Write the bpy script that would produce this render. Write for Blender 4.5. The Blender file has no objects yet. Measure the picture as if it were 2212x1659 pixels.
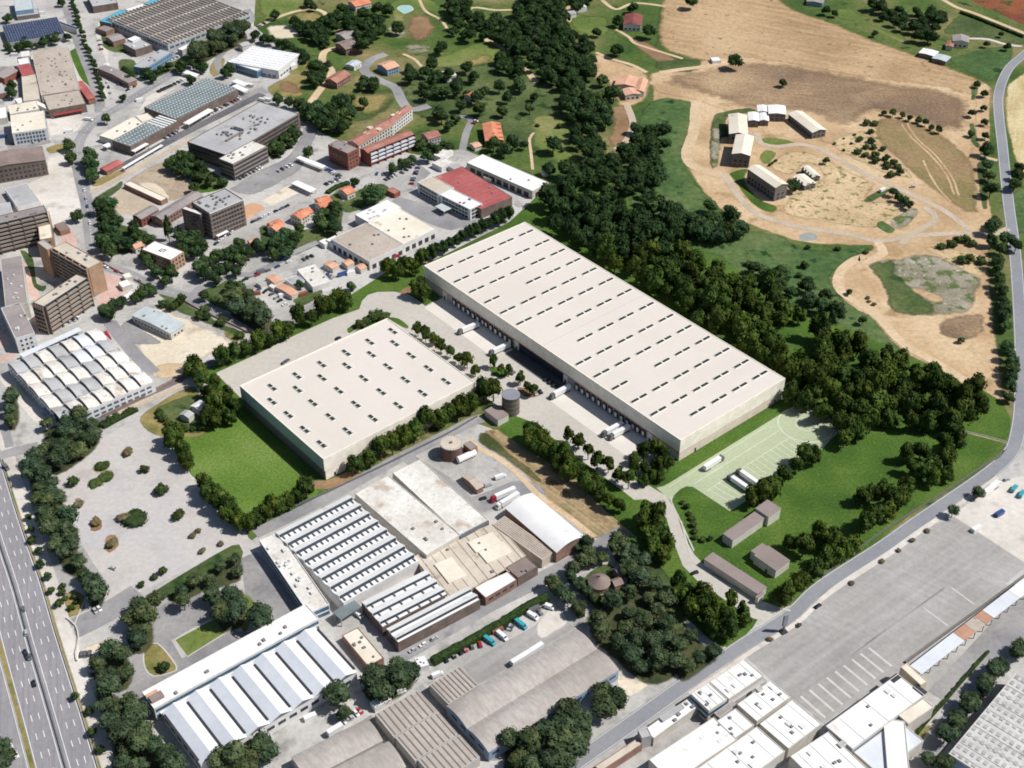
import bpy, bmesh, math, random
from mathutils import Vector, Quaternion, noise
from mathutils.geometry import delaunay_2d_cdt

# ---------------------------------------------------------------- camera, sky, sun, exposure
scene = bpy.context.scene
C = scene.collection
CAM_H, PITCH, FOC = 500.0, math.radians(37.5), 2850.0      # metres, radians, focal length for a 2212-wide picture
CX, CY = 1106.0, 829.5
cam_d = bpy.data.cameras.new('camera')
cam_d.sensor_width = 36.0
cam_d.lens = 36.0 * FOC / 2212.0
cam_d.clip_start = 1.0
cam_d.clip_end = 20000.0
cam = bpy.data.objects.new('camera', cam_d)
cam.location = (0, 0, CAM_H)
cam.rotation_euler = (math.pi / 2 - PITCH, 0, 0)
C.objects.link(cam)
scene.camera = cam

SUN_DIR = Vector((12.2, -1.2, 16.0)).normalized()           # towards the sun
SUN_EL = math.asin(SUN_DIR.z)
SUN_AZ = math.atan2(SUN_DIR.x, SUN_DIR.y)
world = bpy.data.worlds.new('World')
scene.world = world
world.use_nodes = True
wn = world.node_tree.nodes
wn.clear()
sky = wn.new('ShaderNodeTexSky')
sky.sky_type = 'NISHITA'
sky.sun_disc = False
sky.sun_elevation = SUN_EL
sky.sun_rotation = SUN_AZ
bg = wn.new('ShaderNodeBackground')
bg.inputs['Strength'].default_value = 0.07
wo = wn.new('ShaderNodeOutputWorld')
world.node_tree.links.new(sky.outputs[0], bg.inputs[0])
world.node_tree.links.new(bg.outputs[0], wo.inputs[0])
sun_d = bpy.data.lights.new('sun', 'SUN')
sun_d.energy = 4.8
sun_d.angle = math.radians(0.5)
sun_d.color = (1.0, 0.965, 0.91)
sun = bpy.data.objects.new('sun', sun_d)
sun.location = (300, 0, 600)
sun.rotation_euler = SUN_DIR.to_track_quat('Z', 'Y').to_euler()
C.objects.link(sun)
scene.view_settings.view_transform = 'Standard'
scene.view_settings.look = 'None'
scene.view_settings.exposure = 0.05
scene.view_settings.gamma = 1.0
scene.view_settings.use_curve_mapping = False

# ---------------------------------------------------------------- survey: plan coordinates read off the aerial view
FR = {'F': (0, 0, 1), 'z1': (875.6, 622.1, .16667), 'z2': (1244.2, 760.4, .16667), 'z3': (1382.5, 852.5, .2083),
      'z4': (495.4, 668.2, .16667), 'z5': (483.9, 829.5, .16667), 'zA': (0, 506.9, .125), 'zB': (368.7, 380.2, .09375),
      'zC': (288, 1313.4, .125), 'zD': (679.7, 276.5, .125)}
for _k in range(3):
    for _r in range(3):
        FR['%d%d' % (_k, _r)] = (737.33 * _k, 553.0 * _r, 1 / 3)
SP, CP = math.sin(PITCH), math.cos(PITCH)

def ground(dx, dy, z=0.0):
    u = (dx - CX) / FOC
    v = (dy - CY) / FOC
    d = Vector((u, -v * SP + CP, -v * CP - SP))
    t = (z - CAM_H) / d.z
    return (d.x * t, d.y * t)

def pts(spec, z=0.0):
    """'cell x,y x,y ...' -> list of plan positions in metres (at height z)"""
    out = []
    fr = FR['F']
    for tok in spec.split():
        if ',' in tok:
            a, b = tok.split(',')
            out.append(ground(fr[0] + float(a) * fr[2], fr[1] + float(b) * fr[2], z))
        else:
            fr = FR[tok]
    return out

# ---------------------------------------------------------------- materials
MATS = {}

def mat(name, cols, scale=0.05, detail=5, rough=0.9, coord='world', speck=(), streak=None, bump=0.0, spec=0.25,
        metal=0.0, stops=None, rnd=0.0, fine=None, dist=0.0, ncon=0.55):
    """cols: colours over fractal noise; speck: (colour, scale, threshold, softness); streak: (angle, long, short, colour, amount)"""
    m = bpy.data.materials.new(name)
    m.use_nodes = True
    nt = m.node_tree
    n = nt.nodes
    L = nt.links.new
    b = n['Principled BSDF']
    b.inputs['Roughness'].default_value = rough
    b.inputs['Metallic'].default_value = metal
    b.inputs['Specular IOR Level'].default_value = spec
    if coord == 'world':
        g = n.new('ShaderNodeNewGeometry')
        P = g.outputs['Position']
    else:
        g = n.new('ShaderNodeTexCoord')
        P = g.outputs['Object']
    oi = n.new('ShaderNodeObjectInfo')
    if coord != 'world':
        va = n.new('ShaderNodeVectorMath')
        va.operation = 'ADD'
        cmb = n.new('ShaderNodeCombineXYZ')
        mu = n.new('ShaderNodeMath')
        mu.operation = 'MULTIPLY'
        mu.inputs[1].default_value = 57.0
        L(oi.outputs['Random'], mu.inputs[0])
        L(mu.outputs[0], cmb.inputs[0])
        L(mu.outputs[0], cmb.inputs[1])
        L(P, va.inputs[0])
        L(cmb.outputs[0], va.inputs[1])
        P = va.outputs[0]

    def nz(sc, det=5, vec=None, ro=0.55, di=0.0):
        t = n.new('ShaderNodeTexNoise')
        t.inputs['Scale'].default_value = sc
        t.inputs['Detail'].default_value = det
        t.inputs['Roughness'].default_value = ro
        t.inputs['Distortion'].default_value = di
        L(vec or P, t.inputs['Vector'])
        return t.outputs[0]

    def mixc(fac, a, c, blend='MIX'):
        x = n.new('ShaderNodeMix')
        x.data_type = 'RGBA'
        x.blend_type = blend
        if isinstance(fac, (int, float)):
            x.inputs[0].default_value = fac
        else:
            L(fac, x.inputs[0])
        for i, s in ((6, a), (7, c)):
            if isinstance(s, tuple):
                x.inputs[i].default_value = (*s, 1)
            else:
                L(s, x.inputs[i])
        return x.outputs[2]

    def thr(src, t, soft, amt=1.0):
        r = n.new('ShaderNodeMapRange')
        r.inputs[1].default_value = t - soft
        r.inputs[2].default_value = t + soft
        r.inputs[4].default_value = amt
        L(src, r.inputs[0])
        return r.outputs[0]
    base = nz(scale, detail, di=dist, ro=ncon)
    if len(cols) == 1:
        col = mixc(0.0, cols[0], cols[0])
    else:
        cr = n.new('ShaderNodeValToRGB')
        e = cr.color_ramp.elements
        k = len(cols)
        st = stops or [0.36 + 0.28 * i / (k - 1) for i in range(k)]
        e[0].position, e[0].color = st[0], (*cols[0], 1)
        e[1].position, e[1].color = st[-1], (*cols[-1], 1)
        for i in range(1, k - 1):
            q = e.new(st[i])
            q.color = (*cols[i], 1)
        L(base, cr.inputs[0])
        col = cr.outputs[0]
    if streak:
        ss = streak if isinstance(streak, list) else [streak]
        for ang, lo, sh, c2, amt in ss:
            mp = n.new('ShaderNodeMapping')
            mp.inputs['Rotation'].default_value = (0, 0, -math.radians(ang))
            mp2 = n.new('ShaderNodeMapping')
            mp2.inputs['Scale'].default_value = (1 / lo, 1 / sh, 1 / sh)
            L(P, mp.inputs['Vector'])
            L(mp.outputs[0], mp2.inputs['Vector'])
            col = mixc(thr(nz(1.0, 4, mp2.outputs[0]), 0.53, 0.12, amt), col, c2)
    for c2, sc, t, so in speck:
        col = mixc(thr(nz(sc, 3), t, so), col, c2)
    if fine:
        sc, amt = fine
        f = nz(sc, 3, ro=0.7)
        mr = n.new('ShaderNodeMapRange')
        mr.inputs[1].default_value = 0.3
        mr.inputs[2].default_value = 0.7
        mr.inputs[3].default_value = 1 - amt
        mr.inputs[4].default_value = 1 + amt
        L(f, mr.inputs[0])
        hv = n.new('ShaderNodeVectorMath')
        hv.operation = 'SCALE'
        L(col, hv.inputs[0])
        L(mr.outputs[0], hv.inputs['Scale'])
        col = hv.outputs[0]
    if rnd:
        mr = n.new('ShaderNodeMapRange')
        mr.inputs[3].default_value = 1 - rnd
        mr.inputs[4].default_value = 1 + rnd
        L(oi.outputs['Random'], mr.inputs[0])
        hv = n.new('ShaderNodeVectorMath')
        hv.operation = 'SCALE'
        L(col, hv.inputs[0])
        L(mr.outputs[0], hv.inputs['Scale'])
        col = hv.outputs[0]
        fr = n.new('ShaderNodeMath')
        fr.operation = 'MULTIPLY'
        fr.inputs[1].default_value = 13.7
        L(oi.outputs['Random'], fr.inputs[0])
        fr2 = n.new('ShaderNodeMath')
        fr2.operation = 'FRACT'
        L(fr.outputs[0], fr2.inputs[0])
        tint = mixc(fr2.outputs[0], (.84, .96, 1.1), (1.2, 1.08, .9))
        col = mixc(1.0, col, tint, 'MULTIPLY')
    L(col, b.inputs['Base Color'])
    if bump:
        bp = n.new('ShaderNodeBump')
        bp.inputs['Strength'].default_value = 1.0
        bp.inputs['Distance'].default_value = bump
        L(nz(scale * 12, 4), bp.inputs['Height'])
        L(bp.outputs[0], b.inputs['Normal'])
    MATS[name] = m
    return m

def flat(name, col, rough=0.6, spec=0.4, metal=0.0, var=0.08, scale=0.25):
    lo = tuple(c * (1 - var) for c in col)
    hi = tuple(min(1, c * (1 + var)) for c in col)
    return mat(name, [lo, hi], scale, 4, rough, spec=spec, metal=metal)

# ground cover
mat('olive_grass', [(.045, .06, .018), (.075, .085, .03), (.13, .115, .05)], .03, 6, fine=(.4, .3))
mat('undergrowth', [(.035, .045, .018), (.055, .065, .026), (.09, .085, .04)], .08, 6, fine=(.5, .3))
flat('shade_asphalt', (.07, .07, .075), .85)  # near-black tone that paints the shade beside the long warehouse
mat('meadow', [(.035, .075, .014), (.075, .12, .026), (.15, .15, .055), (.27, .215, .11)], .012, 8, fine=(.25, .3), stops=[.34, .47, .58, .7],
    speck=[((.02, .045, .01), .05, .66, .05)])
mat('green_meadow', [(.04, .068, .02), (.068, .1, .03), (.112, .135, .05)], .02, 6, fine=(.3, .35), speck=[((.015, .05, .01), .06, .62, .05)])
mat('emerald_grass', [(.045, .09, .026), (.068, .122, .036), (.115, .15, .055)], .015, 7, fine=(.2, .35), speck=[((.012, .045, .012), .09, .64, .03)])
mat('light_grass', [(.09, .14, .03), (.14, .18, .045), (.22, .215, .085)], .02, 6, fine=(.3, .25))
mat('dry_grass', [(.2, .17, .06), (.28, .22, .09), (.12, .14, .035)], .03, 6, fine=(.3, .25))
mat('site_grass', [(.042, .092, .012), (.06, .12, .016), (.088, .145, .024)], .03, 6, fine=(.7, .4), speck=[((.1, .18, .03), .5, .68, .05)])
mat('small_lawn', [(.085, .155, .022), (.108, .185, .03), (.14, .21, .045)], .03, 6, fine=(.7, .4), speck=[((.15, .26, .05), .55, .68, .05)])
mat('golden_soil', [(.3, .193, .1), (.39, .26, .145), (.47, .33, .195)], .012, 8, fine=(.25, .2), streak=(-28, 60, 6, (.52, .38, .23), .5),
    speck=[((.2, .15, .07), .14, .66, .04)])
mat('ploughed_field', [(.22, .148, .088), (.31, .21, .126), (.4, .28, .168)], .011, 8, fine=(.4, .35), streak=(-12, 30, 4, (.18, .122, .078), .5), speck=[((.17, .115, .076), .009, .54, .12), ((.42, .3, .18), .013, .62, .1)])
mat('sandy_soil', [(.39, .265, .15), (.49, .345, .205), (.56, .42, .265)], .02, 7, fine=(.3, .18), speck=[((.34, .23, .12), .05, .62, .06)])
mat('stubble_field', [(.42, .33, .16), (.55, .45, .25)], .02, 6, fine=(.3, .2), streak=(70, 60, 3, (.62, .54, .33), .6))
mat('round_field', [(.22, .145, .08), (.3, .2, .11), (.2, .16, .07)], .016, 7, fine=(.35, .25), streak=(-52, 70, 5, (.19, .175, .06), .6))
mat('spotted_soil', [(.45, .33, .185), (.58, .44, .27)], .03, 6, fine=(.4, .2), speck=[((.16, .16, .06), .16, .6, .05), ((.25, .19, .1), .3, .63, .04)])
mat('rubble_ground', [(.2, .18, .125), (.33, .295, .235)], .04, 6, fine=(.6, .3), speck=[((.09, .12, .04), .12, .55, .06), ((.5, .47, .4), .2, .66, .04)])
mat('red_soil', [(.16, .05, .025), (.24, .08, .035)], .02, 6, fine=(.3, .25), speck=[((.03, .07, .015), .07, .6, .05)])
mat('brown_soil', [(.2, .12, .065), (.29, .185, .105)], .04, 6, fine=(.4, .2))
mat('strip_field', [(.2, .145, .075), (.31, .225, .125), (.15, .135, .055)], .04, 6, fine=(.4, .25), streak=(-49, 80, 1.6, (.42, .33, .2), .6))
mat('red_strip', [(.2, .11, .06), (.28, .17, .09)], .04, 6, fine=(.4, .25))
mat('tan_soil', [(.3, .235, .165), (.38, .3, .22), (.43, .36, .275)], .04, 6, fine=(.4, .2), speck=[((.24, .19, .14), .1, .63, .06)])
mat('dark_plough', [(.12, .078, .048), (.175, .115, .07)], .03, 7, fine=(.5, .35))
mat('scraped_lot', [(.36, .35, .335), (.43, .42, .4)], .03, 6, fine=(.4, .1), streak=[(-37, 16, 1.5, (.56, .55, .53), .8), (-37, 22, 2, (.3, .29, .28), .4)])
mat('track', [(.5, .37, .235), (.6, .46, .31)], .05, 5, fine=(.4, .15))
mat('grey_track', [(.42, .345, .26), (.5, .42, .33)], .05, 5, fine=(.4, .12))
mat('urban_paving', [(.34, .33, .315), (.43, .415, .395), (.51, .495, .47)], .02, 6, fine=(.35, .13), speck=[((.26, .25, .24), .07, .62, .08)])
mat('pale_concrete', [(.5, .46, .41), (.58, .54, .49), (.64, .6, .55)], .02, 6, fine=(.3, .1), speck=[((.42, .39, .36), .06, .62, .08)])
mat('dark_paving', [(.2, .195, .2), (.27, .26, .26), (.32, .31, .305)], .03, 6, fine=(.35, .14))
mat('asphalt', [(.22, .216, .226), (.27, .265, .27), (.32, .31, .31)], .03, 6, fine=(.35, .1), speck=[((.2, .2, .21), .08, .64, .06)])
mat('highway_asphalt', [(.25, .24, .255), (.295, .283, .298)], .03, 6, fine=(.4, .08), streak=(106, 90, 1.3, (.2, .195, .21), .6))
mat('road_asphalt', [(.22, .225, .25), (.26, .265, .285)], .03, 6, fine=(.4, .08))
mat('track_bed', [(.1, .1, .11), (.16, .155, .16)], .05, 6, fine=(.4, .15))
mat('lot_gravel', [(.42, .395, .38), (.49, .46, .435), (.45, .435, .445)], .014, 7, fine=(.35, .09), speck=[((.4, .37, .35), .04, .63, .08)])
mat('yard_paving', [(.45, .42, .375), (.50, .47, .42)], .02, 6, fine=(.35, .08), streak=(-30, 40, 3, (.44, .42, .385), .35))
mat('apron_concrete', [(.6, .565, .515), (.66, .62, .57)], .03, 5, fine=(.4, .04))
mat('grass_paving', [(.36, .41, .26), (.4, .445, .3)], .03, 6, fine=(.6, .12))
mat('worn_lot', [(.27, .262, .25), (.33, .317, .303), (.39, .38, .366)], .02, 7, fine=(.35, .1), streak=[(-37, 24, 2.2, (.27, .26, .25), .5), (38, 70, 4, (.47, .46, .45), .3)])
mat('sand', [(.58, .5, .38), (.7, .63, .52)], .03, 6, fine=(.4, .12), speck=[((.45, .38, .28), .06, .63, .06)])
mat('clay_court', [(.5, .29, .17), (.58, .35, .22)], .04, 5, fine=(.3, .08))
mat('pink_paving', [(.48, .33, .28), (.58, .42, .37)], .05, 5, fine=(.4, .12))
flat('water', (.32, .55, .55), .15, .5)
flat('pond_water', (.3, .32, .3), .3, .4)
flat('line_paint', (.72, .72, .7), .7)
flat('pale_line', (.6, .62, .5), .8)
flat('kerb', (.5, .48, .44), .8)
# roofs and walls
mat('new_roof', [(.61, .56, .505), (.64, .59, .535)], .02, 4, .75, fine=(.2, .015))
mat('shed_grey_roof', [(.47, .46, .44), (.56, .55, .53)], .06, 6, .85, fine=(.4, .1), speck=[((.36, .35, .33), .15, .63, .05)])
flat('roof_joint', (.5, .46, .42), .8)
flat('new_wall', (.86, .8, .7), .6)
flat('plinth_wall', (.70, .59, .5), .7)
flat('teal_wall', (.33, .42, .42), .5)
flat('grey_wall', (.42, .415, .41), .7)
flat('dark_plinth', (.16, .145, .14), .7)
flat('orange_trim', (.55, .17, .06), .5)
flat('skylight_glass', (.035, .042, .032), .3, .5)
flat('skylight_frame', (.8, .79, .75), .6)
mat('white_roof', [(.72, .71, .7), (.8, .79, .78)], .04, 5, .7, fine=(.3, .04), speck=[((.6, .58, .55), .12, .68, .04)])
mat('stained_roof', [(.58, .55, .5), (.72, .7, .66)], .05, 6, .8, fine=(.4, .1), speck=[((.44, .37, .3), .09, .64, .06), ((.4, .36, .33), .5, .66, .05)])
mat('blue_white_roof', [(.58, .61, .66), (.65, .68, .72)], .05, 5, .6, fine=(.3, .05))
mat('cream_roof', [(.66, .6, .49), (.74, .69, .59)], .05, 5, .8, fine=(.3, .06), speck=[((.5, .44, .34), .1, .66, .05)])
mat('beige_roof', [(.49, .43, .355), (.58, .515, .43)], .05, 6, .85, fine=(.3, .08), speck=[((.34, .28, .21), .09, .64, .05)])
mat('tan_roof', [(.39, .33, .28), (.47, .41, .35)], .05, 6, .85, fine=(.4, .1), speck=[((.16, .14, .12), .14, .68, .03)])
mat('grey_roof', [(.36, .36, .37), (.43, .43, .435)], .05, 6, .85, fine=(.3, .07), speck=[((.28, .28, .28), .07, .64, .06)])
mat('warm_grey_roof', [(.34, .305, .28), (.41, .375, .345), (.46, .425, .4)], .03, 7, .85, fine=(.4, .09), streak=(-52, 12, 1.2, (.29, .26, .24), .55))
mat('ribbed_roof', [(.36, .315, .28), (.43, .385, .345)], .05, 6, .85, fine=(.4, .09))
flat('rib_dark', (.22, .2, .185), .85)
mat('mauve_roof', [(.235, .19, .175), (.28, .23, .215)], .05, 5, .85, fine=(.3, .06))
mat('brown_roof', [(.2, .155, .14), (.27, .21, .19)], .06, 6, .85, fine=(.4, .12))
mat('grey_brown_roof', [(.25, .22, .215), (.32, .285, .275)], .06, 6, .85, fine=(.4, .1))
mat('red_roof', [(.33, .085, .085), (.40, .12, .115)], .05, 5, .8, fine=(.3, .08), speck=[((.46, .2, .18), .1, .66, .05)])
mat('tile_roof', [(.52, .18, .10), (.63, .27, .16)], .1, 5, .85, fine=(.6, .15))
mat('pink_tile_roof', [(.55, .3, .2), (.64, .38, .27)], .1, 5, .85, fine=(.6, .12))
mat('dull_tile_roof', [(.3, .13, .10), (.39, .19, .15)], .1, 5, .85, fine=(.6, .15))
mat('dark_red_roof', [(.17, .05, .045), (.24, .08, .07)], .1, 5, .85, fine=(.6, .12))
flat('blue_roof', (.09, .38, .52), .5)
mat('saw_roof', [(.42, .365, .31), (.52, .465, .41)], .06, 6, .85, fine=(.5, .12))
flat('panel_blue', (.035, .05, .11), .25, .5)
mat('grid_roof', [(.15, .18, .19), (.2, .235, .245)], .06, 5, .7, fine=(.4, .08))
flat('grid_light', (.46, .51, .52), .6)
flat('white_wall', (.66, .65, .64), .7)
flat('pale_wall', (.55, .52, .47), .75)
flat('cream_wall', (.6, .5, .36), .75)
flat('blue_wall', (.2, .3, .42), .6)
mat('brick', [(.22, .13, .1), (.3, .18, .14)], .2, 5, .85, fine=(1.2, .15))
mat('dark_brick', [(.13, .1, .085), (.19, .145, .125)], .2, 5, .85, fine=(1.2, .12))
mat('red_brick', [(.21, .07, .05), (.27, .1, .07)], .2, 5, .85, fine=(1.2, .12))
mat('ochre_brick', [(.34, .22, .14), (.42, .28, .19)], .2, 5, .85, fine=(1.2, .12))
flat('concrete_wall', (.42, .4, .37), .85)
flat('band_wall', (.3, .25, .21), .8)
flat('glass', (.03, .042, .06), .12, .6)
flat('blue_glass', (.06, .13, .2), .12, .6)
flat('dark_door', (.04, .04, .05), .5)
flat('gutter', (.14, .15, .17), .7)
flat('vent_grey', (.2, .2, .2), .6)
flat('vent_white', (.65, .65, .64), .6)
mat('tank_steel', [(.1, .088, .07), (.16, .14, .112)], .15, 4, .5)
mat('silo_brick', [(.13, .07, .06), (.18, .1, .085)], .3, 4, .85)
flat('lot_line', (.52, .51, .48), .8)
mat('muted_tile', [(.4, .22, .15), (.47, .27, .19)], .1, 5, .85, fine=(.6, .12))
flat('rust', (.25, .1, .06), .8)
flat('tank_top', (.23, .23, .27), .6)
flat('awning_teal', (.06, .34, .37), .6)
flat('awning_red', (.35, .05, .05), .6)
# vehicles
for nm, c in (('white', (.75, .75, .75)), ('silver', (.42, .43, .45)), ('black', (.02, .02, .025)), ('grey', (.13, .135, .14)),
              ('red', (.35, .02, .03)), ('blue', (.03, .07, .22)), ('teal', (.04, .32, .38))):
    flat('paint_' + nm, c, .3, .5, var=.02)
flat('tyre', (.02, .02, .02), .9)
flat('steel', (.35, .35, .36), .5)
# plants (object space, varied from one plant to the next)
mat('pine_leaves', [(.023, .041, .019), (.047, .07, .033), (.084, .108, .053)], 1.6, 4, .85, 'obj', rnd=.22, spec=.1)
mat('broad_leaves', [(.018, .036, .005), (.04, .066, .011), (.075, .104, .021)], 1.5, 4, .85, 'obj', rnd=.35, spec=.1)
mat('oak_leaves', [(.015, .033, .011), (.033, .062, .021), (.064, .098, .036)], 1.5, 4, .85, 'obj', rnd=.3, spec=.1)
mat('shrub_leaves', [(.025, .045, .012), (.06, .085, .025)], 1.8, 4, .85, 'obj', rnd=.3, spec=.1)
mat('dry_leaves', [(.1, .085, .04), (.16, .13, .07)], 1.8, 4, .85, 'obj', rnd=.2, spec=.1)
mat('hedge_leaves', [(.013, .03, .008), (.035, .06, .016)], .5, 5, .85, 'world', fine=(1, .3), spec=.1)
flat('bark', (.1, .07, .05), .9)

# ---------------------------------------------------------------- mesh helpers
class MB:
    def __init__(self):
        self.v, self.f = [], []

    def quad(self, *p):
        k = len(self.v)
        self.v += [tuple(q) for q in p]
        self.f.append(tuple(range(k, k + len(p))))
        return self

    def box(self, x0, x1, y0, y1, z0, z1):
        k = len(self.v)
        self.v += [(x0, y0, z0), (x1, y0, z0), (x1, y1, z0), (x0, y1, z0), (x0, y0, z1), (x1, y0, z1), (x1, y1, z1), (x0, y1, z1)]
        for a in ((0, 3, 2, 1), (4, 5, 6, 7), (0, 1, 5, 4), (1, 2, 6, 5), (2, 3, 7, 6), (3, 0, 4, 7)):
            self.f.append(tuple(k + i for i in a))
        return self

    def prism(self, prof, a0, a1, axis):
        """profile of (s,z) points extruded along axis 'x' or 'y' from a0 to a1"""
        k = len(self.v)
        n = len(prof)
        for a in (a0, a1):
            for s, z in prof:
                self.v.append((a, s, z) if axis == 'x' else (s, a, z))
        self.f.append(tuple(range(k, k + n)))
        self.f.append(tuple(range(k + 2 * n - 1, k + n - 1, -1)))
        for i in range(n):
            j = (i + 1) % n
            self.f.append((k + i, k + n + i, k + n + j, k + j))
        return self

    def cyl(self, cx, cy, z0, z1, r0, r1=None, n=24):
        r1 = r0 if r1 is None else r1
        k = len(self.v)
        for z, r in ((z0, r0), (z1, r1)):
            for i in range(n):
                a = 2 * math.pi * i / n
                self.v.append((cx + r * math.cos(a), cy + r * math.sin(a), z))
        self.f.append(tuple(range(k + n - 1, k - 1, -1)))
        self.f.append(tuple(range(k + n, k + 2 * n)))
        for i in range(n):
            j = (i + 1) % n
            self.f.append((k + i, k + j, k + n + j, k + n + i))
        return self

    def mesh(self, name, m, fix=True, smooth=False):
        me = bpy.data.meshes.new(name)
        me.from_pydata(self.v, [], self.f)
        me.materials.append(MATS[m])
        if fix:
            bm = bmesh.new()
            bm.from_mesh(me)
            bmesh.ops.recalc_face_normals(bm, faces=bm.faces)
            bm.to_mesh(me)
            bm.free()
        if smooth:
            for p in me.polygons:
                p.use_smooth = True
        return me

    def build(self, name, m, parent=None, loc=(0, 0, 0), rz=0.0, smooth=False):
        return link(name, self.mesh(name, m, smooth=smooth), parent, loc, rz)

def link(name, me, parent=None, loc=(0, 0, 0), rz=0.0):
    o = bpy.data.objects.new(name, me)
    C.objects.link(o)
    o.location = loc
    o.rotation_euler = (0, 0, rz)
    o.parent = parent
    return o

def tag(o, label=None, cat=None, group=None, kind=None):
    for k, v in (('label', label), ('category', cat), ('group', group), ('kind', kind)):
        if v:
            o[k] = v
    return o

def thing(name, label, cat, loc=(0, 0, 0), rz=0.0, group=None):
    return tag(link(name, None, None, loc, rz), label, cat, group)

ORD = ['first', 'second', 'third', 'fourth', 'fifth', 'sixth', 'seventh', 'eighth', 'ninth', 'tenth', 'eleventh', 'twelfth', 'thirteenth',
       'fourteenth', 'fifteenth', 'sixteenth', 'seventeenth', 'eighteenth', 'nineteenth', 'twentieth', 'twenty-first', 'twenty-second',
       'twenty-third', 'twenty-fourth', 'twenty-fifth', 'twenty-sixth', 'twenty-seventh', 'twenty-eighth', 'twenty-ninth', 'thirtieth']

# ---------------------------------------------------------------- ground sheets
PATCHES = []

def level(bb):
    lv = 1
    for b, l in PATCHES:
        if b[0] < bb[2] and bb[0] < b[2] and b[1] < bb[3] and bb[1] < b[3]:
            lv = max(lv, l + 1)
    PATCHES.append((bb, lv))
    return lv * 0.004

def catmull(P, closed, step):
    n = len(P)
    out = []
    rng = range(n if closed else n - 1)
    for i in rng:
        if closed:
            a, b, c, d = P[(i - 1) % n], P[i], P[(i + 1) % n], P[(i + 2) % n]
        else:
            a, b, c, d = P[max(i - 1, 0)], P[i], P[i + 1], P[min(i + 2, n - 1)]
        k = max(2, int(math.dist(b, c) / step))
        for j in range(k):
            t = j / k
            out.append(tuple(0.5 * (2 * b[q] + (c[q] - a[q]) * t + (2 * a[q] - 5 * b[q] + 4 * c[q] - d[q]) * t * t
                                    + (3 * b[q] - a[q] - 3 * c[q] + d[q]) * t ** 3) for q in (0, 1)))
    if not closed:
        out.append(tuple(P[-1]))
    return out

def jitter(P, amp, sc=0.12):
    out = []
    for x, y in P:
        v = noise.noise_vector(Vector((x * sc, y * sc, 3.3))) + 0.5 * noise.noise_vector(Vector((x * sc * 3, y * sc * 3, 7.7)))
        out.append((x + amp * v.x, y + amp * v.y))
    return out

def soft(m):
    """the same ground cover, thinning out raggedly over its rim"""
    nm = m + '_soft'
    if nm not in MATS:
        k = MATS[m].copy()
        k.name = nm
        nt = k.node_tree
        n, L = nt.nodes, nt.links.new
        at = n.new('ShaderNodeAttribute')
        at.attribute_name = 'rim'
        g = n.new('ShaderNodeNewGeometry')
        t = n.new('ShaderNodeTexNoise')
        t.inputs['Scale'].default_value = .16
        t.inputs['Detail'].default_value = 6
        t.inputs['Roughness'].default_value = .7
        L(g.outputs['Position'], t.inputs['Vector'])
        ad = n.new('ShaderNodeMath')
        ad.operation = 'MULTIPLY_ADD'
        ad.inputs[1].default_value = 1.0
        L(at.outputs['Fac'], ad.inputs[0])
        L(t.outputs[0], ad.inputs[2])
        r = n.new('ShaderNodeMapRange')
        r.inputs[1].default_value = .62
        r.inputs[2].default_value = 1.15
        L(ad.outputs[0], r.inputs[0])
        tr = n.new('ShaderNodeBsdfTransparent')
        mx = n.new('ShaderNodeMixShader')
        L(r.outputs[0], mx.inputs[0])
        L(tr.outputs[0], mx.inputs[1])
        L(n['Principled BSDF'].outputs[0], mx.inputs[2])
        L(mx.outputs[0], n['Material Output'].inputs[0])
        MATS[nm] = k
    return MATS[nm]

def patch(name, m, spec, smooth=True, jit=0.0, kind='structure', label=None, rim=None):
    P = pts(spec) if isinstance(spec, str) else spec
    rim = jit * 3.2 if rim is None else rim
    if smooth:
        P = catmull(P, True, 3.5 if jit else 6.0)
        if jit:
            P = jitter(P, jit)
    xs = [p[0] for p in P]
    ys = [p[1] for p in P]
    z = level((min(xs), min(ys), max(xs), max(ys)))
    n = len(P)
    V = [Vector(p) for p in P]
    extra = []
    if rim:
        sg = 1 if sum(P[i][0] * P[(i + 1) % n][1] - P[(i + 1) % n][0] * P[i][1] for i in range(n)) > 0 else -1
        def dist(q):
            return min((q - v).length for v in V)
        for i in range(n):
            d = (V[(i + 1) % n] - V[i - 1]).normalized()
            q = V[i] + Vector((-d.y, d.x)) * sg * rim
            if dist(q) > rim * .75:
                extra.append(q)
    vs, _, fs, _, _, _ = delaunay_2d_cdt(V + extra, [], [list(range(n))], 1, 1e-4)
    me = bpy.data.meshes.new(name)
    me.from_pydata([(v.x, v.y, z) for v in vs], [], [tuple(f) for f in fs])
    if rim:
        at = me.attributes.new('rim', 'FLOAT', 'POINT')
        at.data.foreach_set('value', [min(1.0, min((v - w).length for w in V) / rim) for v in vs])
        me.materials.append(soft(m))
    else:
        me.materials.append(MATS[m])
    return tag(link(name, me), label, None, None, kind)

def ribbon_pts(P, w):
    out = []
    for i, p in enumerate(P):
        a = P[max(i - 1, 0)]
        b = P[min(i + 1, len(P) - 1)]
        d = Vector((b[0] - a[0], b[1] - a[1])).normalized()
        out.append(((p[0] - d.y * w / 2, p[1] + d.x * w / 2), (p[0] + d.y * w / 2, p[1] - d.x * w / 2)))
    return out

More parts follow.
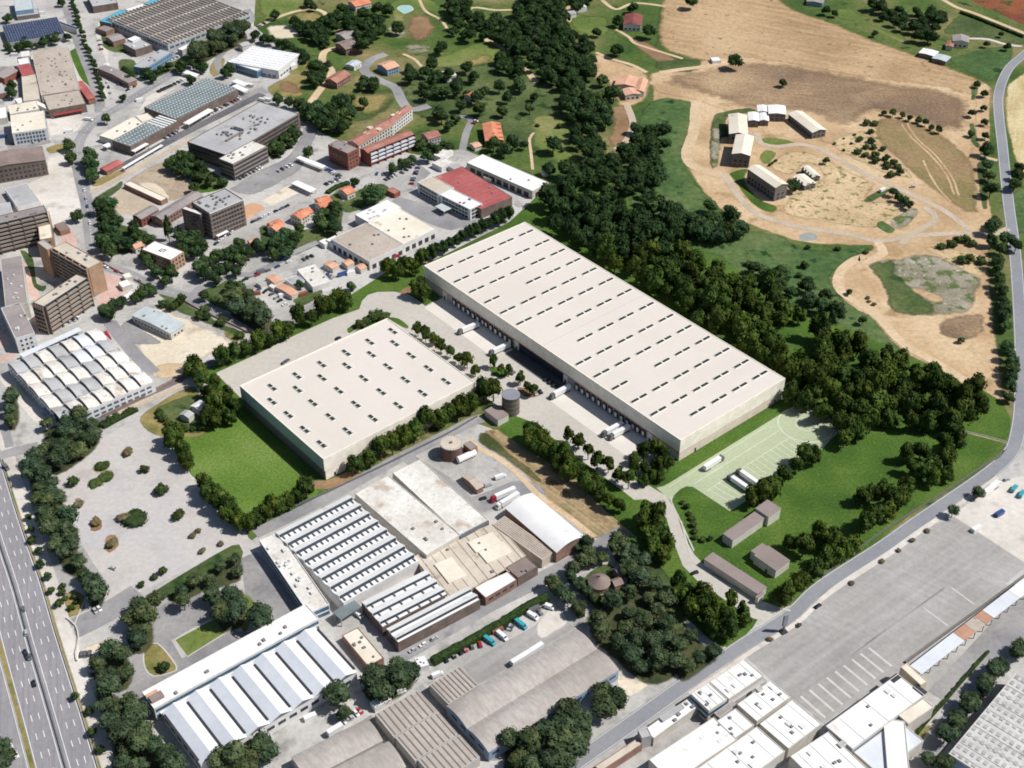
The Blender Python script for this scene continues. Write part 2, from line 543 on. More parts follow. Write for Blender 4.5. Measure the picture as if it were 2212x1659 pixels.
def ribbon(name, m, spec, w, smooth=True, jit=0.0, step=5.0):
    P = pts(spec) if isinstance(spec, str) else spec
    if smooth:
        P = catmull(P, False, step)
    R = ribbon_pts(P, w)
    if jit:
        R = [tuple(jitter(list(r), jit)) for r in R]
    al = [q for r in R for q in r]
    xs = [p[0] for p in al]
    ys = [p[1] for p in al]
    z = level((min(xs), min(ys), max(xs), max(ys)))
    mb = MB()
    for i in range(len(R) - 1):
        mb.quad((*R[i][1], z), (*R[i + 1][1], z), (*R[i + 1][0], z), (*R[i][0], z))
    o = link(name, mb.mesh(name, m, fix=False))
    return tag(o, None, None, None, 'structure'), P, z

def dashes(name, P, z, offs, dash, gap, w, m='line_paint'):
    """painted lines at several offsets from a centre line; dash=0 gives a solid line"""
    mb = MB()
    for off in offs:
        s = 0.0
        for i in range(len(P) - 1):
            a, b = Vector(P[i]), Vector(P[i + 1])
            L = (b - a).length
            d = (b - a) / L
            nrm = Vector((-d.y, d.x))
            t = 0.0
            while t < L:
                if dash == 0:
                    t1, on = L, True
                else:
                    ph = (s + t) % (dash + gap)
                    on = ph < dash
                    t1 = min(L, t + (dash - ph if on else dash + gap - ph) + 1e-3)
                if on:
                    p, q = a + d * t + nrm * off, a + d * t1 + nrm * off
                    mb.quad((*(p - nrm * w / 2), z), (*(q - nrm * w / 2), z), (*(q + nrm * w / 2), z), (*(p + nrm * w / 2), z))
                t = t1
            s += L
    return tag(link(name, mb.mesh(name, m, fix=False)), None, None, None, 'structure')

def off(P, d):
    """a parallel course: positive to the left of the way it runs"""
    return [r[0] if d > 0 else r[1] for r in ribbon_pts(P, 2 * abs(d))]

# ================================================================ THE GROUND
gb = MB()
N = 24
for i in range(N):
    for j in range(N):
        x0, x1 = -6000 + 12000 * i / N, -6000 + 12000 * (i + 1) / N
        y0, y1 = -3000 + 15000 * j / N, -3000 + 15000 * (j + 1) / N
        gb.quad((x0, y0, 0), (x1, y0, 0), (x1, y1, 0), (x0, y1, 0))
tag(link('ground', gb.mesh('ground', 'meadow', fix=False)), None, None, None, 'structure')

# town, works yards and everything paved
patch('pavement', 'urban_paving', 'F -420,-120 560,-120 548,55 655,150 632,205 650,262 720,300 905,335 1000,322 1188,400 1150,455 940,560 840,600 780,640 '
      '620,735 470,805 420,870 540,1170 700,1060 1030,915 1060,925 1330,1130 1410,1230 1560,1400 1640,1335 1800,1270 2010,1110 2150,1010 2240,880 2500,700 2600,1900 -300,1900', False)
# --- meadows and fields, top of the view
patch('meadow', 'green_meadow', 'F 1190,60 1250,120 1300,170 1300,250 1240,300 1160,330 1100,300 1000,260 900,250 860,200 900,150 1000,110 1080,120 1140,160', True, 2.5)
patch('meadow', 'light_grass', '10 555,390 700,340 900,270 1010,290 1060,350 1010,400 880,420 660,440', True, 2)
patch('dry_patch', 'dry_grass', '10 740,400 850,370 980,330 1010,370 960,420 800,430', True, 3)
patch('dry_patch', 'brown_soil', '10 430,120 520,90 600,130 610,210 560,260 470,270 425,210', True, 3)
patch('dry_patch', 'rubble_ground', '10 290,190 340,150 420,150 430,220 400,260 320,240', True, 2)
patch('dry_patch', 'rubble_ground', '10 400,300 520,280 600,310 570,350 440,350', True, 3)
patch('meadow', 'light_grass', '10 310,20 470,-20 640,20 660,130 600,90 520,60 430,90 420,140 340,140', True, 2)
patch('meadow', 'light_grass', '10 1240,770 1370,740 1480,800 1510,880 1480,960 1550,1030 1530,1100 1420,1080 1330,1000 1240,950', True, 2)
patch('dry_patch', 'brown_soil', '10 1270,850 1330,830 1420,860 1430,910 1350,910 1280,880', True, 3)
patch('meadow', 'light_grass', '00 1680,-20 1960,-40 1950,60 1830,100 1780,130 1700,120', True, 2)
patch('dry_patch', 'dry_grass', '00 1860,100 1990,70 2090,100 2100,150 2000,160 1880,140', True, 2)
patch('dry_patch', 'sand', '00 1720,180 1860,160 1960,210 1900,250 1780,250', True, 2)
patch('dry_patch', 'dry_grass', '00 1760,540 1860,490 1880,430 2000,400 2060,400 2000,520 1960,590 2000,620 1850,640 1720,600', True, 2)
patch('dry_patch', 'brown_soil', '00 1790,560 1870,520 1940,560 1960,600 1870,610', True, 2)
patch('meadow', 'green_meadow', '10 30,600 330,580 370,640 280,740 130,800 40,760', True, 3)
patch('dry_patch', 'dry_grass', '10 60,620 300,600 330,650 200,760 80,720', True, 3)
patch('meadow', 'meadow', '10 1460,60 1640,130 1820,260 1950,310 2050,320 2090,60 2210,-40 1660,-60', True, 2)
patch('meadow', 'light_grass', '10 1470,130 1600,100 1720,110 1740,200 1600,270 1520,200', True, 2)
# --- dry hills and farm land, top right
patch('dry_hill', 'golden_soil', 'F 1458,-60 1425,30 1421,85 1445,112 1530,135 1620,138 1850,172 2100,222 2142,186 2040,140 1900,90 1790,45 1700,10 1640,-60', True, 1.5, rim=8)
patch('farm_land', 'sandy_soil', 'F 1412,190 1440,180 1500,205 1590,235 1760,255 1900,300 2085,300 2095,215 2142,190 2120,330 2135,420 2152,500 2138,560 2150,700 2168,840 2180,900 2160,870 '
      '2050,805 1960,770 1880,715 1815,640 1805,600 1830,560 1885,535 1850,530 1740,525 1650,497 1560,455 1515,410 1480,340 1500,235 1460,250 1415,240', True, 1)
patch('farm_land', 'sandy_soil', 'F 1405,160 1520,128 1620,122 1850,160 2100,202 2110,300 2080,360 1990,300 1900,300 1780,310 1740,262 1600,250 1550,235 1490,215 1420,200', True, 2)
patch('ploughed_field', 'ploughed_field', 'F 1418,165 1520,145 1612,130 1700,137 1900,170 2092,210 2085,300 2060,318 1980,265 1900,245 1860,270 1790,290 1765,252 1600,238 1560,222 1490,198 1440,185', True, 2.5, rim=24)
patch('farm_land', 'sandy_soil', '10 1640,340 1760,385 1980,470 1990,640 1800,700 1760,600 1700,520 1620,500', True, 2)
patch('farm_land', 'brown_soil', '10 1740,690 1850,690 1900,790 1890,930 1790,970 1720,900 1760,800', True, 2)
patch('farm_land', 'brown_soil', '10 1870,240 2000,280 2180,390 2120,440 2000,380 1900,300', True, 2)
patch('scrub', 'green_meadow', '20 -180,400 60,380 130,410 60,470 -140,460', True, 2)
patch('round_field', 'round_field', '20 1265,770 1400,765 1560,810 1700,880 1800,960 1890,1060 1915,1200 1925,1470 1830,1380 1700,1300 1600,1220 1480,1130 1380,1030 1290,950 1240,860', True, 1, rim=8)
patch('meadow', 'emerald_grass', '20 -180,640 60,655 80,700 70,900 20,1040 90,1180 200,1290 340,1440 430,1490 620,1520 760,1590 960,1620 1200,1590 1210,1620 '
      '21 1000,90 985,190 1060,290 1240,400 1400,580 1580,690 1700,760 1400,760 1000,480 600,300 200,0 20 -300,1500 -350,1100 -300,800', True, 1.5)
patch('farm_yard', 'brown_soil', '20 60,1050 240,1140 340,1280 300,1330 200,1260 100,1160', True, 2, rim=14)
patch('farm_yard', 'brown_soil', '20 820,1540 1000,1560 1150,1560 1180,1590 960,1600 840,1590', True, 2, rim=10)
patch('farm_yard', 'spotted_soil', '20 560,1080 640,1000 760,975 900,1010 1100,1120 1250,1190 1200,1300 1420,1310 1480,1400 1350,1430 1240,1480 900,1440 650,1380 720,1250 900,1150 820,1060 700,1130', True, 1.5)
patch('farm_yard', 'spotted_soil', '20 960,930 1130,850 1230,860 1290,960 1500,1140 1420,1150 1200,1080', True, 1.5)
patch('lawn', 'green_meadow', '20 190,770 300,715 440,700 480,730 300,760 300,890 240,900 220,1080 170,1060', True, 1)
patch('rubble', 'rubble_ground', '20 190,800 230,790 260,900 230,1080 175,1050', True, 1.5)
patch('lawn', 'site_grass', '20 300,1120 420,1095 410,1180 500,1290 615,1340 570,1380 450,1325 330,1170', True, .8)
patch('lawn', 'light_grass', '20 505,900 600,890 740,930 600,950 520,935', True, .8)
patch('lawn', 'light_grass', '20 500,1000 540,970 610,990 560,1060 500,1050', True, .8)
patch('lawn', 'emerald_grass', '20 1250,1460 1290,1430 1385,1490 1330,1515', True, .6)
patch('rubble', 'rubble_ground', '20 1340,1430 1480,1350 1530,1360 1510,1420 1400,1490', True, 1)
patch('scrub', 'green_meadow', '20 1170,1300 1230,1250 1330,1220 1340,1240 1230,1310', True, .8)
patch('verge', 'green_meadow', '20 1870,540 1930,560 1900,640 1880,760 1940,940 1890,950 1855,860 1865,640', True, .8)
patch('verge', 'green_meadow', '20 1905,1060 1950,1080 1980,1260 1960,1370 1925,1290', True, .8)
patch('sand_strip', 'sandy_soil', '20 1910,570 1990,560 1995,760 1990,940 1920,940 1890,800', True, .8)
patch('scrub', 'rubble_ground', '21 1205,55 1400,10 1600,-20 1760,40 1940,150 1920,260 1870,360 1700,390 1500,385 1350,345 1300,210', True, 2)
patch('scrub', 'green_meadow', '21 1205,60 1380,30 1400,110 1480,190 1560,260 1640,330 1600,380 1450,380 1340,340 1290,200', True, 2)
patch('sand_strip', 'golden_soil', '21 1470,215 1530,205 1660,250 1700,290 1640,310 1550,270', True, 1)
patch('farm_land', 'ploughed_field', '21 1680,420 1780,385 1960,370 1970,470 1900,540 1760,540 1660,500', True, 2)
patch('farm_yard', 'spotted_soil', '21 1560,-60 1900,-20 1960,60 1960,130 1850,110 1700,20', True, 1)
patch('pond', 'pond_water', '20 758,1520 830,1505 872,1530 860,1555 770,1560', True)
patch('stubble_field', 'stubble_field', '20 2140,520 2500,380 2600,1250 2260,1180 2150,1020 2090,760 2095,620', True, 1)
patch('meadow', 'emerald_grass', '20 1730,390 1900,330 2130,300 2120,410 2030,500 1990,525 1880,480', True, 1)
patch('meadow', 'green_meadow', '20 1690,200 1830,80 2000,120 2260,260 2200,290 1900,250 1780,230', True, 1)
patch('meadow', 'light_grass', '20 940,90 1080,60 1250,170 1500,280 1560,310 1400,270 1150,160', True, 1)
patch('ploughed_field', 'red_soil', '20 1680,-120 1900,20 2250,180 2500,100 2400,-300', False)
patch('meadow', 'emerald_grass', '20 2140,1250 2300,1230 2300,1500 2160,1480', True, 1)
# --- the works site: lawns round the two new warehouses
patch('lawn', 'site_grass', 'F 1105,475 1180,405 1300,405 1480,520 1560,560 1740,680 1850,715 1960,770 2050,805 2120,840 2165,870 2184,905 2181,940 2120,1005 2000,1085 1870,1190 1760,1270 '
      '1700,1303 1650,1310 1590,1285 1500,1225 1460,1160 1420,1090 1330,1050 1180,960 1140,900 1080,925 1130,985 1420,1225 1450,1250 1520,1300 1560,1390 1620,1345 1480,1225 1400,1100 1300,1000 1100,850 940,600', False)
patch('lawn', 'site_grass', 'F 1100,880 1140,900 1300,1010 1420,1080 1470,1170 1530,1250 1640,1320 1570,1398 1500,1350 1440,1290 1390,1210 1345,1120 1200,985 1085,930', True)
patch('lawn', 'site_grass', '01 1050,1140 1200,1170 1180,1180 1540,1030 1420,900 1240,740 1400,700 1900,440 2212,290 11 330,80 500,0 560,150 500,220 300,220 150,280 60,370 -100,420 '
      '01 1700,640 1440,790 1560,900 2212,1500 1950,1640 1690,1659 1560,1690 1400,1560 1240,1420', False)
patch('lawn', 'small_lawn', '01 1175,1180 1320,1110 1545,1035 1760,1240 2060,1490 2050,1560 1700,1640 1560,1690 1420,1560 1240,1410 1215,1280', False)
patch('bare_earth', 'brown_soil', '01 1960,1455 2120,1455 2300,1380 2330,1420 2200,1490 2060,1510', True)
patch('path', 'track', '21 1815,1133 1960,1165 2110,1208 2108,1217 1950,1175 1813,1141', False)
patch('bare_earth', 'brown_soil', '21 660,880 800,920 740,960 690,925', True, .5)
patch('yard', 'yard_paving', 'F 466,806 560,763 640,723 720,687 776,668 782,650 795,637 815,631 850,630 880,636 915,652 935,648 1180,800 1470,985 1400,1015 1365,1036 1400,1048 1440,1072 '
      '1460,1105 1478,1160 1500,1198 1540,1240 1600,1276 1650,1300 1685,1312 1700,1325 1660,1345 1625,1335 1560,1292 1510,1258 1475,1222 1455,1170 1440,1120 1420,1092 1395,1078 1370,1080 1345,1060 1250,990 '
      '1180,935 1150,912 1105,895 1035,850 1020,880 700,1030 530,870 505,845', False)
patch('apron', 'apron_concrete', '11 540,335 670,262 1110,560 960,642', False)
patch('apron', 'apron_concrete', '11 1355,940 1490,835 2010,1195 1965,1268 1868,1312', False)
PARK_FLOOR = True
patch('lawn', 'site_grass', '11 430,245 540,160 640,270 545,325 500,290', False)
patch('bare_earth', 'brown_soil', '11 375,235 440,195 470,215 420,250', True)
patch('island', 'site_grass', '11 40,470 130,420 290,360 310,400 90,490 50,500', True)
patch('island', 'site_grass', '11 300,400 370,405 435,455 420,470 360,440', True)
patch('island', 'site_grass', '11 960,720 1010,720 1110,750 1040,790 980,770', True)
patch('island', 'brown_soil', '11 1140,850 1200,860 1310,890 1220,920 1160,890', True)
patch('truck_park', 'grass_paving', 'z3 1610,108 1690,88 1800,165 1960,250 2140,350 1990,450 1850,612 1700,720 1440,835 1200,970 1130,1080 970,1190 930,1207 550,957 480,950 420,980 375,1020 340,1060 325,1110 170,965 240,950 300,920', False)
patch('field', 'strip_field', '11 940,1130 1010,1125 1200,1255 1500,1430 1700,1640 12 1910,160 1640,170 11 1420,1659 1250,1480 1120,1330 900,1190', False)
patch('field', 'red_strip', '11 950,1140 1010,1140 1240,1340 1500,1540 1450,1560 1180,1340', True, 1)
patch('verge', 'olive_grass', '11 880,1180 940,1135 1120,1290 1300,1440 1260,1470 1080,1330 910,1230', True, 1)
# --- gravel lot, gardens and yards at left
patch('gravel_lot', 'lot_gravel', '01 905,1020 900,1040 1020,1170 1250,1440 1410,1659 02 1440,0 1600,160 1650,200 1550,240 1270,350 1050,450 900,520 760,600 700,640 560,700 480,690 650,560 690,450 600,330 480,120 470,0 '
      '01 440,1659 370,1400 640,1200 800,1100', False)
patch('garden_border', 'dry_grass', '01 905,1040 1230,845 1300,900 1410,990 1330,1150 1200,1180 1010,1165', True, .6)
patch('garden', 'green_meadow', '01 1000,1000 1060,960 1240,900 1380,960 1330,1130 1190,1150 1040,1090', True, .6)
patch('dirt_lot', 'sand', '01 1010,310 1100,340 1230,400 1370,470 1530,570 1400,640 1240,700 1010,800 890,640 850,560 780,460 830,420 900,410', True, 2)
patch('dirt_lot', 'dark_paving', '01 785,450 860,405 960,500 1050,560 900,580 830,540', True, .8)
patch('dirt_lot', 'track', '01 1000,720 1170,690 1210,760 1040,800', True, 1)
patch('verge', 'green_meadow', '01 1020,240 1110,250 1240,320 1420,420 1590,500 1560,560 1440,490 1240,400 1100,330', True, 1)
patch('verge', 'dry_grass', '01 1420,470 1550,520 1540,570 1460,530', True, 1)
patch('garden', 'green_meadow', '01 1270,240 1480,150 1500,200 1480,320 1560,330 1500,370 1350,310', True, 1)
patch('garden', 'green_meadow', '01 1590,120 2000,-60 1900,-20 1860,10 1620,150', True, 1)
patch('garden', 'green_meadow', '01 1900,270 2050,210 2100,240 1950,330', True, .8)
patch('courtyard', 'pink_paving', '01 130,40 180,60 240,200 260,330 250,480 200,560 180,500 230,320 160,200', True)
patch('courtyard', 'pink_paving', '01 640,120 760,130 850,200 700,320 620,290 680,220', True)
patch('courtyard', 'pink_paving', '00 400,1520 470,1500 500,1580 480,1640 410,1600', True)
patch('courtyard', 'pink_paving', '01 -60,440 60,540 90,660 -60,680', True)
patch('garden', 'green_meadow', '01 130,-40 210,10 240,180 300,190 280,230 220,200 190,90', True)
patch('yard', 'dark_paving', '02 990,640 1280,480 1380,680 1110,830 1180,950 1500,770 1640,780 1000,1150 900,1240 810,1150 860,1020 850,880 960,850', False)
patch('yard', 'dark_paving', '02 1560,300 1660,260 1970,590 1760,740 1590,540', False)
patch('lawn', 'light_grass', '02 1130,830 1390,690 1500,760 1215,938', False)
patch('lawn', 'dry_grass', '02 935,880 1020,850 1145,1000 1110,1040 1000,1065 945,1020 930,950', True)
patch('lawn', 'light_grass', '02 1560,530 1660,600 1600,770 1560,740', True)
patch('lawn', 'green_meadow', '02 1270,350 1440,250 1550,210 1560,330 1330,470 1060,560 900,600 1040,490', True)
patch('forecourt', 'sand', '02 510,910 560,870 740,800 660,900 510,970', True, .6)
patch('lawn', 'dry_grass', '02 420,520 540,520 560,620 440,690', True, .8)
patch('bed', 'dry_grass', '01 605,1360 690,1325 715,1345 690,1390 620,1405', True)
patch('bed', 'dry_grass', '01 640,1430 720,1400 735,1415 690,1470 650,1465', True)
patch('bed', 'dry_grass', '01 590,1450 630,1445 660,1480 610,1490', True)
patch('bed', 'brown_soil', '01 485,1580 520,1570 540,1610 510,1640', True)
patch('bed', 'green_meadow', '02 815,60 880,90 945,60 950,20 900,-20 840,-10', True)
patch('bed', 'brown_soil', '02 765,50 810,20 830,30 800,65', True)
patch('bed', 'brown_soil', '02 585,120 615,20 660,70 650,115', True)
patch('bed', 'brown_soil', '02 680,230 690,160 750,150 770,215 710,265', True)
patch('court', 'clay_court', 'zB 1690,700 1900,620 2090,670 2180,780 2060,920 1750,1060 1720,900', True)
patch('court', 'sand', '00 1700,1300 1870,1200 1960,1260 1790,1350', False)
patch('lawn', 'site_grass', '00 1250,1120 1350,1100 1480,1190 1390,1240 1280,1250 1240,1200', True, .6)
patch('dirt_lot', 'tan_soil', '00 830,1170 1060,1050 1200,1150 1260,1230 1100,1300 900,1200', True, 1)
patch('dirt_lot', 'sand', '00 900,1190 1000,1180 1110,1270 1040,1310 950,1260', True, 1)
patch('dirt_lot', 'grey_track', '00 720,1290 820,1190 1010,1330 880,1400 740,1380', False)
patch('lawn', 'site_grass', '00 455,330 540,320 570,400 600,600 580,560 520,500', True)
patch('yard', 'dark_paving', '00 30,905 300,868 335,925 60,985', False)
patch('yard', 'dark_paving', '00 1460,660 1700,560 1740,600 1560,690', False)
patch('yard', 'dark_paving', '10 440,1190 500,1060 580,1120 480,1220', False)
patch('yard', 'pale_concrete', '00 640,140 700,330 690,480 760,620 700,640 620,420', True)
patch('yard', 'dark_paving', '00 1540,1190 1900,1010 1960,1090 1640,1260', True, 1)
patch('yard', 'dark_paving', '00 900,420 1180,300 1240,330 1000,460', False)
patch('verge', 'dry_grass', '00 590,1180 780,1100 810,1120 640,1210', True, 1)
patch('verge', 'green_meadow', '00 600,1290 760,1190 800,1170 780,1230 650,1310', True, .8)
patch('verge', 'dry_grass', '00 440,1060 480,1080 500,1190 470,1260 450,1150', True, .8)
patch('verge', 'dry_grass', '00 300,960 400,930 440,960 330,1000', True, .8)
patch('yard', 'pale_concrete', '00 310,1000 420,980 470,1100 500,1260 530,1350 470,1390 330,1480 300,1330 180,1260 160,1200 310,1130', False)
patch('yard', 'pale_concrete', '00 300,770 480,730 560,760 500,850 330,880', False)
patch('yard', 'pale_concrete', '00 950,630 1190,490 1230,520 1020,640 900,720', False)
patch('garden', 'green_meadow', '00 620,1350 740,1290 760,1440 960,1500 900,1620 700,1659 640,1620', True, 1)
patch('garden', 'green_meadow', '00 1700,1460 2000,1480 2100,1300 2212,1240 2212,1480 2000,1620 1850,1659 1700,1600', True, 1)
patch('garden', 'green_meadow', '10 -20,1330 160,1200 300,1200 290,1290 60,1380', True, 1)
patch('garden', 'green_meadow', '00 1060,1040 1240,980 1300,1060 1440,1180 1300,1200 1180,1130', True, 1)
patch('garden', 'green_meadow', '00 1730,880 1920,800 1940,900 1760,1040', True, 1)
patch('garden', 'green_meadow', '00 650,210 740,220 900,330 960,350 820,350 680,320', True, 1)
patch('garden', 'green_meadow', '00 770,390 870,390 900,480 840,540 780,480', True, 1)
patch('garden', 'green_meadow', '00 900,480 1150,380 1290,260 1560,130 1580,220 1300,380 1080,480 960,520', True, 1)
patch('garden', 'dry_grass', '00 1350,450 1400,370 1460,380 1440,470 1380,500', True, 1)
patch('garden', 'green_meadow', '12 1560,440 1690,340 1770,360 1800,430 1690,520 1620,500', True)
patch('garden', 'green_meadow', '12 1750,180 1850,190 2050,320 2212,560 2240,800 2212,960 2000,1080 1880,980 1700,830 1580,700 1680,540 1850,430', True, 1)
patch('forecourt', 'sand', '12 1780,1060 1860,1060 1990,1120 1960,1160 1870,1210 1790,1140', True, .6)
patch('bare_earth', 'brown_soil', '12 1640,1400 1700,1370 1830,1280 1930,1190 1900,1230 1760,1330', True, .6)
patch('yard', 'worn_lot', '12 790,1000 1000,880 1250,740 1400,620 1480,700 1510,755 1100,1000 880,1120', False)
patch('yard', 'pale_concrete', '12 1250,740 1390,600 1480,700 1430,760 1300,830', True, .8)
# big worn lorry park, bottom right
patch('lorry_park', 'worn_lot', '22 405,930 700,740 1180,330 1740,25 2240,340 1920,610 1450,990 920,1372 700,1190 540,1060', False)
patch('worn_patch', 'scraped_lot', '22 900,660 1050,560 1250,420 1480,240 1640,170 1680,230 1520,400 1300,540 1120,640 960,720', True, 5)
patch('yard', 'pale_concrete', '22 1745,20 1790,-10 2060,-200 2500,-300 2600,200 2240,345', False)
patch('verge', 'dry_grass', '22 1640,1330 1900,1000 2120,720 2240,590 2240,640 2000,900 1720,1260 1560,1480 1440,1680 1400,1680 1500,1440', True, .5)

# --- roads, tracks and paths
def hw(spec):
    return catmull(pts(spec), False, 8.0)

# the highway at lower left: two carriageways, a barrier between, a service road beyond
_, P, z = ribbon('highway', 'highway_asphalt', 'F -110,800 -62,960 -20,1106 0,1172 33,1273 63,1383 103,1519 143,1659 190,1830', 25.0)
dashes('lane_marking', P, z + .004, (-8.6, -5.2, 5.2, 8.6), 4.0, 7.5, .35)
dashes('edge_line', P, z + .006, (-12.0, -1.7, 1.7, 12.0), 0, 0, .3)
HIGHWAY = P
ribbon('verge', 'dry_grass', off(HIGHWAY, -13.6), 2.0, False)
_, P2, z2 = ribbon('service_road', 'highway_asphalt', off(HIGHWAY, -19.5), 9.0, False)
dashes('edge_line', P2, z2 + .004, (-4.0, 4.0), 0, 0, .25)
ribbon('verge', 'dry_grass', off(HIGHWAY, 13.4), 1.3, False)
ribbon('footway', 'pale_concrete', off(HIGHWAY, 17.6), 6.6, False)
ribbon('side_road', 'asphalt', '02 470,760 600,700 760,610 900,520', 14.0)
ribbon('overpass', 'asphalt', '01 -80,1330 0,1295 90,1270 250,1230', 8.0)
ribbon('side_road', 'asphalt', '01 -60,920 40,1150 60,1240', 5.0)

# streets of the works district
ribbon('street', 'asphalt', '00 430,40 470,160 530,330 590,480 635,620 650,730', 9.0)
ribbon('street', 'urban_paving', '00 490,-60 530,60 580,220 640,380 700,520 740,640 700,720', 11.0)
_, P3, z3 = ribbon('street', 'asphalt', '00 1310,370 1190,440 1050,520 900,610 780,690 690,740 600,800 540,870 505,950 505,1050 530,1180 560,1300 580,1450 610,1640 '
                   '01 660,50 850,125 1040,215 1240,275 1420,380 1620,480', 9.5)
dashes('lane_marking', P3, z3 + .004, (0,), 2.0, 3.0, .3)
ribbon('street', 'asphalt', '01 1240,275 1290,210 1400,180 1500,120 1620,120 1760,60 1900,-20 2060,-90', 6.0)
ribbon('street', 'track_bed', '00 780,1085 960,990 1200,860 1450,735 1700,610', 9.0)
ribbon('street', 'grey_track', '00 590,1250 760,1160 1000,1030 1240,900', 6.0)
ribbon('street', 'asphalt', '00 1520,1240 1640,1180 1800,1090 1920,1010 1990,900 2010,830 1960,800', 12.0)
ribbon('street', 'urban_paving', '00 1390,1580 1500,1510 1700,1390 1900,1290 2100,1200 10 0,1170 120,1130 260,1090', 8.0)
ribbon('street', 'asphalt', '10 290,350 190,390 150,460 250,520 350,570 390,650 450,710 570,685', 9.0)
ribbon('street', 'asphalt', '10 750,755 840,770 810,860 785,970', 6.0)
ribbon('street', 'asphalt', '10 320,1310 520,1370 700,1440 860,1470', 20.0)
ribbon('street', 'urban_paving', '10 420,1659 640,1540 860,1470 1000,1400 1140,1320 1180,1270', 8.0)
ribbon('street', 'asphalt', '00 1600,60 1630,130 1560,190 1480,300 1410,390 1430,470', 6.5)
ribbon('street', 'urban_paving', '00 1330,440 1240,500 1060,590', 5.0)
ribbon('street', 'track', '00 2212,310 2110,330 2090,400 2150,470 2060,600 2000,680', 7.0)
ribbon('street', 'asphalt', '01 705,420 780,520 880,640 1000,760', 8.5)
ribbon('street', 'urban_paving', '01 -60,640 200,560 420,450 620,380 800,400', 9.0)
ribbon('railway_bed', 'track_bed', '01 630,1065 800,980 1000,880 1210,775 1400,680', 6.0)
ribbon('path', 'grey_track', '01 700,1060 900,960 1080,880 1230,810', 5.0)
ribbon('path', 'pale_concrete', '01 10,760 120,900 260,1060 330,1120', 7.0)
# lane below the small warehouse and the drive between the factories
_, P4, z4 = ribbon('lane', 'asphalt', '11 -560,1800 -330,1690 0,1520 320,1340 620,1190 840,1075 920,1050', 8.0)
ribbon('lane', 'asphalt', '11 420,1300 560,1390 700,1480 860,1640', 8.0)
ribbon('yard_road', 'asphalt', '11 860,1620 1000,1570 1180,1500 1250,1560', 14.0)
ribbon('lane', 'asphalt', '12 330,955 520,850 720,735 940,610 1160,500 1330,420 1500,330 1660,230 1830,130', 10.0)
ribbon('lane', 'asphalt', '12 1400,370 1520,500 1650,640 1720,700', 6.5)
ribbon('path', 'track', '11 820,1190 900,1250 1000,1300 1120,1390 1210,1480 1300,1570 12 1480,40 1640,165', 3.6)
# the public road round the right edge
_, P5, z5 = ribbon('road', 'road_asphalt', 'F 2260,80 2212,118 2178,150 2158,200 2158,250 2165,310 2172,380 2180,450 2192,540 2200,640 2206,760 2205,880 2198,936 2188,970 2168,995 2141,1018 2091,1054 2041,1088 1975,1133 1908,1181 '
                   '1775,1268 1708,1330 1608,1393 1540,1440 1475,1483 1340,1580 1240,1650 1150,1720', 8.6)
dashes('edge_line', P5, z5 + .004, (-3.7, 3.7), 0, 0, .2)
ribbon('kerb_strip', 'pale_concrete', 'F 2155,1030 2104,1066 2054,1100 1988,1147 1921,1196 1788,1283 1722,1344 1622,1407 1488,1498', 3.0)
ribbon('path', 'asphalt', '22 2260,620 2140,800 1990,1000 1830,1230 1690,1430 1560,1620 1500,1720', 9.0)
ribbon('path', 'dark_paving', '22 2212,560 2000,800 1800,1020 1640,1190', 8.0)
# farm tracks
ribbon('farm_track', 'grey_track', '20 255,1120 340,1240 450,1365 600,1430 800,1480 1050,1515 1260,1560 1500,1530 1800,1510 2000,1520 2110,1480', 5.5, jit=.5)
ribbon('farm_track', 'grey_track', '20 480,860 510,930 620,950 760,935 900,970 1020,1035 1150,1110 1300,1180 1500,1270 1700,1370 1860,1490', 5.5, jit=.5)
ribbon('farm_track', 'track', '20 90,650 70,850 25,1020 120,1100 255,1130', 9.0, jit=.8)
ribbon('farm_track', 'track', '20 1260,1570 1300,1640 1180,1700 21 1150,10 1030,90 1010,200 1080,270 1260,390 1420,560 1640,690 1860,830', 7.0, jit=.6)
ribbon('farm_track', 'sandy_soil', '20 960,870 1100,820 1220,770 1300,745 1500,780', 4.0, jit=.5)
ribbon('farm_track', 'grey_track', '20 1560,1340 1640,1420 1480,1520 1420,1580', 5.0, jit=.5)
ribbon('farm_track', 'track', '20 1920,1010 2040,1040', 4.0)
ribbon('farm_track', 'track', '20 -150,470 30,445 150,430 300,400', 6.0, jit=.5)
ribbon('farm_track', 'track', '20 1600,-60 1760,40 1900,90 2250,230', 5.0)
ribbon('farm_track', 'pale_concrete', '20 1850,250 1980,255 2100,290 2200,300', 4.0)
ribbon('farm_track', 'grey_track', '10 1850,680 1890,800 1850,910 1780,970', 6.0)
ribbon('farm_track', 'track', '10 1650,340 1760,385 1880,420 1980,470', 4.0)
ribbon('farm_track', 'track', '10 1780,190 1870,245 1900,280 2050,330 2212,380', 3.5)
ribbon('farm_track', 'track', '10 930,255 1050,310 1130,385 1200,460 1265,535', 6.0, jit=.6)
ribbon('path', 'track', '10 500,-20 545,70 640,125 690,190', 3.0)
ribbon('path', 'track', '10 790,120 850,50 1000,65 1170,60', 4.0)
ribbon('path', 'track', '10 1690,0 1780,60 1900,20 2100,40', 4.0)
ribbon('path', 'track', '10 1250,860 1220,900 1230,1000 1240,1100', 2.4)
ribbon('path', 'track', '10 1460,90 1480,140 1470,40', 4.0)
ribbon('path', 'track', '00 1650,180 1830,100 1990,60 2100,80 2130,170 2212,200', 5.0)
ribbon('path', 'track', '10 400,350 470,380 520,430', 3.0)

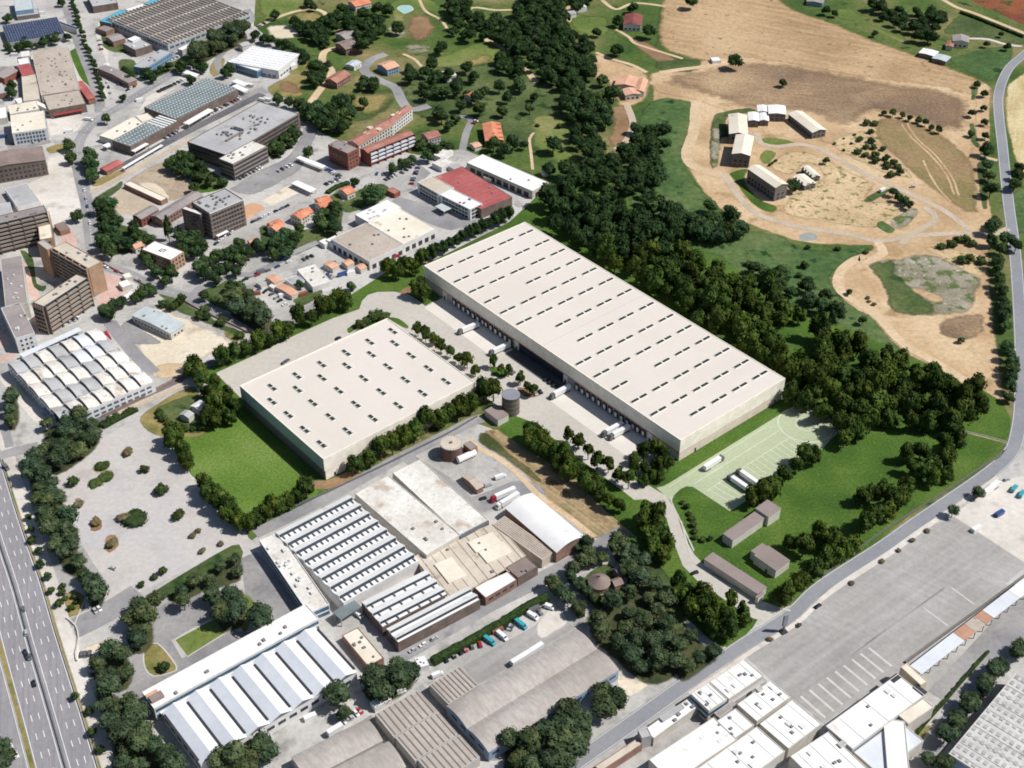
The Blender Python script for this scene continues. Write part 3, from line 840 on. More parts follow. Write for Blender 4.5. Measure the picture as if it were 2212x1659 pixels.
# painted bays: lorry park at the bottom right, truck park, turning circle
def bay_lines(name, spec_a, spec_b, n, w, m):
    A, Bq = pts(spec_a), pts(spec_b)
    mb = MB()
    zz = level((min(p[0] for p in A + Bq), min(p[1] for p in A + Bq), max(p[0] for p in A + Bq), max(p[1] for p in A + Bq)))
    for i in range(n):
        t = i / (n - 1)
        a = Vector(A[0]).lerp(Vector(A[1]), t)
        b = Vector(Bq[0]).lerp(Vector(Bq[1]), t)
        d = (b - a).normalized()
        q = Vector((-d.y, d.x)) * w / 2
        mb.quad((*(a - q), zz), (*(b - q), zz), (*(b + q), zz), (*(a + q), zz))
    tag(link(name, mb.mesh(name, m)), None, None, None, 'structure')

bay_lines('bay_marking', '22 765,1195 1205,880', '22 925,1335 1355,1000', 9, 1.3, 'lot_line')
ribbon('lot_seam', 'dark_paving', '22 730,1190 1000,1010 1200,850 1700,490', 1.0)
ribbon('lot_seam', 'lot_line', '22 1740,490 1890,600', .8)
ribbon('lot_seam', 'lot_line', '22 1560,620 1720,740', .8)
bay_lines('bay_marking', 'z3 720,985 1020,790', 'z3 960,1130 1260,920', 7, .35, 'pale_line')
bay_lines('bay_marking', 'z3 1040,775 1550,440', 'z3 1215,890 1720,560', 11, .35, 'pale_line')
def marking_line(spec, w=.35):
    ribbon('lane_marking', 'pale_line', spec, w, smooth=False)
marking_line('z3 560,925 1440,375')
marking_line('z3 690,1000 1560,440')
marking_line('z3 300,960 1330,320', .25)
def ring(cx, cy, r, w, m):
    (x, y), = pts('z3 %g,%g' % (cx, cy))
    mb = MB()
    zz = level((x - r, y - r, x + r, y + r))
    n = 64
    for i in range(n):
        a, b = 2 * math.pi * i / n, 2 * math.pi * (i + 1) / n
        mb.quad(*[(x + q * math.cos(t), y + q * math.sin(t), zz) for q, t in ((r - w / 2, a), (r + w / 2, a), (r + w / 2, b), (r - w / 2, b))])
    tag(link('circle_marking', mb.mesh('circle_marking', m)), None, None, None, 'structure')
ring(1720, 310, 16.5, .6, 'pale_line')
ring(1720, 310, 6.2, .5, 'pale_line')

for sp in ('20 1420,805 1470,880 1600,1000 1700,1120 1760,1260', '20 1455,800 1520,900 1640,1010 1740,1140 1790,1270', '20 1560,1040 1610,1150 1680,1250 1740,1310'):
    ribbon('farm_track', 'sandy_soil', sp, 1.8, jit=.4)

# kerbs round the works lawns
for sp in ('02 1130,830 1390,690 1500,760 1215,938 1130,830', '02 935,880 1020,850 1145,1000 1110,1040 1000,1065 945,1020 930,950 935,880', '02 560,545 470,760 500,860'):
    ribbon('kerb_line', 'kerb', sp, .7, len(sp) > 60 and '935,880' in sp)
ribbon('kerb_line', 'kerb', 'z3 340,1060 325,1110 400,1270 470,1420 560,1620', .8)
ribbon('kerb_line', 'kerb', '22 -10,60 60,300 120,350 260,430 400,540 520,610 700,640', .9)
ribbon('kerb_line', 'kerb', '11 -80,560 60,500 150,440 290,350', .7)

# ================================================================ BUILDINGS
MCACHE = {}

def cached(key, make):
    if key not in MCACHE:
        MCACHE[key] = make()
    return MCACHE[key]

def fit(spec, h):
    P = [Vector(p) for p in pts(spec, h)]
    if len(P) == 3:
        P.append(P[0] + P[2] - P[1])
    u = ((P[1] - P[0]) + (P[2] - P[3]))
    v = ((P[3] - P[0]) + (P[2] - P[1]))
    if u.x * v.y - u.y * v.x < 0:
        P = [P[1], P[0], P[3], P[2]]
        u = -u
    c = (P[0] + P[1] + P[2] + P[3]) / 4
    L = u.length / 2
    un = u.normalized()
    vn = Vector((-un.y, un.x))
    W = v.dot(vn) / 2
    return c, math.atan2(un.y, un.x), L, W

class Bld:
    def __init__(self, name, label, spec, h, cat='building', group=None):
        self.c, self.rz, self.L, self.W = fit(spec, h)
        self.h = h
        self.o = thing(name, label, cat, (self.c.x, self.c.y, 0), self.rz, group)
        self.rng = random.Random(hash((round(self.c.x, 1), round(self.c.y, 1))) & 0xffff)
        un = Vector((math.cos(self.rz), math.sin(self.rz)))
        vn = Vector((-un.y, un.x))
        self.sides = []      # (outward normal angle local, centre, length) only those turned towards the viewer's side
        for k, (nx, ny, ln, off) in enumerate(((0, -1, 2, 3), (1, 0, 3, 2), (0, 1, 2, 3), (-1, 0, 3, 2))):
            length = self.L if k % 2 == 0 else self.W
            dist = self.W / 2 if k % 2 == 0 else self.L / 2
            n = un * nx + vn * ny
            pc = self.c + n * dist
            facing = n.dot(Vector((0, 0)) - pc) > 0
            self.sides.append((k, nx, ny, length, dist, facing))

    def walls(self, m, h=None, t=.35, base=None):
        L, W, h = self.L / 2, self.W / 2, h or self.h
        mb = MB()
        mb.box(-L, L, -W, -W + t, 0, h).box(-L, L, W - t, W, 0, h).box(-L, -L + t, -W + t, W - t, 0, h).box(L - t, L, -W + t, W - t, 0, h)
        return mb.build('wall', m, self.o)

    def flat(self, m, drop=.5):
        L, W = self.L / 2 - .35, self.W / 2 - .35
        return MB().box(-L, L, -W, W, self.h - drop - .3, self.h - drop).build('roof', m, self.o)

    def cap(self, m, over=.15, t=.25):
        L, W = self.L / 2 + over, self.W / 2 + over
        return MB().box(-L, L, -W, W, self.h - t, self.h).build('roof', m, self.o)

    def gable(self, m, rh, wallm, over=.4, axis='x', n=1, mats=None, rib=None):
        """n pitched bays; ridges along axis"""
        L, W = (self.L, self.W) if axis == 'x' else (self.W, self.L)
        b = W / n
        wm = MB()
        for i in range(n):
            y0 = -W / 2 + i * b
            sgn = [(y0, self.h), (y0 + b, self.h), (y0 + b / 2, self.h + rh)]
            wm.prism([(s if axis == 'x' else s, z) for s, z in sgn], -L / 2 + .02, L / 2 - .02, axis)
        wm.build('gable_wall', wallm, self.o)
        for i in range(n):
            y0 = -W / 2 + i * b
            for k, (ya, yb) in enumerate(((y0, y0 + b / 2), (y0 + b, y0 + b / 2))):
                ex = over if ((i == 0 and k == 0) or (i == n - 1 and k == 1)) else -.05
                sg = 1 if k else -1
                sl = rh / (b / 2)
                a0, z0 = ya + sg * ex, self.h - ex * sl
                prof = [(a0, z0 + .02), (yb, self.h + rh + .02), (yb, self.h + rh + .2), (a0, z0 + .2)]
                mm = mats[(2 * i + k) % len(mats)] if mats else m
                MB().prism(prof, -L / 2 - over, L / 2 + over, axis).build('roof_slope', mm, self.o)
        return self

    def barrel(self, m, rh, wallm, n=1, over=.3, axis='x', seg=12, smooth=False):
        L, W = (self.L, self.W) if axis == 'x' else (self.W, self.L)
        b = W / n
        for i in range(n):
            y0 = -W / 2 + i * b
            arc = [(y0 + b * (j / seg), self.h + rh * math.sin(math.pi * (0.08 + .84 * j / seg)) - rh * math.sin(math.pi * .08)) for j in range(seg + 1)]
            MB().prism(arc + [(y0 + b, self.h - .2), (y0, self.h - .2)], -L / 2 + .05, L / 2 - .05, axis).build('gable_wall', wallm, self.o)
            up = [(s, z + .22) for s, z in arc]
            lo = [(s, z + .03) for s, z in arc]
            MB().prism(up + lo[::-1], -L / 2 - over, L / 2 + over, axis).build('roof_vault', m[i % len(m)] if isinstance(m, list) else m, self.o)
        return self

    def saw(self, n, rh, m, glassm='glass', wallm='white_wall', frac=.62, flip=False, axis='x', ticks=0, gf=.16):
        """n teeth, each a long pale slope and a steep glazed face"""
        L, W = (self.L, self.W) if axis == 'x' else (self.W, self.L)
        b = W / n
        for i in range(n):
            y0, y1 = -W / 2 + i * b, -W / 2 + (i + 1) * b
            if flip:
                pk = y1 - b * frac
                s0, g0 = y1, y0
            else:
                pk = y0 + b * frac
                s0, g0 = y0, y1
            gl = pk + (g0 - pk) * gf
            MB().prism([(s0, self.h), (pk, self.h + rh), (gl, self.h)], -L / 2 + .05, L / 2 - .05, axis).build('gable_wall', wallm, self.o)
            MB().prism([(s0, self.h + .03), (pk, self.h + rh + .03), (pk, self.h + rh + .22), (s0, self.h + .22)], -L / 2, L / 2, axis).build('roof_slope', m, self.o)
            e = .06 if g0 > pk else -.06
            MB().prism([(pk + e, self.h + rh - .05), (gl + e, self.h), (gl + 2.5 * e, self.h), (pk + 2.5 * e, self.h + rh - .05)], -L / 2 + .3, L / 2 - .3, axis).build('glazing', glassm, self.o)
            if abs(g0 - gl) > .4:
                lo, hi = sorted((gl, g0))
                mb = MB()
                if axis == 'x':
                    mb.box(-L / 2 + .05, L / 2 - .05, lo, hi, self.h - .3, self.h - .02)
                else:
                    mb.box(lo, hi, -L / 2 + .05, L / 2 - .05, self.h - .3, self.h - .02)
                mb.build('valley', m, self.o)
            for t in range(ticks):
                s = -L / 2 + L * (t + .5) / ticks
                me = cached(('vent', round(b * .2, 1)), lambda: MB().box(-.3, .3, -b * .14, b * .14, 0, .7).mesh('roof_vent', 'gutter'))
                yy = (gl + g0) / 2
                link('roof_vent', me, self.o, (s, yy, self.h - .02) if axis == 'x' else (yy, s, self.h - .02), 0 if axis == 'x' else math.pi / 2)
        return self

    def windows(self, rows, pitch, w, hh, m='glass', z0=1.2, dz=3.1, skip=(), name='window', only=None, off=0, margin=1.2):
        me = cached((name, w, hh, m), lambda: MB().box(-w / 2, w / 2, -.06, .06, -hh / 2, hh / 2).mesh(name, m))
        for k, nx, ny, length, dist, facing in self.sides:
            if not facing or k in skip or (only is not None and k not in only):
                continue
            n = max(1, int((length - 2 * margin + pitch - w) / pitch))
            for r in range(rows):
                for i in range(n):
                    s = (i - (n - 1) / 2) * pitch + off
                    z = z0 + r * dz + hh / 2
                    if k % 2 == 0:
                        loc = (s, ny * (dist + .03), z)
                    else:
                        loc = (nx * (dist + .03), s, z)
                    link(name, me, self.o, loc, 0 if k % 2 == 0 else math.pi / 2)
        return self

    def band(self, name, m, z0, z1, proud=.05, skip=(), inset=0.0):
        for k, nx, ny, length, dist, facing in self.sides:
            if not facing or k in skip:
                continue
            mb = MB()
            ln = length / 2 - inset
            if k % 2 == 0:
                a, b = sorted((ny * dist, ny * (dist + proud)))
                mb.box(-ln, ln, a, b, z0, z1)
            else:
                a, b = sorted((nx * dist, nx * (dist + proud)))
                mb.box(a, b, -ln, ln, z0, z1)
            mb.build(name, m, self.o)
        return self

    def balconies(self, floors, dz, z0, depth=1.3, m='band_wall', fins=0, finm='dark_brick', skip=(), ph=1.05, inset=.6):
        for k, nx, ny, length, dist, facing in self.sides:
            if not facing or k in skip:
                continue
            ln = length / 2 - inset
            def bx(s0, s1, d0, d1, za, zb, nm, mm):
                mb = MB()
                if k % 2 == 0:
                    a, b = sorted((ny * (dist + d0), ny * (dist + d1)))
                    mb.box(s0, s1, a, b, za, zb)
                else:
                    a, b = sorted((nx * (dist + d0), nx * (dist + d1)))
                    mb.box(a, b, s0, s1, za, zb)
                return mb.build(nm, mm, self.o)
            for f in range(floors):
                z = z0 + f * dz
                bx(-ln, ln, .01, depth, z - .2, z + ph, 'balcony', m)
                bx(-ln + .3, ln - .3, .005, .12, z + ph + .05, z + dz - .35, 'window_strip', 'glass')
            for i in range(fins + 1):
                if fins:
                    s = -ln + 2 * ln * i / fins
                    bx(s - .25, s + .25, .003, depth + .15, 0, z0 + floors * dz - .3, 'wall_fin', finm)
        return self

    def vents(self, n, m='vent_grey', s=1.3, hh=1.0, z=None, area=.8, name='roof_vent', fx=0, fy=0):
        z = self.h - .5 if z is None else z
        for i in range(n):
            a = self.rng.uniform(.6, 1.5)
            key = (name, m, s, hh, int(a * 3))
            me = cached(key, lambda: MB().box(-s * a / 2, s * a / 2, -s / 2, s / 2, 0, hh).mesh(name, m))
            link(name, me, self.o, ((fx + self.rng.uniform(-.5, .5) * area) * self.L * .95, (fy + self.rng.uniform(-.5, .5) * area) * self.W * .95, z), self.rng.choice((0, math.pi / 2)))
        return self

    def ribs(self, n, m, axis='x', z=None, w=.35, hh=.25, name='roof_rib', inset=.5):
        z = self.h - .5 if z is None else z
        L, W = (self.L, self.W) if axis == 'x' else (self.W, self.L)
        me = MB()
        if axis == 'x':
            me.box(-L / 2 + inset, L / 2 - inset, -w / 2, w / 2, 0, hh)
        else:
            me.box(-w / 2, w / 2, -L / 2 + inset, L / 2 - inset, 0, hh)
        me = me.mesh(name, m)
        for i in range(n):
            s = -W / 2 + W * (i + .5) / n
            link(name, me, self.o, (0, s, z) if axis == 'x' else (s, 0, z))
        return self

    def door(self, side, s, w, hh, m='dark_door', name='door', z=0):
        k, nx, ny, length, dist, facing = self.sides[side]
        me = cached((name, w, hh, m), lambda: MB().box(-w / 2, w / 2, -.08, .08, 0, hh).mesh(name, m))
        loc = (s, ny * (dist + .05), z) if k % 2 == 0 else (nx * (dist + .05), s, z)
        return link(name, me, self.o, loc, 0 if k % 2 == 0 else math.pi / 2)

    def local(self, spec, z):
        """survey points in this building's own axes"""
        un = Vector((math.cos(self.rz), math.sin(self.rz)))
        vn = Vector((-un.y, un.x))
        return [((Vector(p) - self.c).dot(un), (Vector(p) - self.c).dot(vn)) for p in pts(spec, z)]

# ---- the long new warehouse
b = Bld('long_warehouse', 'huge long white warehouse with rows of dark rooflights and loading docks along one side', 'F 916.3,573.7 1470,951 1697.3,817.3 1134,479', 16.0, 'warehouse')
LW = b
hl, hw_ = b.L / 2, b.W / 2
wall = MB()
wall.box(-hl, hl, -hw_, -hw_ + .4, 6.4, 16).box(-hl, hl, hw_ - .4, hw_, 6.4, 16).box(-hl, -hl + .4, -hw_ + .4, hw_ - .4, 6.4, 16).box(hl - .4, hl, -hw_ + .4, hw_ - .4, 6.4, 16)
wall.build('upper_wall', 'new_wall', b.o)
lo = MB()
lo.box(-hl + .25, hl - .25, -hw_ + .25, -hw_ + .6, 0, 6.4).box(-hl + .25, -hl + .6, -hw_ + .6, hw_ - .25, 0, 6.4).box(-hl + .6, hl - .25, hw_ - .6, hw_ - .25, 0, 6.4)
lo.build('lower_wall', 'grey_wall', b.o)
MB().box(hl - .6, hl - .25, -hw_ + .6, hw_ - .6, 0, 6.4).build('end_wall', 'plinth_wall', b.o)
MB().box(-hl, hl, -hw_ - .12, -hw_ - .003, 6.25, 6.75).build('trim_strip', 'orange_trim', b.o)
MB().box(-hl + .4, hl - .4, -hw_ + .4, hw_ - .4, 15.3, 15.75).build('roof', 'new_roof', b.o)
MB().box(122 - hl, 122.35 - hl, -hw_ + .4, hw_ - .4, 15.75, 15.8).build('roof_seam', 'roof_joint', b.o)
def skylight(b, x, y, ln, wd, rz, z, gap=1.0, frame=.25):
    fm = cached(('sky', ln, wd), lambda: MB().box(-ln / 2 - frame, ln / 2 + frame, -wd / 2 - frame, wd / 2 + frame, 0, .35).mesh('skylight', 'skylight_frame'))
    s = link('skylight', fm, b.o, (x, y, z), rz)
    pl = (ln - gap) / 2
    pm = cached(('pane', ln, wd), lambda: MB().box(-pl / 2, pl / 2, -wd / 2, wd / 2, 0, .12).mesh('pane', 'skylight_glass'))
    for k in (-1, 1):
        link('pane', pm, s, (k * (pl + gap) / 2, 0, .352))
US = [12.3, 29.7, 46, 62, 78, 94.5, 112.2, 132.9, 150.8, 167, 183, 199.5, 215.5, 230.5]
VS = [9.2, 27, 45.2, 63.2, 81.4]
for i, us in enumerate(US):
    for j, vs in enumerate(VS):
        if (i, j) in ((3, 1), (6, 0), (7, 0), (10, 1), (13, 0)):
            continue
        skylight(b, us - hl, vs - hw_, 12.5, 1.9, math.pi / 2, 15.75)
# dock shelters with white doors, corner stair doors
dock_m = MB().box(-1.9, 1.9, -.7, 0, .9, 5.3).mesh('dock_shelter', 'dark_door')
dd_m = MB().box(-.95, .95, -.1, 0, 1.3, 4.3).mesh('dock_door', 'new_wall')
for u0, u1, n in ((33, 63.5, 7), (67, 91.5, 6), (155.5, 205, 11), (209, 213.5, 2)):
    for i in range(n):
        s = link('dock_shelter', dock_m, b.o, (u0 + (u1 - u0) * i / (n - 1) - hl, -hw_ + .25, 0))
        link('dock_door', dd_m, s, (0, -.7, 0))
for u0 in (22.5, 98, 145, 219):
    MB().box(u0 - hl - 2, u0 - hl + 2, -hw_ - .25, -hw_ + .25, 0, 6.2).build('entrance_bay', 'new_wall', b.o)
    MB().box(u0 - hl - .8, u0 - hl + .8, -hw_ - .33, -hw_ - .25, 0, 2.6).build('door', 'dark_door', b.o)
MB().box(100.5 - hl, 142.5 - hl, -hw_ - .1, -hw_ + .24, .1, 6.1).build('recess_shade_panel', 'glass', b.o)  # dark panel paints the shade of a set-back lower wall
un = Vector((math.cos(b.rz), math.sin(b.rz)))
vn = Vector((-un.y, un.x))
patch('painted_shade_strip', 'shade_asphalt', [tuple(b.c + un * (p - hl) + vn * (q - hw_)) for p, q in ((97, .2), (146, .2), (146, -9.5), (97, -9.5))], False)  # dark sheet paints the warehouse's shadow onto the ground
for v in (14, 84):
    MB().box(hl - .25, hl - .15, v - hw_ - .7, v - hw_ + .7, 0, 2.6).build('door', 'dark_door', b.o)
# ---- the smaller new warehouse
b = Bld('square_warehouse', 'new cream white warehouse with scattered dark rooflights and a teal shaded side wall', 'F 517.9,832.4 697.7,992 1026.4,824.6 836.2,687.4', 16.0, 'warehouse')
SW = b
hl, hw_ = b.L / 2, b.W / 2
MB().box(-hl, hl, -hw_, -hw_ + .4, 7, 16).box(-hl, hl, hw_ - .4, hw_, 0, 16).box(-hl, -hl + .4, -hw_ + .4, hw_ - .4, 0, 16).box(hl - .4, hl, -hw_ + .4, hw_ - .4, 6.4, 16).build('upper_wall', 'new_wall', b.o)
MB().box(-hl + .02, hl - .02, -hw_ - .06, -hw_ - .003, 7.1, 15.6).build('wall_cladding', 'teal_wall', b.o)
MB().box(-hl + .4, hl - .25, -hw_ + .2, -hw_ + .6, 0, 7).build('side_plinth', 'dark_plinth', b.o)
MB().box(hl - .6, hl - .25, -hw_ + .6, hw_ - .4, 0, 6.4).build('lower_wall', 'new_wall', b.o)
MB().box(-hl + .4, hl - .4, -hw_ + .4, hw_ - .4, 15.2, 15.6).build('roof', 'new_roof', b.o)
MB().box(hl - .25, hl - .17, -hw_ + 6, -hw_ + 7.4, 0, 2.6).build('door', 'dark_door', b.o)
for us, vv in ((14, (14, 31.7, 49.7, 68, 86, 104)), (25.5, (6.6, 24.5, 42.2, 60.5, 79, 97)), (42.5, (7, 24.2, 42.7, 61, 79.2, 97)),
               (60.2, (6.7, 24.5, 42.7, 61.2, 79.3, 97)), (77.4, (6.7, 24.6, 42.7, 61, 79.2, 97))):
    for vs in vv:
        skylight(b, us - hl, vs - hw_, 7.6, 2.1, 0, 15.6, .7, .2)
        MB().box(us - hl + .5, us - hl + 4.2, vs - hw_ + 1.7, vs - hw_ + 2.6, 15.6, 15.85).build('skylight_flap', 'vent_white', b.o)

# ---- water tank, pump house, silo and the little plant between the warehouses
(tx, ty), = pts('11 1098,1008')
t = thing('water_tank', 'grey round water tank with a flat lid beside the small pump house', 'tank', (tx, ty, 0))
MB().cyl(0, 0, 0, 13.0, 5.4, n=40).build('shell', 'tank_steel', t)
MB().cyl(0, 0, 13.0, 13.35, 5.6, n=40).build('lid', 'tank_top', t)
for zz in (3.2, 6.4, 9.6):
    MB().cyl(0, 0, zz, zz + .15, 5.45, n=40).build('hoop', 'steel', t)
b = Bld('pump_house', 'small flat pump house with brown roof next to the grey water tank', '11 930,1000 1003,960 1080,1030 1015,1062', 5.0, 'building')
b.walls('pale_wall', 4.75); b.cap('mauve_roof')
(tx, ty), = pts('11 715,1292')
t = thing('silo', 'round brick silo with pale flat top beside the works lane', 'silo', (tx, ty, 0))
MB().cyl(0, 0, 0, 9.2, 6.3, n=36).build('shell', 'silo_brick', t)
for i in range(24):
    a = i * math.pi / 12
    MB().box(-.12, .12, -.12, .12, 9.6, 10.4).build('rail_post', 'steel', t, (6.2 * math.cos(a), 6.2 * math.sin(a), 0))
MB().cyl(0, 0, 9.2, 9.6, 6.6, n=36).build('lid', 'beige_roof', t)
MB().cyl(0, 0, 8.3, 8.7, 6.5, n=36).build('rim', 'dark_plinth', t)
MB().cyl(0, 0, 9.6, 10.4, .9, n=12).build('hatch', 'vent_grey', t)
b = Bld('boiler_house', 'low brown boiler house built against the round brick silo', '11 795,1215 840,1195 875,1235 835,1262', 5.5)
b.walls('brick'); b.flat('grey_brown_roof', .1)
b = Bld('site_hut', 'long narrow pale roofed hut on the edge of the works lawn', '11 778,1425 818,1405 922,1490 880,1512', 4.0)
b.walls('brick').name; b.gable('tan_roof', 1.2, 'brick', axis='x')
t = thing('storage_tank', 'white horizontal storage cylinder lying beside the round silo', 'tank')
A, Bq = pts('11 755,1325 868,1275', 2)
t.location = ((A[0] + Bq[0]) / 2, (A[1] + Bq[1]) / 2, 0)
t.rotation_euler.z = math.atan2(Bq[1] - A[1], Bq[0] - A[0])
ln = math.dist(A, Bq)
MB().prism([(2 * math.cos(a * math.pi / 9), 2.4 + 2 * math.sin(a * math.pi / 9)) for a in range(18)], -ln / 2, ln / 2, 'x').build('drum', 'white_roof', t)
for s in (-.3, .3):
    MB().box(ln * s - .4, ln * s + .4, -1.5, 1.5, 0, 1.2).build('saddle', 'concrete_wall', t)

# ---- three brown roofed houses on the south lawn
def brown_house(name, label, spec, h, extra=()):
    b = Bld(name, label, spec, h, 'house')
    b.walls('pale_wall', h - .25); b.cap('mauve_roof')
    return b
b = brown_house('lawn_house', 'long low brown roofed house with a raised tower end beside the truck park lawn', 'z3 860,1450 1190,1205 1300,1280 965,1500', 6.0)
hl = b.L / 2
q = b.local('z3 1240,1180 1330,1118 1415,1190 1335,1252', 7.0)
cx_, cy_ = sum(p[0] for p in q) / 4, sum(p[1] for p in q) / 4
MB().box(cx_ - 5, cx_ + 5.2, cy_ - 4.6, cy_ + 4.6, 0, 7.4).build('tower', 'pale_wall', b.o)
MB().box(cx_ - 5.2, cx_ + 5.4, cy_ - 4.8, cy_ + 4.8, 7.4, 7.6).build('tower_roof', 'mauve_roof', b.o)
b = brown_house('gate_house', 'very long brown flat roofed house beside the entrance drive', '22 140,305 200,258 540,490 490,533', 5.0)
MB().box(b.L * .1, b.L * .1 + 5, b.W / 2 - .1, b.W / 2 + 1.6, 0, 4.88).build('porch', 'pale_wall', b.o)
MB().box(b.L * .1 - .2, b.L * .1 + 5.2, b.W / 2 - .05, b.W / 2 + 1.8, 4.89, 5.0).build('porch_roof', 'mauve_roof', b.o)
b = brown_house('office_house', 'squat brown roofed house with a notched corner between the lawn and hedge trees', '22 470,275 560,215 690,315 600,385', 6.0)
q = b.local('22 430,252 510,190 570,225 490,290', 6.0)
x0, x1 = min(p[0] for p in q), max(p[0] for p in q)
y0, y1 = min(p[1] for p in q), max(p[1] for p in q)
MB().box(x0 + 1, x1 - 1, y0 + 1, y1 - 1, 0, 5.7).build('wing', 'pale_wall', b.o)
MB().box(x0 + .9, x1 - .9, y0 + .9, y1 - .9, 5.7, 5.84).build('wing_roof', 'mauve_roof', b.o)
b.door(1, 1.5, 1.2, 2.4)

# ---- factory with the saw-tooth roofs, centre bottom
b = Bld('office_wing', 'long pale roofed office wing with blue glass strips beside the saw-tooth works', '02 1648,200 1785,135 2160,590 2030,635', 8.0)
b.walls('white_wall'); b.flat('stained_roof').name
b.band('window_band', 'blue_glass', 4.6, 7.0, .06, inset=.4); b.band('window_band', 'blue_glass', 1.2, 3.4, .06, inset=.4); b.vents(14, 'vent_white', 1.8, 1.2)
b = Bld('sawtooth_hall', 'saw-tooth factory hall with eight long white roof ridges and dark glazing', 'F 600,1148 752,1070 906,1210 736,1306', 8.0, 'factory')
b.walls('white_wall'); b.saw(8, 1.5, 'white_roof', ticks=14, axis='x', frac=.5)
b = Bld('flat_hall', 'white flat roofed factory hall with rusty stains beside the saw-tooth ridges', 'F 777,1060 847,1023 987,1159 911,1206', 8.5, 'factory')
b.walls('pale_wall'); b.flat('stained_roof', .3); b.vents(5)
b = Bld('flat_hall', 'clean white flat roofed hall next to the dark gutter, facing the brick silo', 'F 851,1020 911,990 1052,1124 989,1157', 8.5, 'factory')
b.walls('pale_wall'); b.flat('stained_roof', .3)
MB().box(b.L * -.5, b.L * .5, b.W / 2 + .05, b.W / 2 + .8, 0, 8.2).build('gutter', 'gutter', b.o)
b = Bld('low_hall', 'low beige factory roof carrying three bright white raised decks', '12 430,320 940,75 1300,310 720,530', 6.0, 'factory')
b.walls('beige_roof'); b.flat('beige_roof', .3); b.ribs(9, 'tan_roof', 'y', b.h - .3)
for sp in ('12 800,205 975,118 1050,180 870,275', '12 870,270 1045,178 1122,242 940,345', '12 580,335 690,280 830,410 720,470'):
    q = b.local(sp, 6.6)
    x0, x1 = min(p[0] for p in q), max(p[0] for p in q)
    y0, y1 = min(p[1] for p in q), max(p[1] for p in q)
    k = .1
    MB().box(x0 + k * (x1 - x0), x1 - k * (x1 - x0), y0 + k * (y1 - y0), y1 - k * (y1 - y0), 5.7, 6.5).build('roof_deck', 'cream_roof', b.o)
b.vents(4)
b = Bld('low_hall', 'narrow beige ribbed roof between the raised decks and the white vault', '12 1000,70 1075,10 1365,270 1280,320', 6.3, 'factory')
b.walls('beige_roof'); b.flat('beige_roof', .2); b.ribs(8, 'tan_roof', 'y', b.h - .2, .6)
b = Bld('vaulted_hall', 'bright white vaulted shed roof with a dark open gable', '11 1070,1630 1245,1540 12 1570,160 1385,272', 7.5, 'factory')
b.walls('brick'); b.barrel('white_roof', 3.2, 'dark_brick', axis='y')
b = Bld('workshop', 'white flat roofed workshop along the inner lane', '12 865,490 1062,368 1140,440 932,555', 6.0)
b.walls('brick'); b.flat('white_roof', .3); b.windows(1, 4.5, 3, 1.6, z0=2.6)
b = Bld('workshop', 'dark brown roofed brick workshop under the white vault', '12 1070,358 1190,285 1280,352 1142,428', 6.3)
b.walls('dark_brick'); b.flat('brown_roof', .25); b.vents(2)
b = Bld('sawtooth_hall', 'upper saw-tooth shed of three white ridges joined to the big works', '12 112,590 535,388 700,520 285,742', 7.0, 'factory')
b.walls('dark_brick'); b.saw(3, 1.4, 'white_roof', frac=.62, ticks=6)
b = Bld('sawtooth_hall', 'lower saw-tooth shed of two white ridges with a dark brick wall on the lane', '12 288,745 830,492 888,560 370,862', 7.0, 'factory')
b.walls('dark_brick'); b.saw(2, 1.4, 'white_roof', frac=.62); b.windows(1, 6, 3.5, 1.8, z0=3, skip=(2,))
b = Bld('annex', 'small flat cream roofed annex between the two works courtyards', '12 0,805 92,750 290,940 178,992', 5.0)
b.walls('brick'); b.flat('cream_roof', .3); b.vents(7, 'vent_grey', 1.0)
b = Bld('link_canopy', 'grey green canopy roof bridging the two factory blocks', '12 -60,650 82,562 126,615 0,695', 6.0, 'canopy')
MB().box(-b.L / 2, b.L / 2, -b.W / 2, b.W / 2, 5.4, 6).build('roof', 'grid_roof', b.o)
for sx in (-1, 1):
    for sy in (-1, 1):
        MB().box(sx * (b.L / 2 - .6) - .25, sx * (b.L / 2 - .6) + .25, sy * (b.W / 2 - .6) - .25, sy * (b.W / 2 - .6) + .25, 0, 5.4).build('post', 'steel', b.o)
# ---- front factory, bottom left
b = Bld('front_office', 'long narrow white flat roofed office block along the lawns', '02 922,1162 1988,592 2060,690 995,1278', 9.0)
b.walls('white_wall'); b.flat('white_roof', .4); b.band('window_band', 'blue_glass', 5.6, 7.6, .06, inset=.5); b.band('window_band', 'blue_glass', 1.6, 3.8, .06, inset=.5)
b.vents(6, 'vent_grey', 1.3)
q = b.local('02 965,1180 1030,1160 1055,1225 1000,1240', 9)
cx_, cy_ = sum(p[0] for p in q) / 4, sum(p[1] for p in q) / 4
MB().box(cx_ - 3.2, cx_ + 3.2, cy_ - 1.5, cy_ + 2.2, 8.6, 10.4).build('roof_hut', 'brown_roof', b.o)
MB().box(cx_ - 2.2, cx_ + 3.6, cy_ - 4.2, cy_ - 2.4, 8.6, 9.4).build('roof_hatch', 'pink_tile_roof', b.o)
b = Bld('gabled_works', 'white factory of seven parallel pitched roofs behind the narrow office block', '02 1062,1300 2022,758 2335,1030 1290,1638', 7.5, 'factory')
b.walls('white_wall'); b.gable('white_roof', 2.3, 'gutter', .1, 'y', 7, ['white_roof', 'blue_white_roof'])
for i in range(8):
    MB().box(-b.L / 2 + b.L * i / 7 - .6, -b.L / 2 + b.L * i / 7 + .6, -b.W / 2 + 2, b.W / 2 - 2, 7.6, 8.25).build('gutter', 'dark_door', b.o)
b.windows(1, 6, 4, 2, z0=3)
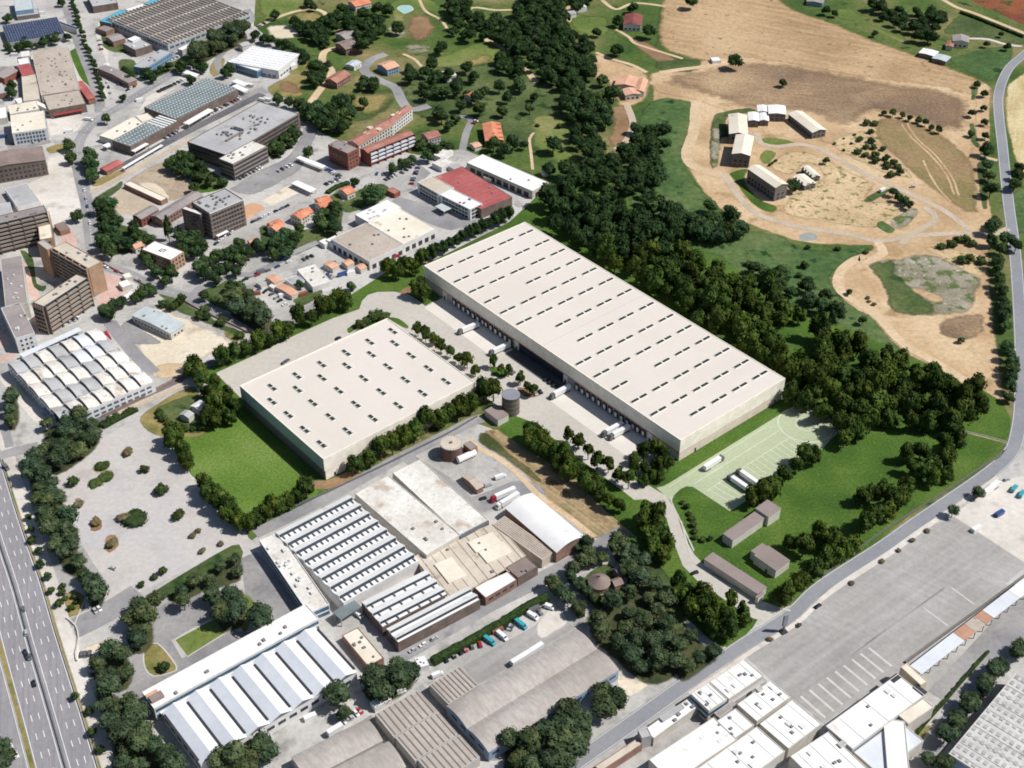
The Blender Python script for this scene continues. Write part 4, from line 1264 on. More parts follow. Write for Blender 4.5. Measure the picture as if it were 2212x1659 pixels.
MB().box(-b.L / 2, b.L / 2, -b.W / 2 - 3.4, -b.W / 2 - .1, 4.4, 4.7).build('canopy', 'white_roof', b.o)
# ---- the big warm grey sheds, bottom centre
b = Bld('twin_vault_shed', 'big grey twin vaulted shed with a blue white wall towards the pines', '12 690,1258 1510,757 1800,1030 950,1556', 7.0, 'warehouse')
b.walls('concrete_wall'); b.band('wall_cladding', 'blue_wall', 1, 6.6, .08, (3,), .2); b.barrel('warm_grey_roof', 2.6, 'concrete_wall', 2, axis='x'); b.windows(1, 7, 4, 1.6, 'glass', 3.6)
b = Bld('ribbed_shed', 'short grey brown ribbed shed against the paved yard', '12 575,1110 775,998 885,1120 690,1256', 6.2, 'warehouse')
b.walls('concrete_wall'); b.flat('ribbed_roof', .15); b.ribs(8, 'rib_dark', 'y', b.h - .15, .5, .3)
for sp, lb in (('12 215,1310 500,1152 622,1293 342,1458', 'upper of the three ribbed beige sheds by the dark gutter road'),
               ('12 345,1462 625,1297 762,1438 482,1612', 'middle of the three ribbed beige sheds by the dark gutter road'),
               ('12 485,1616 765,1442 900,1588 640,1752', 'lowest of the three ribbed beige sheds by the dark gutter road')):
    b = Bld('ribbed_shed', lb, sp, 6.2, 'warehouse', 'ribbed sheds at the bottom edge')
    b.walls('concrete_wall'); b.flat('ribbed_roof', .15); b.ribs(8, 'rib_dark', 'y', b.h - .15, .5, .3)
b = Bld('vault_shed', 'grey vaulted shed at the bottom edge beside parked vans', '12 -320,1590 155,1340 275,1485 -230,1740', 6.5, 'warehouse')
b.walls('concrete_wall'); b.barrel('warm_grey_roof', 2.4, 'concrete_wall')
b = Bld('vault_shed', 'lowest grey vaulted shed, cut off by the bottom edge', '12 -220,1750 290,1492 430,1650 -100,1920', 6.5, 'warehouse')
b.walls('concrete_wall'); b.barrel('warm_grey_roof', 2.4, 'concrete_wall')
ribbon('lane', 'dark_paving', '12 500,1130 640,1280 800,1460 930,1590 1080,1560', 4.5)
ribbon('lane', 'dark_paving', '12 170,1330 320,1480 470,1659', 4.0)
for sp, lb in (('12 188,1230 300,1168 322,1215 215,1268', 'little white flat cabin beside the ribbed sheds'), ('12 470,945 540,932 572,985 505,1012', 'tiny white cabin at the end of the long hedge')):
    b = Bld('cabin', lb, sp, 4.0)
    b.walls('white_wall'); b.flat('white_roof', .15); b.vents(3, 'vent_grey', .8, .6, b.h - .15)
# ---- villa in the park
(tx, ty), = pts('12 1672,452', 4)
t = thing('round_villa', 'round villa with a dark conical slate roof on a small lawn among pines', 'house', (tx, ty, 0))
MB().cyl(0, 0, 0, 4.2, 5.2, n=20).build('wall', 'brick', t)
MB().cyl(0, 0, 4.2, 8.0, 6.0, .4, n=20).build('roof', 'brown_roof', t)
MB().cyl(0, 0, 7.8, 8.8, .5, n=10).build('chimney', 'brick', t)
b = Bld('villa_annex', 'dark roofed annex beside the round villa', '12 1740,445 1790,425 1830,460 1780,480', 4.0, 'house')
b.walls('brick'); b.gable('brown_roof', 1.5, 'brick')
b = Bld('garden_house', 'grey roofed garden house half hidden by pines above the round villa', '12 1760,370 1800,350 1840,390 1800,410', 4.0, 'house')
b.walls('brick'); b.gable('grey_brown_roof', 1.5, 'brick')

# ---- white roofed works, bottom right
def white_box(label, spec, h, m='white_roof', wall='pale_wall', vents=3, name='works_hall'):
    b = Bld(name, label, spec, h, 'building')
    b.walls(wall); b.flat(m, .3); b.vents(vents, 'vent_grey', 1.2, .9); b.vents(2, 'vent_white', 2.4, .8); b.ribs(3, 'grey_roof', 'y', b.h - .3, .22, .12)
    return b
white_box('upper white roofed hall beside the lorry park and public road', '22 175,1100 400,950 525,1060 300,1210', 9)
b = white_box('white roofed hall with blue windows, left neighbour of the hall by the road', '22 48,1180 170,1102 290,1210 175,1285', 9)
b.band('window_band', 'blue_glass', 5, 7, .06); b.band('window_band', 'blue_glass', 1.5, 3.5, .06)
MB().box(-b.L * .5, b.L * .6, b.W * .5 + .1, b.W * .5 + 3, 0, 4).build('annex', 'brown_roof', b.o)
white_box('white roofed hall behind a grey yard, touching the lorry park corner', '22 355,1240 572,1092 700,1195 480,1360', 9, vents=4)
white_box('wide white roofed hall at the bottom edge left of a dark seam', '22 0,1502 340,1275 468,1375 70,1655', 8.6, vents=5)
white_box('white roofed hall at the end of the painted lorry bays', '22 497,1375 710,1215 905,1370 690,1530', 9.2, vents=3)
white_box('big white roofed hall at the bottom edge between two dark seams', '22 75,1672 482,1392 665,1545 280,1835', 8.8, vents=5)
b = white_box('long clean white roofed hall below the painted lorry bays', '22 930,1382 1400,1045 1565,1190 1100,1540', 10, vents=2)
b.band('wall_cladding', 'blue_wall', 1, 8.6, .06, inset=.3)
for sp in ('22 1325,1080 1385,1040 1425,1075 1375,1112', '22 1480,1140 1510,1115 1590,1165 1555,1200'):
    q = b.local(sp, 9.7)
    x0, x1 = min(p[0] for p in q), max(p[0] for p in q)
    y0, y1 = min(p[1] for p in q), max(p[1] for p in q)
    MB().box(x0 + .4, x1 - .4, y0 + .4, y1 - .4, 9.7, 9.85).build('roof_opening', 'dark_door', b.o)
white_box('large white roofed hall cut off by the bottom edge', '22 700,1585 930,1425 1250,1690 980,1860', 9.5, vents=2)
b = Bld('works_hall', 'pale blue roofed low hall wedged between the white roofs', '22 1105,1555 1400,1345 1560,1480 1280,1700', 8)
b.walls('pale_wall'); b.flat('blue_white_roof', .3)
b = Bld('works_hall', 'angled cream roofed hall beside the path hedge', '22 1385,1330 1540,1218 1652,1250 1480,1360', 9.5)
b.walls('pale_wall'); b.flat('cream_roof', .3)
b = Bld('works_hall', 'long angled white hall running down to the bottom edge beside the path', '22 1370,1335 1480,1370 1440,1760 1260,1760', 9.2)
b.walls('pale_wall'); b.flat('white_roof', .3)
b = Bld('cream_block', 'narrow cream roofed block closing the long canopy', '22 1412,1003 1450,983 1592,1093 1545,1122', 11)
b.walls('cream_wall'); b.flat('cream_roof', .2)
b = Bld('small_works', 'low white sheds strung along the public road at the bottom edge', '12 1970,1395 2300,1180 2345,1225 2020,1480', 6)
b.walls('pale_wall'); b.flat('white_roof', .3); b.vents(4)
b = Bld('small_works', 'grey box tower at the corner of the low roadside sheds', '12 1925,1405 1990,1395 2005,1445 1945,1470', 8)
b.walls('grey_wall'); b.flat('grey_roof', .3)
b = Bld('small_works', 'brown and beige strip roof along the road at the bottom edge', '12 1640,1640 1920,1470 1945,1500 1680,1690', 5)
b.walls('brick'); b.flat('beige_roof', .2)
b = Bld('small_works', 'long white roofed hall under the roadside strip at the very bottom', '12 1990,1600 2420,1330 2560,1470 2150,1760', 9)
b.walls('pale_wall'); b.flat('white_roof', .3)
b = Bld('rooflight_shed', 'white shed with a grid of grey square rooflights in the bottom right corner', '22 1755,1540 2185,1000 2560,1330 2130,1870', 9, 'warehouse')
b.walls('pale_wall'); b.band('wall_cladding', 'blue_wall', 1, 8, .06, inset=.3); b.flat('shed_grey_roof', .2)
pm = MB().box(-1.1, 1.1, -.8, .8, 0, .3).mesh('rooflight', 'grey_roof')
for i in range(14):
    for j in range(10):
        link('rooflight', pm, b.o, (-b.L / 2 + b.L * (i + .5) / 14, -b.W / 2 + b.W * (j + .5) / 10, b.h - .2))
b.ribs(10, 'shed_grey_roof', 'y', b.h - .2, .5, .25)
# long loading canopy in its trench
A = pts('22 1495,1000 2235,432', 5.5)
Bq = pts('22 1535,1036 2262,478', 5.5)
t = thing('loading_canopy', 'long loading canopy of white, grey and terracotta roof panels beside the lorry park', 'canopy')
c = Vector(((A[0][0] + A[1][0] + Bq[0][0] + Bq[1][0]) / 4, (A[0][1] + A[1][1] + Bq[0][1] + Bq[1][1]) / 4))
rz = math.atan2(A[1][1] - A[0][1], A[1][0] - A[0][0])
t.location = (c.x, c.y, 0)
t.rotation_euler.z = rz
ln = math.dist(A[0], A[1])
seg = [(0, .36, 'blue_white_roof'), (.362, .455, 'muted_tile'), (.457, .545, 'tan_roof'), (.547, .615, 'muted_tile'), (.617, .85, 'blue_white_roof'), (.852, 1, 'white_roof')]
for s0, s1, m in seg:
    MB().box(-ln / 2 + ln * s0, -ln / 2 + ln * s1, -3.4, 3.4, 5.2, 5.5).build('roof_panel', m, t)
for i in range(14):
    x = -ln / 2 + 1 + (ln - 2) * i / 13
    MB().box(x - .2, x + .2, -3.2, -2.8, 0, 5.2).build('post', 'steel', t)
MB().box(-ln / 2, ln / 2, 3.0, 3.4, 0, 5.2).build('back_wall', 'dark_plinth', t)
# ---- lone advertising pylon on the road verge
(tx, ty), = pts('22 652,778')
t = thing('sign_pylon', 'tall dark grey sign pylon standing alone on the road verge', 'sign', (tx, ty, 0), .5)
MB().box(-1.6, 1.6, -1.6, 1.6, 0, 1.0).build('base', 'dark_door', t)
MB().box(-.35, .35, -.35, .35, 1.0, 5).build('post', 'gutter', t)
MB().box(-1.3, 1.3, -.45, .45, 5, 12.5).build('panel', 'tank_top', t)

# ---- the workshops behind the warehouses (upper middle)
b = Bld('workshop_hall', 'tan half of the flat workshop roof above the parked trucks', 'F 718,513 797,479 866,530 795,568', 7.5)
b.walls('white_wall'); b.flat('tan_roof', .3); b.vents(4); b.windows(1, 6, 3.6, 3.6, 'dark_door', .2, name='loading_door')
b = Bld('workshop_hall', 'pale cream half of the flat workshop roof above the parked trucks', 'F 798,479 861,450 945,493 867,529', 7.5)
b.walls('white_wall'); b.flat('cream_roof', .3); b.vents(6); b.windows(1, 6, 3.6, 3.6, 'dark_door', .2, name='loading_door')
b = Bld('workshop_hall', 'bright white back roof of the workshop with grey rooflights', 'F 765,463 842,430 862,447 797,480', 8.5)
b.walls('white_wall'); b.flat('white_roof', .3)
b.vents(8, 'grey_roof', 2.4, .3)
b = Bld('red_roof_hall', 'factory hall with a large ribbed crimson red roof', '10 588,1142 790,1085 1100,1268 905,1368', 8, 'factory')
b.walls('dark_brick'); b.flat('red_roof', .2); b.ribs(12, 'red_roof', 'x', b.h - .2, .4, .25); b.vents(3)
b = Bld('factory_office', 'brown roofed half of the white framed office front of the red roof factory', '10 485,1182 585,1140 735,1212 640,1255', 9.5)
b.walls('white_wall'); b.flat('beige_roof', .4); b.windows(3, 3.4, 2.9, 2.1, 'glass', .6, 3.0)
b = Bld('factory_office', 'white roofed half of the office front of the red roof factory', '10 642,1256 738,1214 892,1325 832,1362', 9.5)
b.walls('white_wall'); b.flat('white_roof', .4); b.windows(3, 3.4, 2.9, 2.1, 'glass', .6, 3.0); b.vents(3)
b = Bld('entrance_canopy', 'blue grey entrance canopy in front of the red roof factory', '10 610,1335 690,1300 745,1335 662,1372', 4.5, 'canopy')
MB().box(-b.L / 2, b.L / 2, -b.W / 2, b.W / 2, 4, 4.5).build('roof', 'grid_light', b.o)
for sx in (-1, 1):
    for sy in (-1, 1):
        MB().cyl(sx * (b.L / 2 - .8), sy * (b.W / 2 - .8), 0, 4, .3, n=10).build('post', 'steel', b.o)
b = Bld('white_warehouse', 'long low bright white roofed warehouse beside the red roof factory', '10 835,1047 920,990 1340,1190 1215,1245', 7, 'warehouse')
b.walls('pale_wall'); b.flat('white_roof', .2); b.windows(1, 7, 5, 4, 'dark_door', .2, name='loading_door'); b.vents(2)
for sp, lb in (('10 598,1000 680,955 722,975 640,1022', 'small white shed behind the factory car park'), ('10 592,1055 662,1018 732,1048 645,1085', 'grey white cabin at the corner of the factory car park')):
    b = Bld('cabin', lb, sp, 4.5)
    b.walls('white_wall'); b.flat('stained_roof', .2)
b = Bld('kiosk', 'tiny brown red roofed kiosk beside the dark round tree', '10 300,1225 338,1210 375,1240 335,1262', 4, 'house')
b.walls('red_brick'); b.flat('dull_tile_roof', .1)

# ---- housing, upper middle
def house(label, spec, h, roof='tile_roof', wall='pale_wall', rh=2.0, name='house', win=True, chim=True):
    b = Bld(name, label, spec, h, 'house')
    b.walls(wall); b.gable(roof, rh, wall, .5)
    if win:
        b.windows(max(1, int(h // 3)), 2.6, 1.2, 1.3, 'glass', 1.0, 2.9)
    if chim:
        MB().box(b.L * .2, b.L * .2 + .8, -.4, .4, h + rh * .6, h + rh + .9).build('chimney', wall, b.o)
    return b
b = Bld('row_houses', 'long dull red roofed terrace, rear of the two parallel terraces', '10 20,915 290,778 315,805 130,945', 10, 'apartment block')
b.walls('pale_wall'); b.gable('dull_tile_roof', 2, 'pale_wall'); b.windows(3, 3.5, 1.6, 1.6, 'glass', 1, 3); b.vents(4, 'sand', 4, 1.2, 10.6, .8, 'roof_terrace')
b = Bld('row_houses', 'short stepped red roofed terrace with sandy roof terraces at the lane junction', '10 295,775 420,680 447,712 325,805', 10, 'apartment block')
b.walls('white_wall'); b.gable('dull_tile_roof', 2, 'white_wall'); b.windows(3, 3.5, 1.6, 1.6, 'glass', 1, 3); b.vents(2, 'sand', 4, 1.2, 10.6, .6, 'roof_terrace')
b = Bld('row_houses', 'front red roofed terrace with long blue white balconies', '10 130,960 425,845 470,882 170,1002', 11, 'apartment block')
b.walls('red_brick'); b.gable('dull_tile_roof', 1.8, 'red_brick'); b.balconies(3, 3.2, 3.4, 1.4, 'blue_white_roof', 6, 'red_brick', (1, 3))
b = Bld('brick_block', 'tall brown roofed brick block at the near end of the terraces', '10 -72,930 -5,900 100,965 25,1003', 15, 'apartment block')
b.walls('red_brick'); b.flat('grey_brown_roof', .3); b.windows(4, 3.2, 1.8, 1.6, 'glass', 1.2, 3.4); b.vents(3)
b = house('villa with a bright orange roof and four dormers on its right side', '10 920,800 930,912 1055,910 1022,800', 6, 'tile_roof', 'dark_brick', 1.6)
for i in range(4):
    MB().box(-b.L / 2 + b.L * (i + .5) / 4 - .8, -b.L / 2 + b.L * (i + .5) / 4 + .8, b.W * .3, b.W * .5, 6, 7.4).build('dormer', 'tile_roof', b.o)
house('small salmon roofed shed beside the orange roofed villa', '10 838,930 880,918 902,945 862,958', 3.5, 'pink_tile_roof', chim=False, win=False, rh=1)
house('orange roofed cottage hidden among the valley trees', '10 795,612 850,595 892,612 850,640', 4.5)
house('pink roofed house with grey walls right of the terraces', '10 520,865 600,845 640,878 560,905', 7, 'dull_tile_roof', 'grey_wall')
house('blue fronted house with a salmon roof beside the curved street', '10 255,410 330,385 352,435 275,462', 6, 'pink_tile_roof', 'blue_wall')
house('pale blue roofed pavilion near the brown roofed villas', '10 35,410 80,388 122,405 75,440', 4, 'grid_light', 'white_wall', 1)
house('upper of two grey brown roofed villas on the wooded slope', '10 -20,215 55,190 105,235 15,262', 6, 'grey_brown_roof', 'pale_wall')
house('lower of two grey brown roofed villas on the wooded slope', '10 -20,275 60,250 102,300 10,325', 6, 'brown_roof', 'brick')
house('red roofed villa at the top edge near the pool', '10 50,8 150,-15 185,20 85,45', 5, 'tile_roof', 'pale_wall')
house('square red brown roofed villa on a bend of the pale lane', '00 2118,510 2205,455 2262,490 2170,545', 6, 'dull_tile_roof', 'brick', 2.4)
house('orange roofed house beside the clay court street', '00 1885,1395 1950,1350 2008,1385 1945,1422', 6)
house('bright orange roofed house with a dark garden below the apartment block', '00 1745,1468 1792,1433 1828,1470 1778,1502', 6)
house('dull orange roofed house right of the two bright ones', '00 2050,1312 2122,1290 2152,1330 2080,1362', 5.5)
house('orange roofed house left of the big dark round tree', '10 -10,1225 35,1205 85,1240 30,1265', 5)
house('large orange roofed house at the garden edge near the workshop', 'F 680,428 704,424 716,434 692,445', 5.5)
house('small terracotta roofed house on the garden slope', 'F 648,455 664,449 674,458 658,466', 5)
house('long salmon roofed house beside the white apartment house', '00 858,1592 968,1542 985,1562 872,1612', 4.5, 'pink_tile_roof')
house('little orange roofed shed in the dark gardens', 'F 578,482 600,474 610,484 588,494', 4, chim=False)
house('tiny pink roofed shed in the hedges', 'F 484,546 498,541 505,549 491,555', 3.5, 'pink_tile_roof', chim=False, win=False)
b = Bld('apartment_house', 'white flat roofed apartment house with an S shaped dark skylight and ochre walls', '00 938,1600 1022,1550 1172,1640 1085,1700', 11, 'apartment block')
b.walls('ochre_brick'); b.flat('white_roof', .3); b.windows(3, 3, 1.4, 1.5, 'glass', 1.2, 3.3)
for x0, x1, y0, y1 in ((-1.8, 1.8, 1.6, 2.1), (-1.8, -1.3, .2, 1.6), (-1.8, 1.8, -.3, .2), (1.3, 1.8, -1.7, -.3), (-1.8, 1.8, -2.2, -1.7)):
    MB().box(x0, x1, y0, y1, 10.7, 11.1).build('roof_skylight', 'gutter', b.o)

# ---- yard with salmon sheds and cabins beside the workshop
for sp, lb, m in (('01 1720,140 1770,118 1830,155 1780,180', 'upper salmon roofed shed in the builders yard', 'pink_tile_roof'),
                  ('01 1785,200 1830,178 1935,235 1890,262', 'long salmon roofed shed in the builders yard', 'pink_tile_roof'),
                  ('01 2100,50 2140,28 2195,62 2150,88', 'salmon roofed shed near the parked trucks', 'pink_tile_roof'),
                  ('11 0,40 45,20 85,45 40,65', 'salmon container roof left of the loading doors', 'pink_tile_roof'),
                  ('11 90,65 130,48 165,72 125,92', 'salmon container roof in front of the loading doors', 'pink_tile_roof')):
    b = Bld('yard_shed', lb, sp, 3.5, 'shed')
    b.walls('pale_wall'); b.gable(m, .9, 'pale_wall', .2)
b = Bld('yard_office', 'flat white grey yard office roof in the builders yard', '01 1930,85 2040,55 2150,160 2020,205', 4.5)
b.walls('white_wall'); b.flat('stained_roof', .2); b.vents(4)
b = Bld('yard_office', 'small grey flat roofed store beside the yard office', '01 1850,150 1920,118 1980,160 1905,195', 3.5)
b.walls('white_wall'); b.flat('grey_roof', .2)

# ---- works district, upper left
b = Bld('striped_shed', 'huge shed with dozens of thin saw-tooth stripes and a blue left end', '00 735,150 1140,310 1575,75 1180,-90', 9, 'factory')
b.walls('grey_wall'); b.flat('saw_roof', .3)
nr = 24
tw = b.W / nr
sgn = -1 if b.sides[0][5] else 1            # glazed face towards the viewer's side
rib = MB().prism([(-sgn * tw * .5, 0), (sgn * tw * .08, 1.5), (sgn * tw * .2, 0)], -b.L / 2 + .6, b.L / 2 - .6, 'x').mesh('roof_ridge', 'saw_roof')
y0, y1 = sorted((sgn * tw * .21, sgn * tw * .38))
gl = MB().box(-b.L / 2 + .6, b.L / 2 - .6, y0, y1, 0, .1).mesh('roof_glazing', 'gutter')
for i in range(nr):
    y = -b.W / 2 + b.W * (i + .5) / nr
    r = link('roof_ridge', rib, b.o, (0, y, 8.72))
    link('roof_glazing', gl, r)
b.ribs(5, 'saw_roof', 'y', 8.72, 1.2, .9)
b.windows(1, 6, 4.5, 2, 'blue_glass', 5)
b = Bld('blue_canopy', 'bright blue roofed bay on the left end of the striped shed', '00 652,128 795,58 850,80 712,160', 8, 'canopy')
b.walls('dark_plinth'); b.flat('blue_roof', .1)
b = Bld('blue_canopy', 'bright blue roof corner at the top edge behind the striped shed', '00 940,20 1010,-20 1060,0 990,40', 8, 'canopy')
b.walls('dark_plinth'); b.flat('blue_roof', .1)
b = Bld('white_bay', 'small white roofed bay between the blue roof and the striped shed', '00 805,60 925,20 960,40 850,78', 7.5)
b.walls('dark_plinth'); b.flat('white_roof', .2)
b = Bld('solar_shed', 'shed roof covered with dark blue solar panels near the top left corner', '00 25,165 378,105 412,222 48,278', 7, 'warehouse')
b.walls('grey_wall'); b.flat('stained_roof', .2)
pm = MB().prism([(-b.L / 44 + .2, 0), (b.L / 44 - .2, 0), (b.L / 44 - .2, .4), (-b.L / 44 + .2, .25)], -b.W / 2 + .7, b.W / 2 - .7, 'y').mesh('solar_panel', 'panel_blue')
for i in range(22):
    link('solar_panel', pm, b.o, (-b.L / 2 + b.L * (i + .5) / 22, 0, 6.8))
b = Bld('solar_strip', 'narrow roof strip with dark panels beside the solar shed', '00 395,105 415,98 448,210 425,220', 5)
b.walls('grey_wall'); b.flat('panel_blue', .1)
b = Bld('corner_works', 'grey blue roofed building in the top left corner', '00 85,-10 200,-25 218,58 100,72', 8)
b.walls('blue_wall'); b.flat('grid_light', .2)
b = Bld('corner_works', 'low grey lean-to in front of the top left building', '00 100,75 245,55 258,88 108,108', 4)
b.walls('dark_plinth'); b.flat('grey_roof', .2)
b = Bld('corner_works', 'grey flat roof at the top edge left of the tree lined street', '00 560,-30 720,-60 760,20 600,40', 7)
b.walls('dark_brick'); b.flat('grey_roof', .2); b.vents(5)
b = Bld('tan_works', 'large tan flat roof dotted with many dark vents', '00 200,340 437,302 525,580 270,612', 8, 'factory')
b.walls('pale_wall'); b.flat('tan_roof', .3); b.vents(26, 'vent_grey', 1.2, .8)
b = Bld('tan_works', 'front tan roofed hall with red awnings over its doors', '00 285,618 522,582 548,668 308,718', 8, 'factory')
b.walls('dark_brick'); b.flat('tan_roof', .3); b.vents(8, 'vent_grey', 1.2, .8)
b.band('awning', 'awning_red', 3.2, 3.6, 2.5, inset=3)
b = Bld('red_awning', 'red strip roof along the right side of the tan works', '00 508,528 555,520 590,640 548,652', 5, 'canopy')
b.walls('brick'); b.gable('red_roof', .8, 'brick')
b = Bld('side_works', 'beige flat roof left of the large tan roof', '00 130,492 238,480 262,640 162,655', 7)
b.walls('pale_wall'); b.flat('beige_roof', .3)
b = Bld('side_works', 'dark red pitched roof on the left works row', '00 122,425 196,410 212,482 138,495', 7)
b.walls('brick'); b.gable('red_roof', 1.2, 'brick')
b = Bld('side_works', 'small white roofed unit above the dark red roof', '00 118,382 185,372 195,408 122,420', 7)
b.walls('white_wall'); b.flat('white_roof', .3)
b = Bld('side_works', 'brownish pitched roof with a red wall at the left edge', '00 -60,470 30,420 100,470 0,520', 6)
b.walls('red_brick'); b.gable('grey_brown_roof', 1.5, 'red_brick')
b = Bld('side_works', 'cream long roof below the beige one on the left works row', '00 50,680 240,652 252,705 62,742', 7)
b.walls('pale_wall'); b.flat('cream_roof', .3); b.vents(4)
b = Bld('blue_glass_works', 'cream roofed cube with a blue glass front at the left', '00 64,748 285,715 302,832 80,862', 11)
b.walls('white_wall'); b.flat('cream_roof', .3); b.windows(3, 2.6, 1.8, 2.2, 'blue_glass', 1, 3.2); b.vents(3)
b = Bld('long_brick_block', 'long brown roofed brick block with white pipes at the left edge', '00 -180,1110 -190,1020 270,955 300,1045', 13, 'apartment block')
b.walls('dark_brick'); b.gable('brown_roof', 1.6, 'dark_brick'); b.windows(3, 3.4, 1.6, 1.8, 'glass', 1.4, 3.8)
for i in range(6):
    b.door(0, b.L * (-.1 + .1 * i), .5, 8, 'white_wall', 'pipe', 3)
b = Bld('grey_flat', 'low grey flat roof between the brick block and the big balcony block', '00 50,1215 170,1188 262,1300 92,1352', 5)
b.walls('white_wall'); b.flat('grey_roof', .2)
b = Bld('grey_flat', 'small grey flat roof at the left edge above the balcony block', '00 -100,1340 55,1310 92,1390 -80,1420', 5)
b.walls('white_wall'); b.flat('grey_roof', .2)
def flats(label, spec, h, floors, fins, wall='dark_brick', roof='grey_brown_roof', skip=(), m='band_wall', nm='apartment_block'):
    b = Bld(nm, label, spec, h, 'apartment block')
    b.walls(wall); b.flat(roof, .35); b.balconies(floors, (h - 2.6) / floors, 3.0, 1.3, m, fins, wall, skip); b.vents(6)
    return b
flats('tall dark brick apartment block with deep balconies at the left edge', '00 -150,1430 285,1330 305,1372 -130,1480', 24, 7, 5)
b = Bld('stair_tower', 'cream flat roofed stair block right of the left edge balcony block', '00 238,1385 308,1368 352,1540 255,1550', 15)
b.walls('ochre_brick'); b.flat('cream_roof', .3); b.windows(4, 3.2, 1.5, 1.6, 'glass', 1, 3.2)
b = flats('rear slab of the pair of brown balcony blocks, with an ochre and grey end wall', 'zA 945,240 1515,590 1765,455 1090,105', 23, 7, 5, 'ochre_brick', 'beige_roof', (1, 3))
b = Bld('stair_tower', 'ochre brick stair wing closing the courtyard behind the balcony slabs', 'zA 640,130 810,255 940,215 760,80', 23, 'apartment block')
b.walls('ochre_brick'); b.flat('grey_roof', .3)
b = flats('front slab of the pair of brown balcony blocks, rows of balconies towards the street', 'zA 590,1145 1345,675 1490,755 735,1265', 22, 6, 4, 'dark_brick', 'beige_roof', (3,))
b = Bld('courtyard_block', 'mauve roofed long courtyard block at the left edge, upper part', '01 -60,30 115,0 205,300 100,320', 12, 'apartment block')
b.walls('pale_wall'); b.flat('grey_brown_roof', .3); b.vents(8, 'vent_white', 1.2)
b = Bld('courtyard_block', 'mauve roofed courtyard block at the left edge, lower part with white end', '01 28,325 150,300 202,500 75,545', 12, 'apartment block')
b.walls('white_wall'); b.flat('grey_brown_roof', .3); b.vents(4, 'vent_white', 1.2); b.windows(3, 3, 1.4, 1.5, 'glass', 1.4, 3.4)
# L shaped works with the grey grid roof
b = Bld('grid_roof_works', 'wide upper part of the works with the blue grey chequered roof', '00 940,692 1348,500 1532,585 1130,775', 8, 'factory')
b.walls('dark_brick'); b.flat('grid_roof', .2)
gm = MB().box(-.95, .95, -.5, .5, 0, .5).mesh('rooflight', 'grid_light')
for i in range(24):
    for j in range(9):
        link('rooflight', gm, b.o, (-b.L / 2 + b.L * (i + .5) / 24, -b.W / 2 + b.W * (j + .5) / 9, 7.8), .5)
b = Bld('grid_roof_works', 'narrow lower part of the works with the chequered roof and white stripes', '00 735,908 1025,748 1165,778 838,952', 8, 'factory')
b.walls('dark_brick'); b.flat('grid_roof', .2)
for i in range(17):
    for j in range(4):
        if i > 4:
            link('rooflight', gm, b.o, (-b.L / 2 + b.L * (i + .5) / 17, -b.W / 2 + b.W * (j + .5) / 4, 7.8), .5)
for i in range(5):
    MB().box(-b.L / 2 + 1 + i * 3.4, -b.L / 2 + 2.6 + i * 3.4, -b.W / 2 + .6, b.W / 2 - .6, 7.8, 8.3).build('roof_stripe', 'white_roof', b.o)
b = Bld('cream_works', 'cream flat roof in front of the chequered roof works', '00 645,880 885,738 935,800 735,905', 6)
b.walls('pale_wall'); b.flat('cream_roof', .3); b.vents(4)
b = Bld('cream_works', 'small cream flat roof tucked in the corner of the chequered works', '00 885,745 950,738 1005,760 915,798', 6.5)
b.walls('pale_wall'); b.flat('cream_roof', .3)
def canopy(label, spec, h, m='white_roof'):
    b = Bld('canopy', label, spec, h, 'canopy')
    MB().box(-b.L / 2, b.L / 2, -b.W / 2, b.W / 2, h - .35, h).build('roof', m, b.o)
    pm = MB().box(-.2, .2, -.2, .2, 0, h - .35).mesh('post', 'steel')
    n = max(2, int(b.L / 8))
    for i in range(n):
        for sy in (-1, 1):
            link('post', pm, b.o, (-b.L / 2 + .5 + (b.L - 1) * i / (n - 1), sy * (b.W / 2 - .4), 0))
canopy('long white canopy in front of the chequered roof works', '00 1190,795 1350,700 1385,715 1218,808', 5)
canopy('short white canopy at the near end of the chequered roof works', '00 845,972 932,918 962,935 868,985', 4.5)
canopy('little white canopy near the loading yard gate', '00 668,938 708,922 722,940 685,958', 4)
canopy('white canopy below the white warehouse', '00 1185,468 1215,455 1290,482 1262,497', 4)
canopy('upper of two small white roofs by the clay slope', '00 1505,525 1540,508 1610,545 1572,560', 4)
canopy('lower of two small white roofs by the clay slope', '00 1508,555 1545,540 1605,585 1570,598', 4)
canopy('long white bus shelter roof at the street fork', '00 1940,1010 1965,997 2092,1085 2062,1102', 4)
canopy('second white shelter roof beside the sand court', '00 1893,1182 1935,1163 2042,1228 2002,1250', 4)
canopy('thin white wall roof along the dark works street', '00 790,1085 1045,935 1055,942 800,1095', 3)
canopy('white awning strip along the old vaulted factory', '01 130,632 510,462 530,480 145,660', 4, 'blue_white_roof')
canopy('white porch roof at the foot of the tall central block', 'zB 1050,1360 1300,1240 1330,1280 1080,1400', 4)
b = Bld('gate_lodge', 'small red roofed gate lodge at the street corner', '00 655,1088 760,1035 792,1060 682,1115', 3.5, 'house')
b.walls('brick'); b.gable('red_roof', 1.0, 'brick')
b = Bld('office_block', 'large grey flat roofed brick office block with busy roof plant', '00 1245,905 1690,650 1935,742 1440,1020', 14, 'office')
b.walls('dark_brick'); b.flat('grey_roof', .5); b.windows(4, 2.6, 2.1, 1.5, 'glass', 1.4, 3.3); b.vents(46, 'vent_grey', 1.6, 1.3, None, .55)
MB().box(-6, 6, -5, 5, 13.5, 16.5).build('plant_room', 'grey_roof', b.o)
MB().box(6, 26, 3, 5, 13.5, 14.6).build('roof_duct', 'brown_roof', b.o)
b = Bld('office_block', 'front wing of the grey roofed brick office with banded windows', '00 1430,1022 1640,905 1728,950 1495,1068', 14.6, 'office')
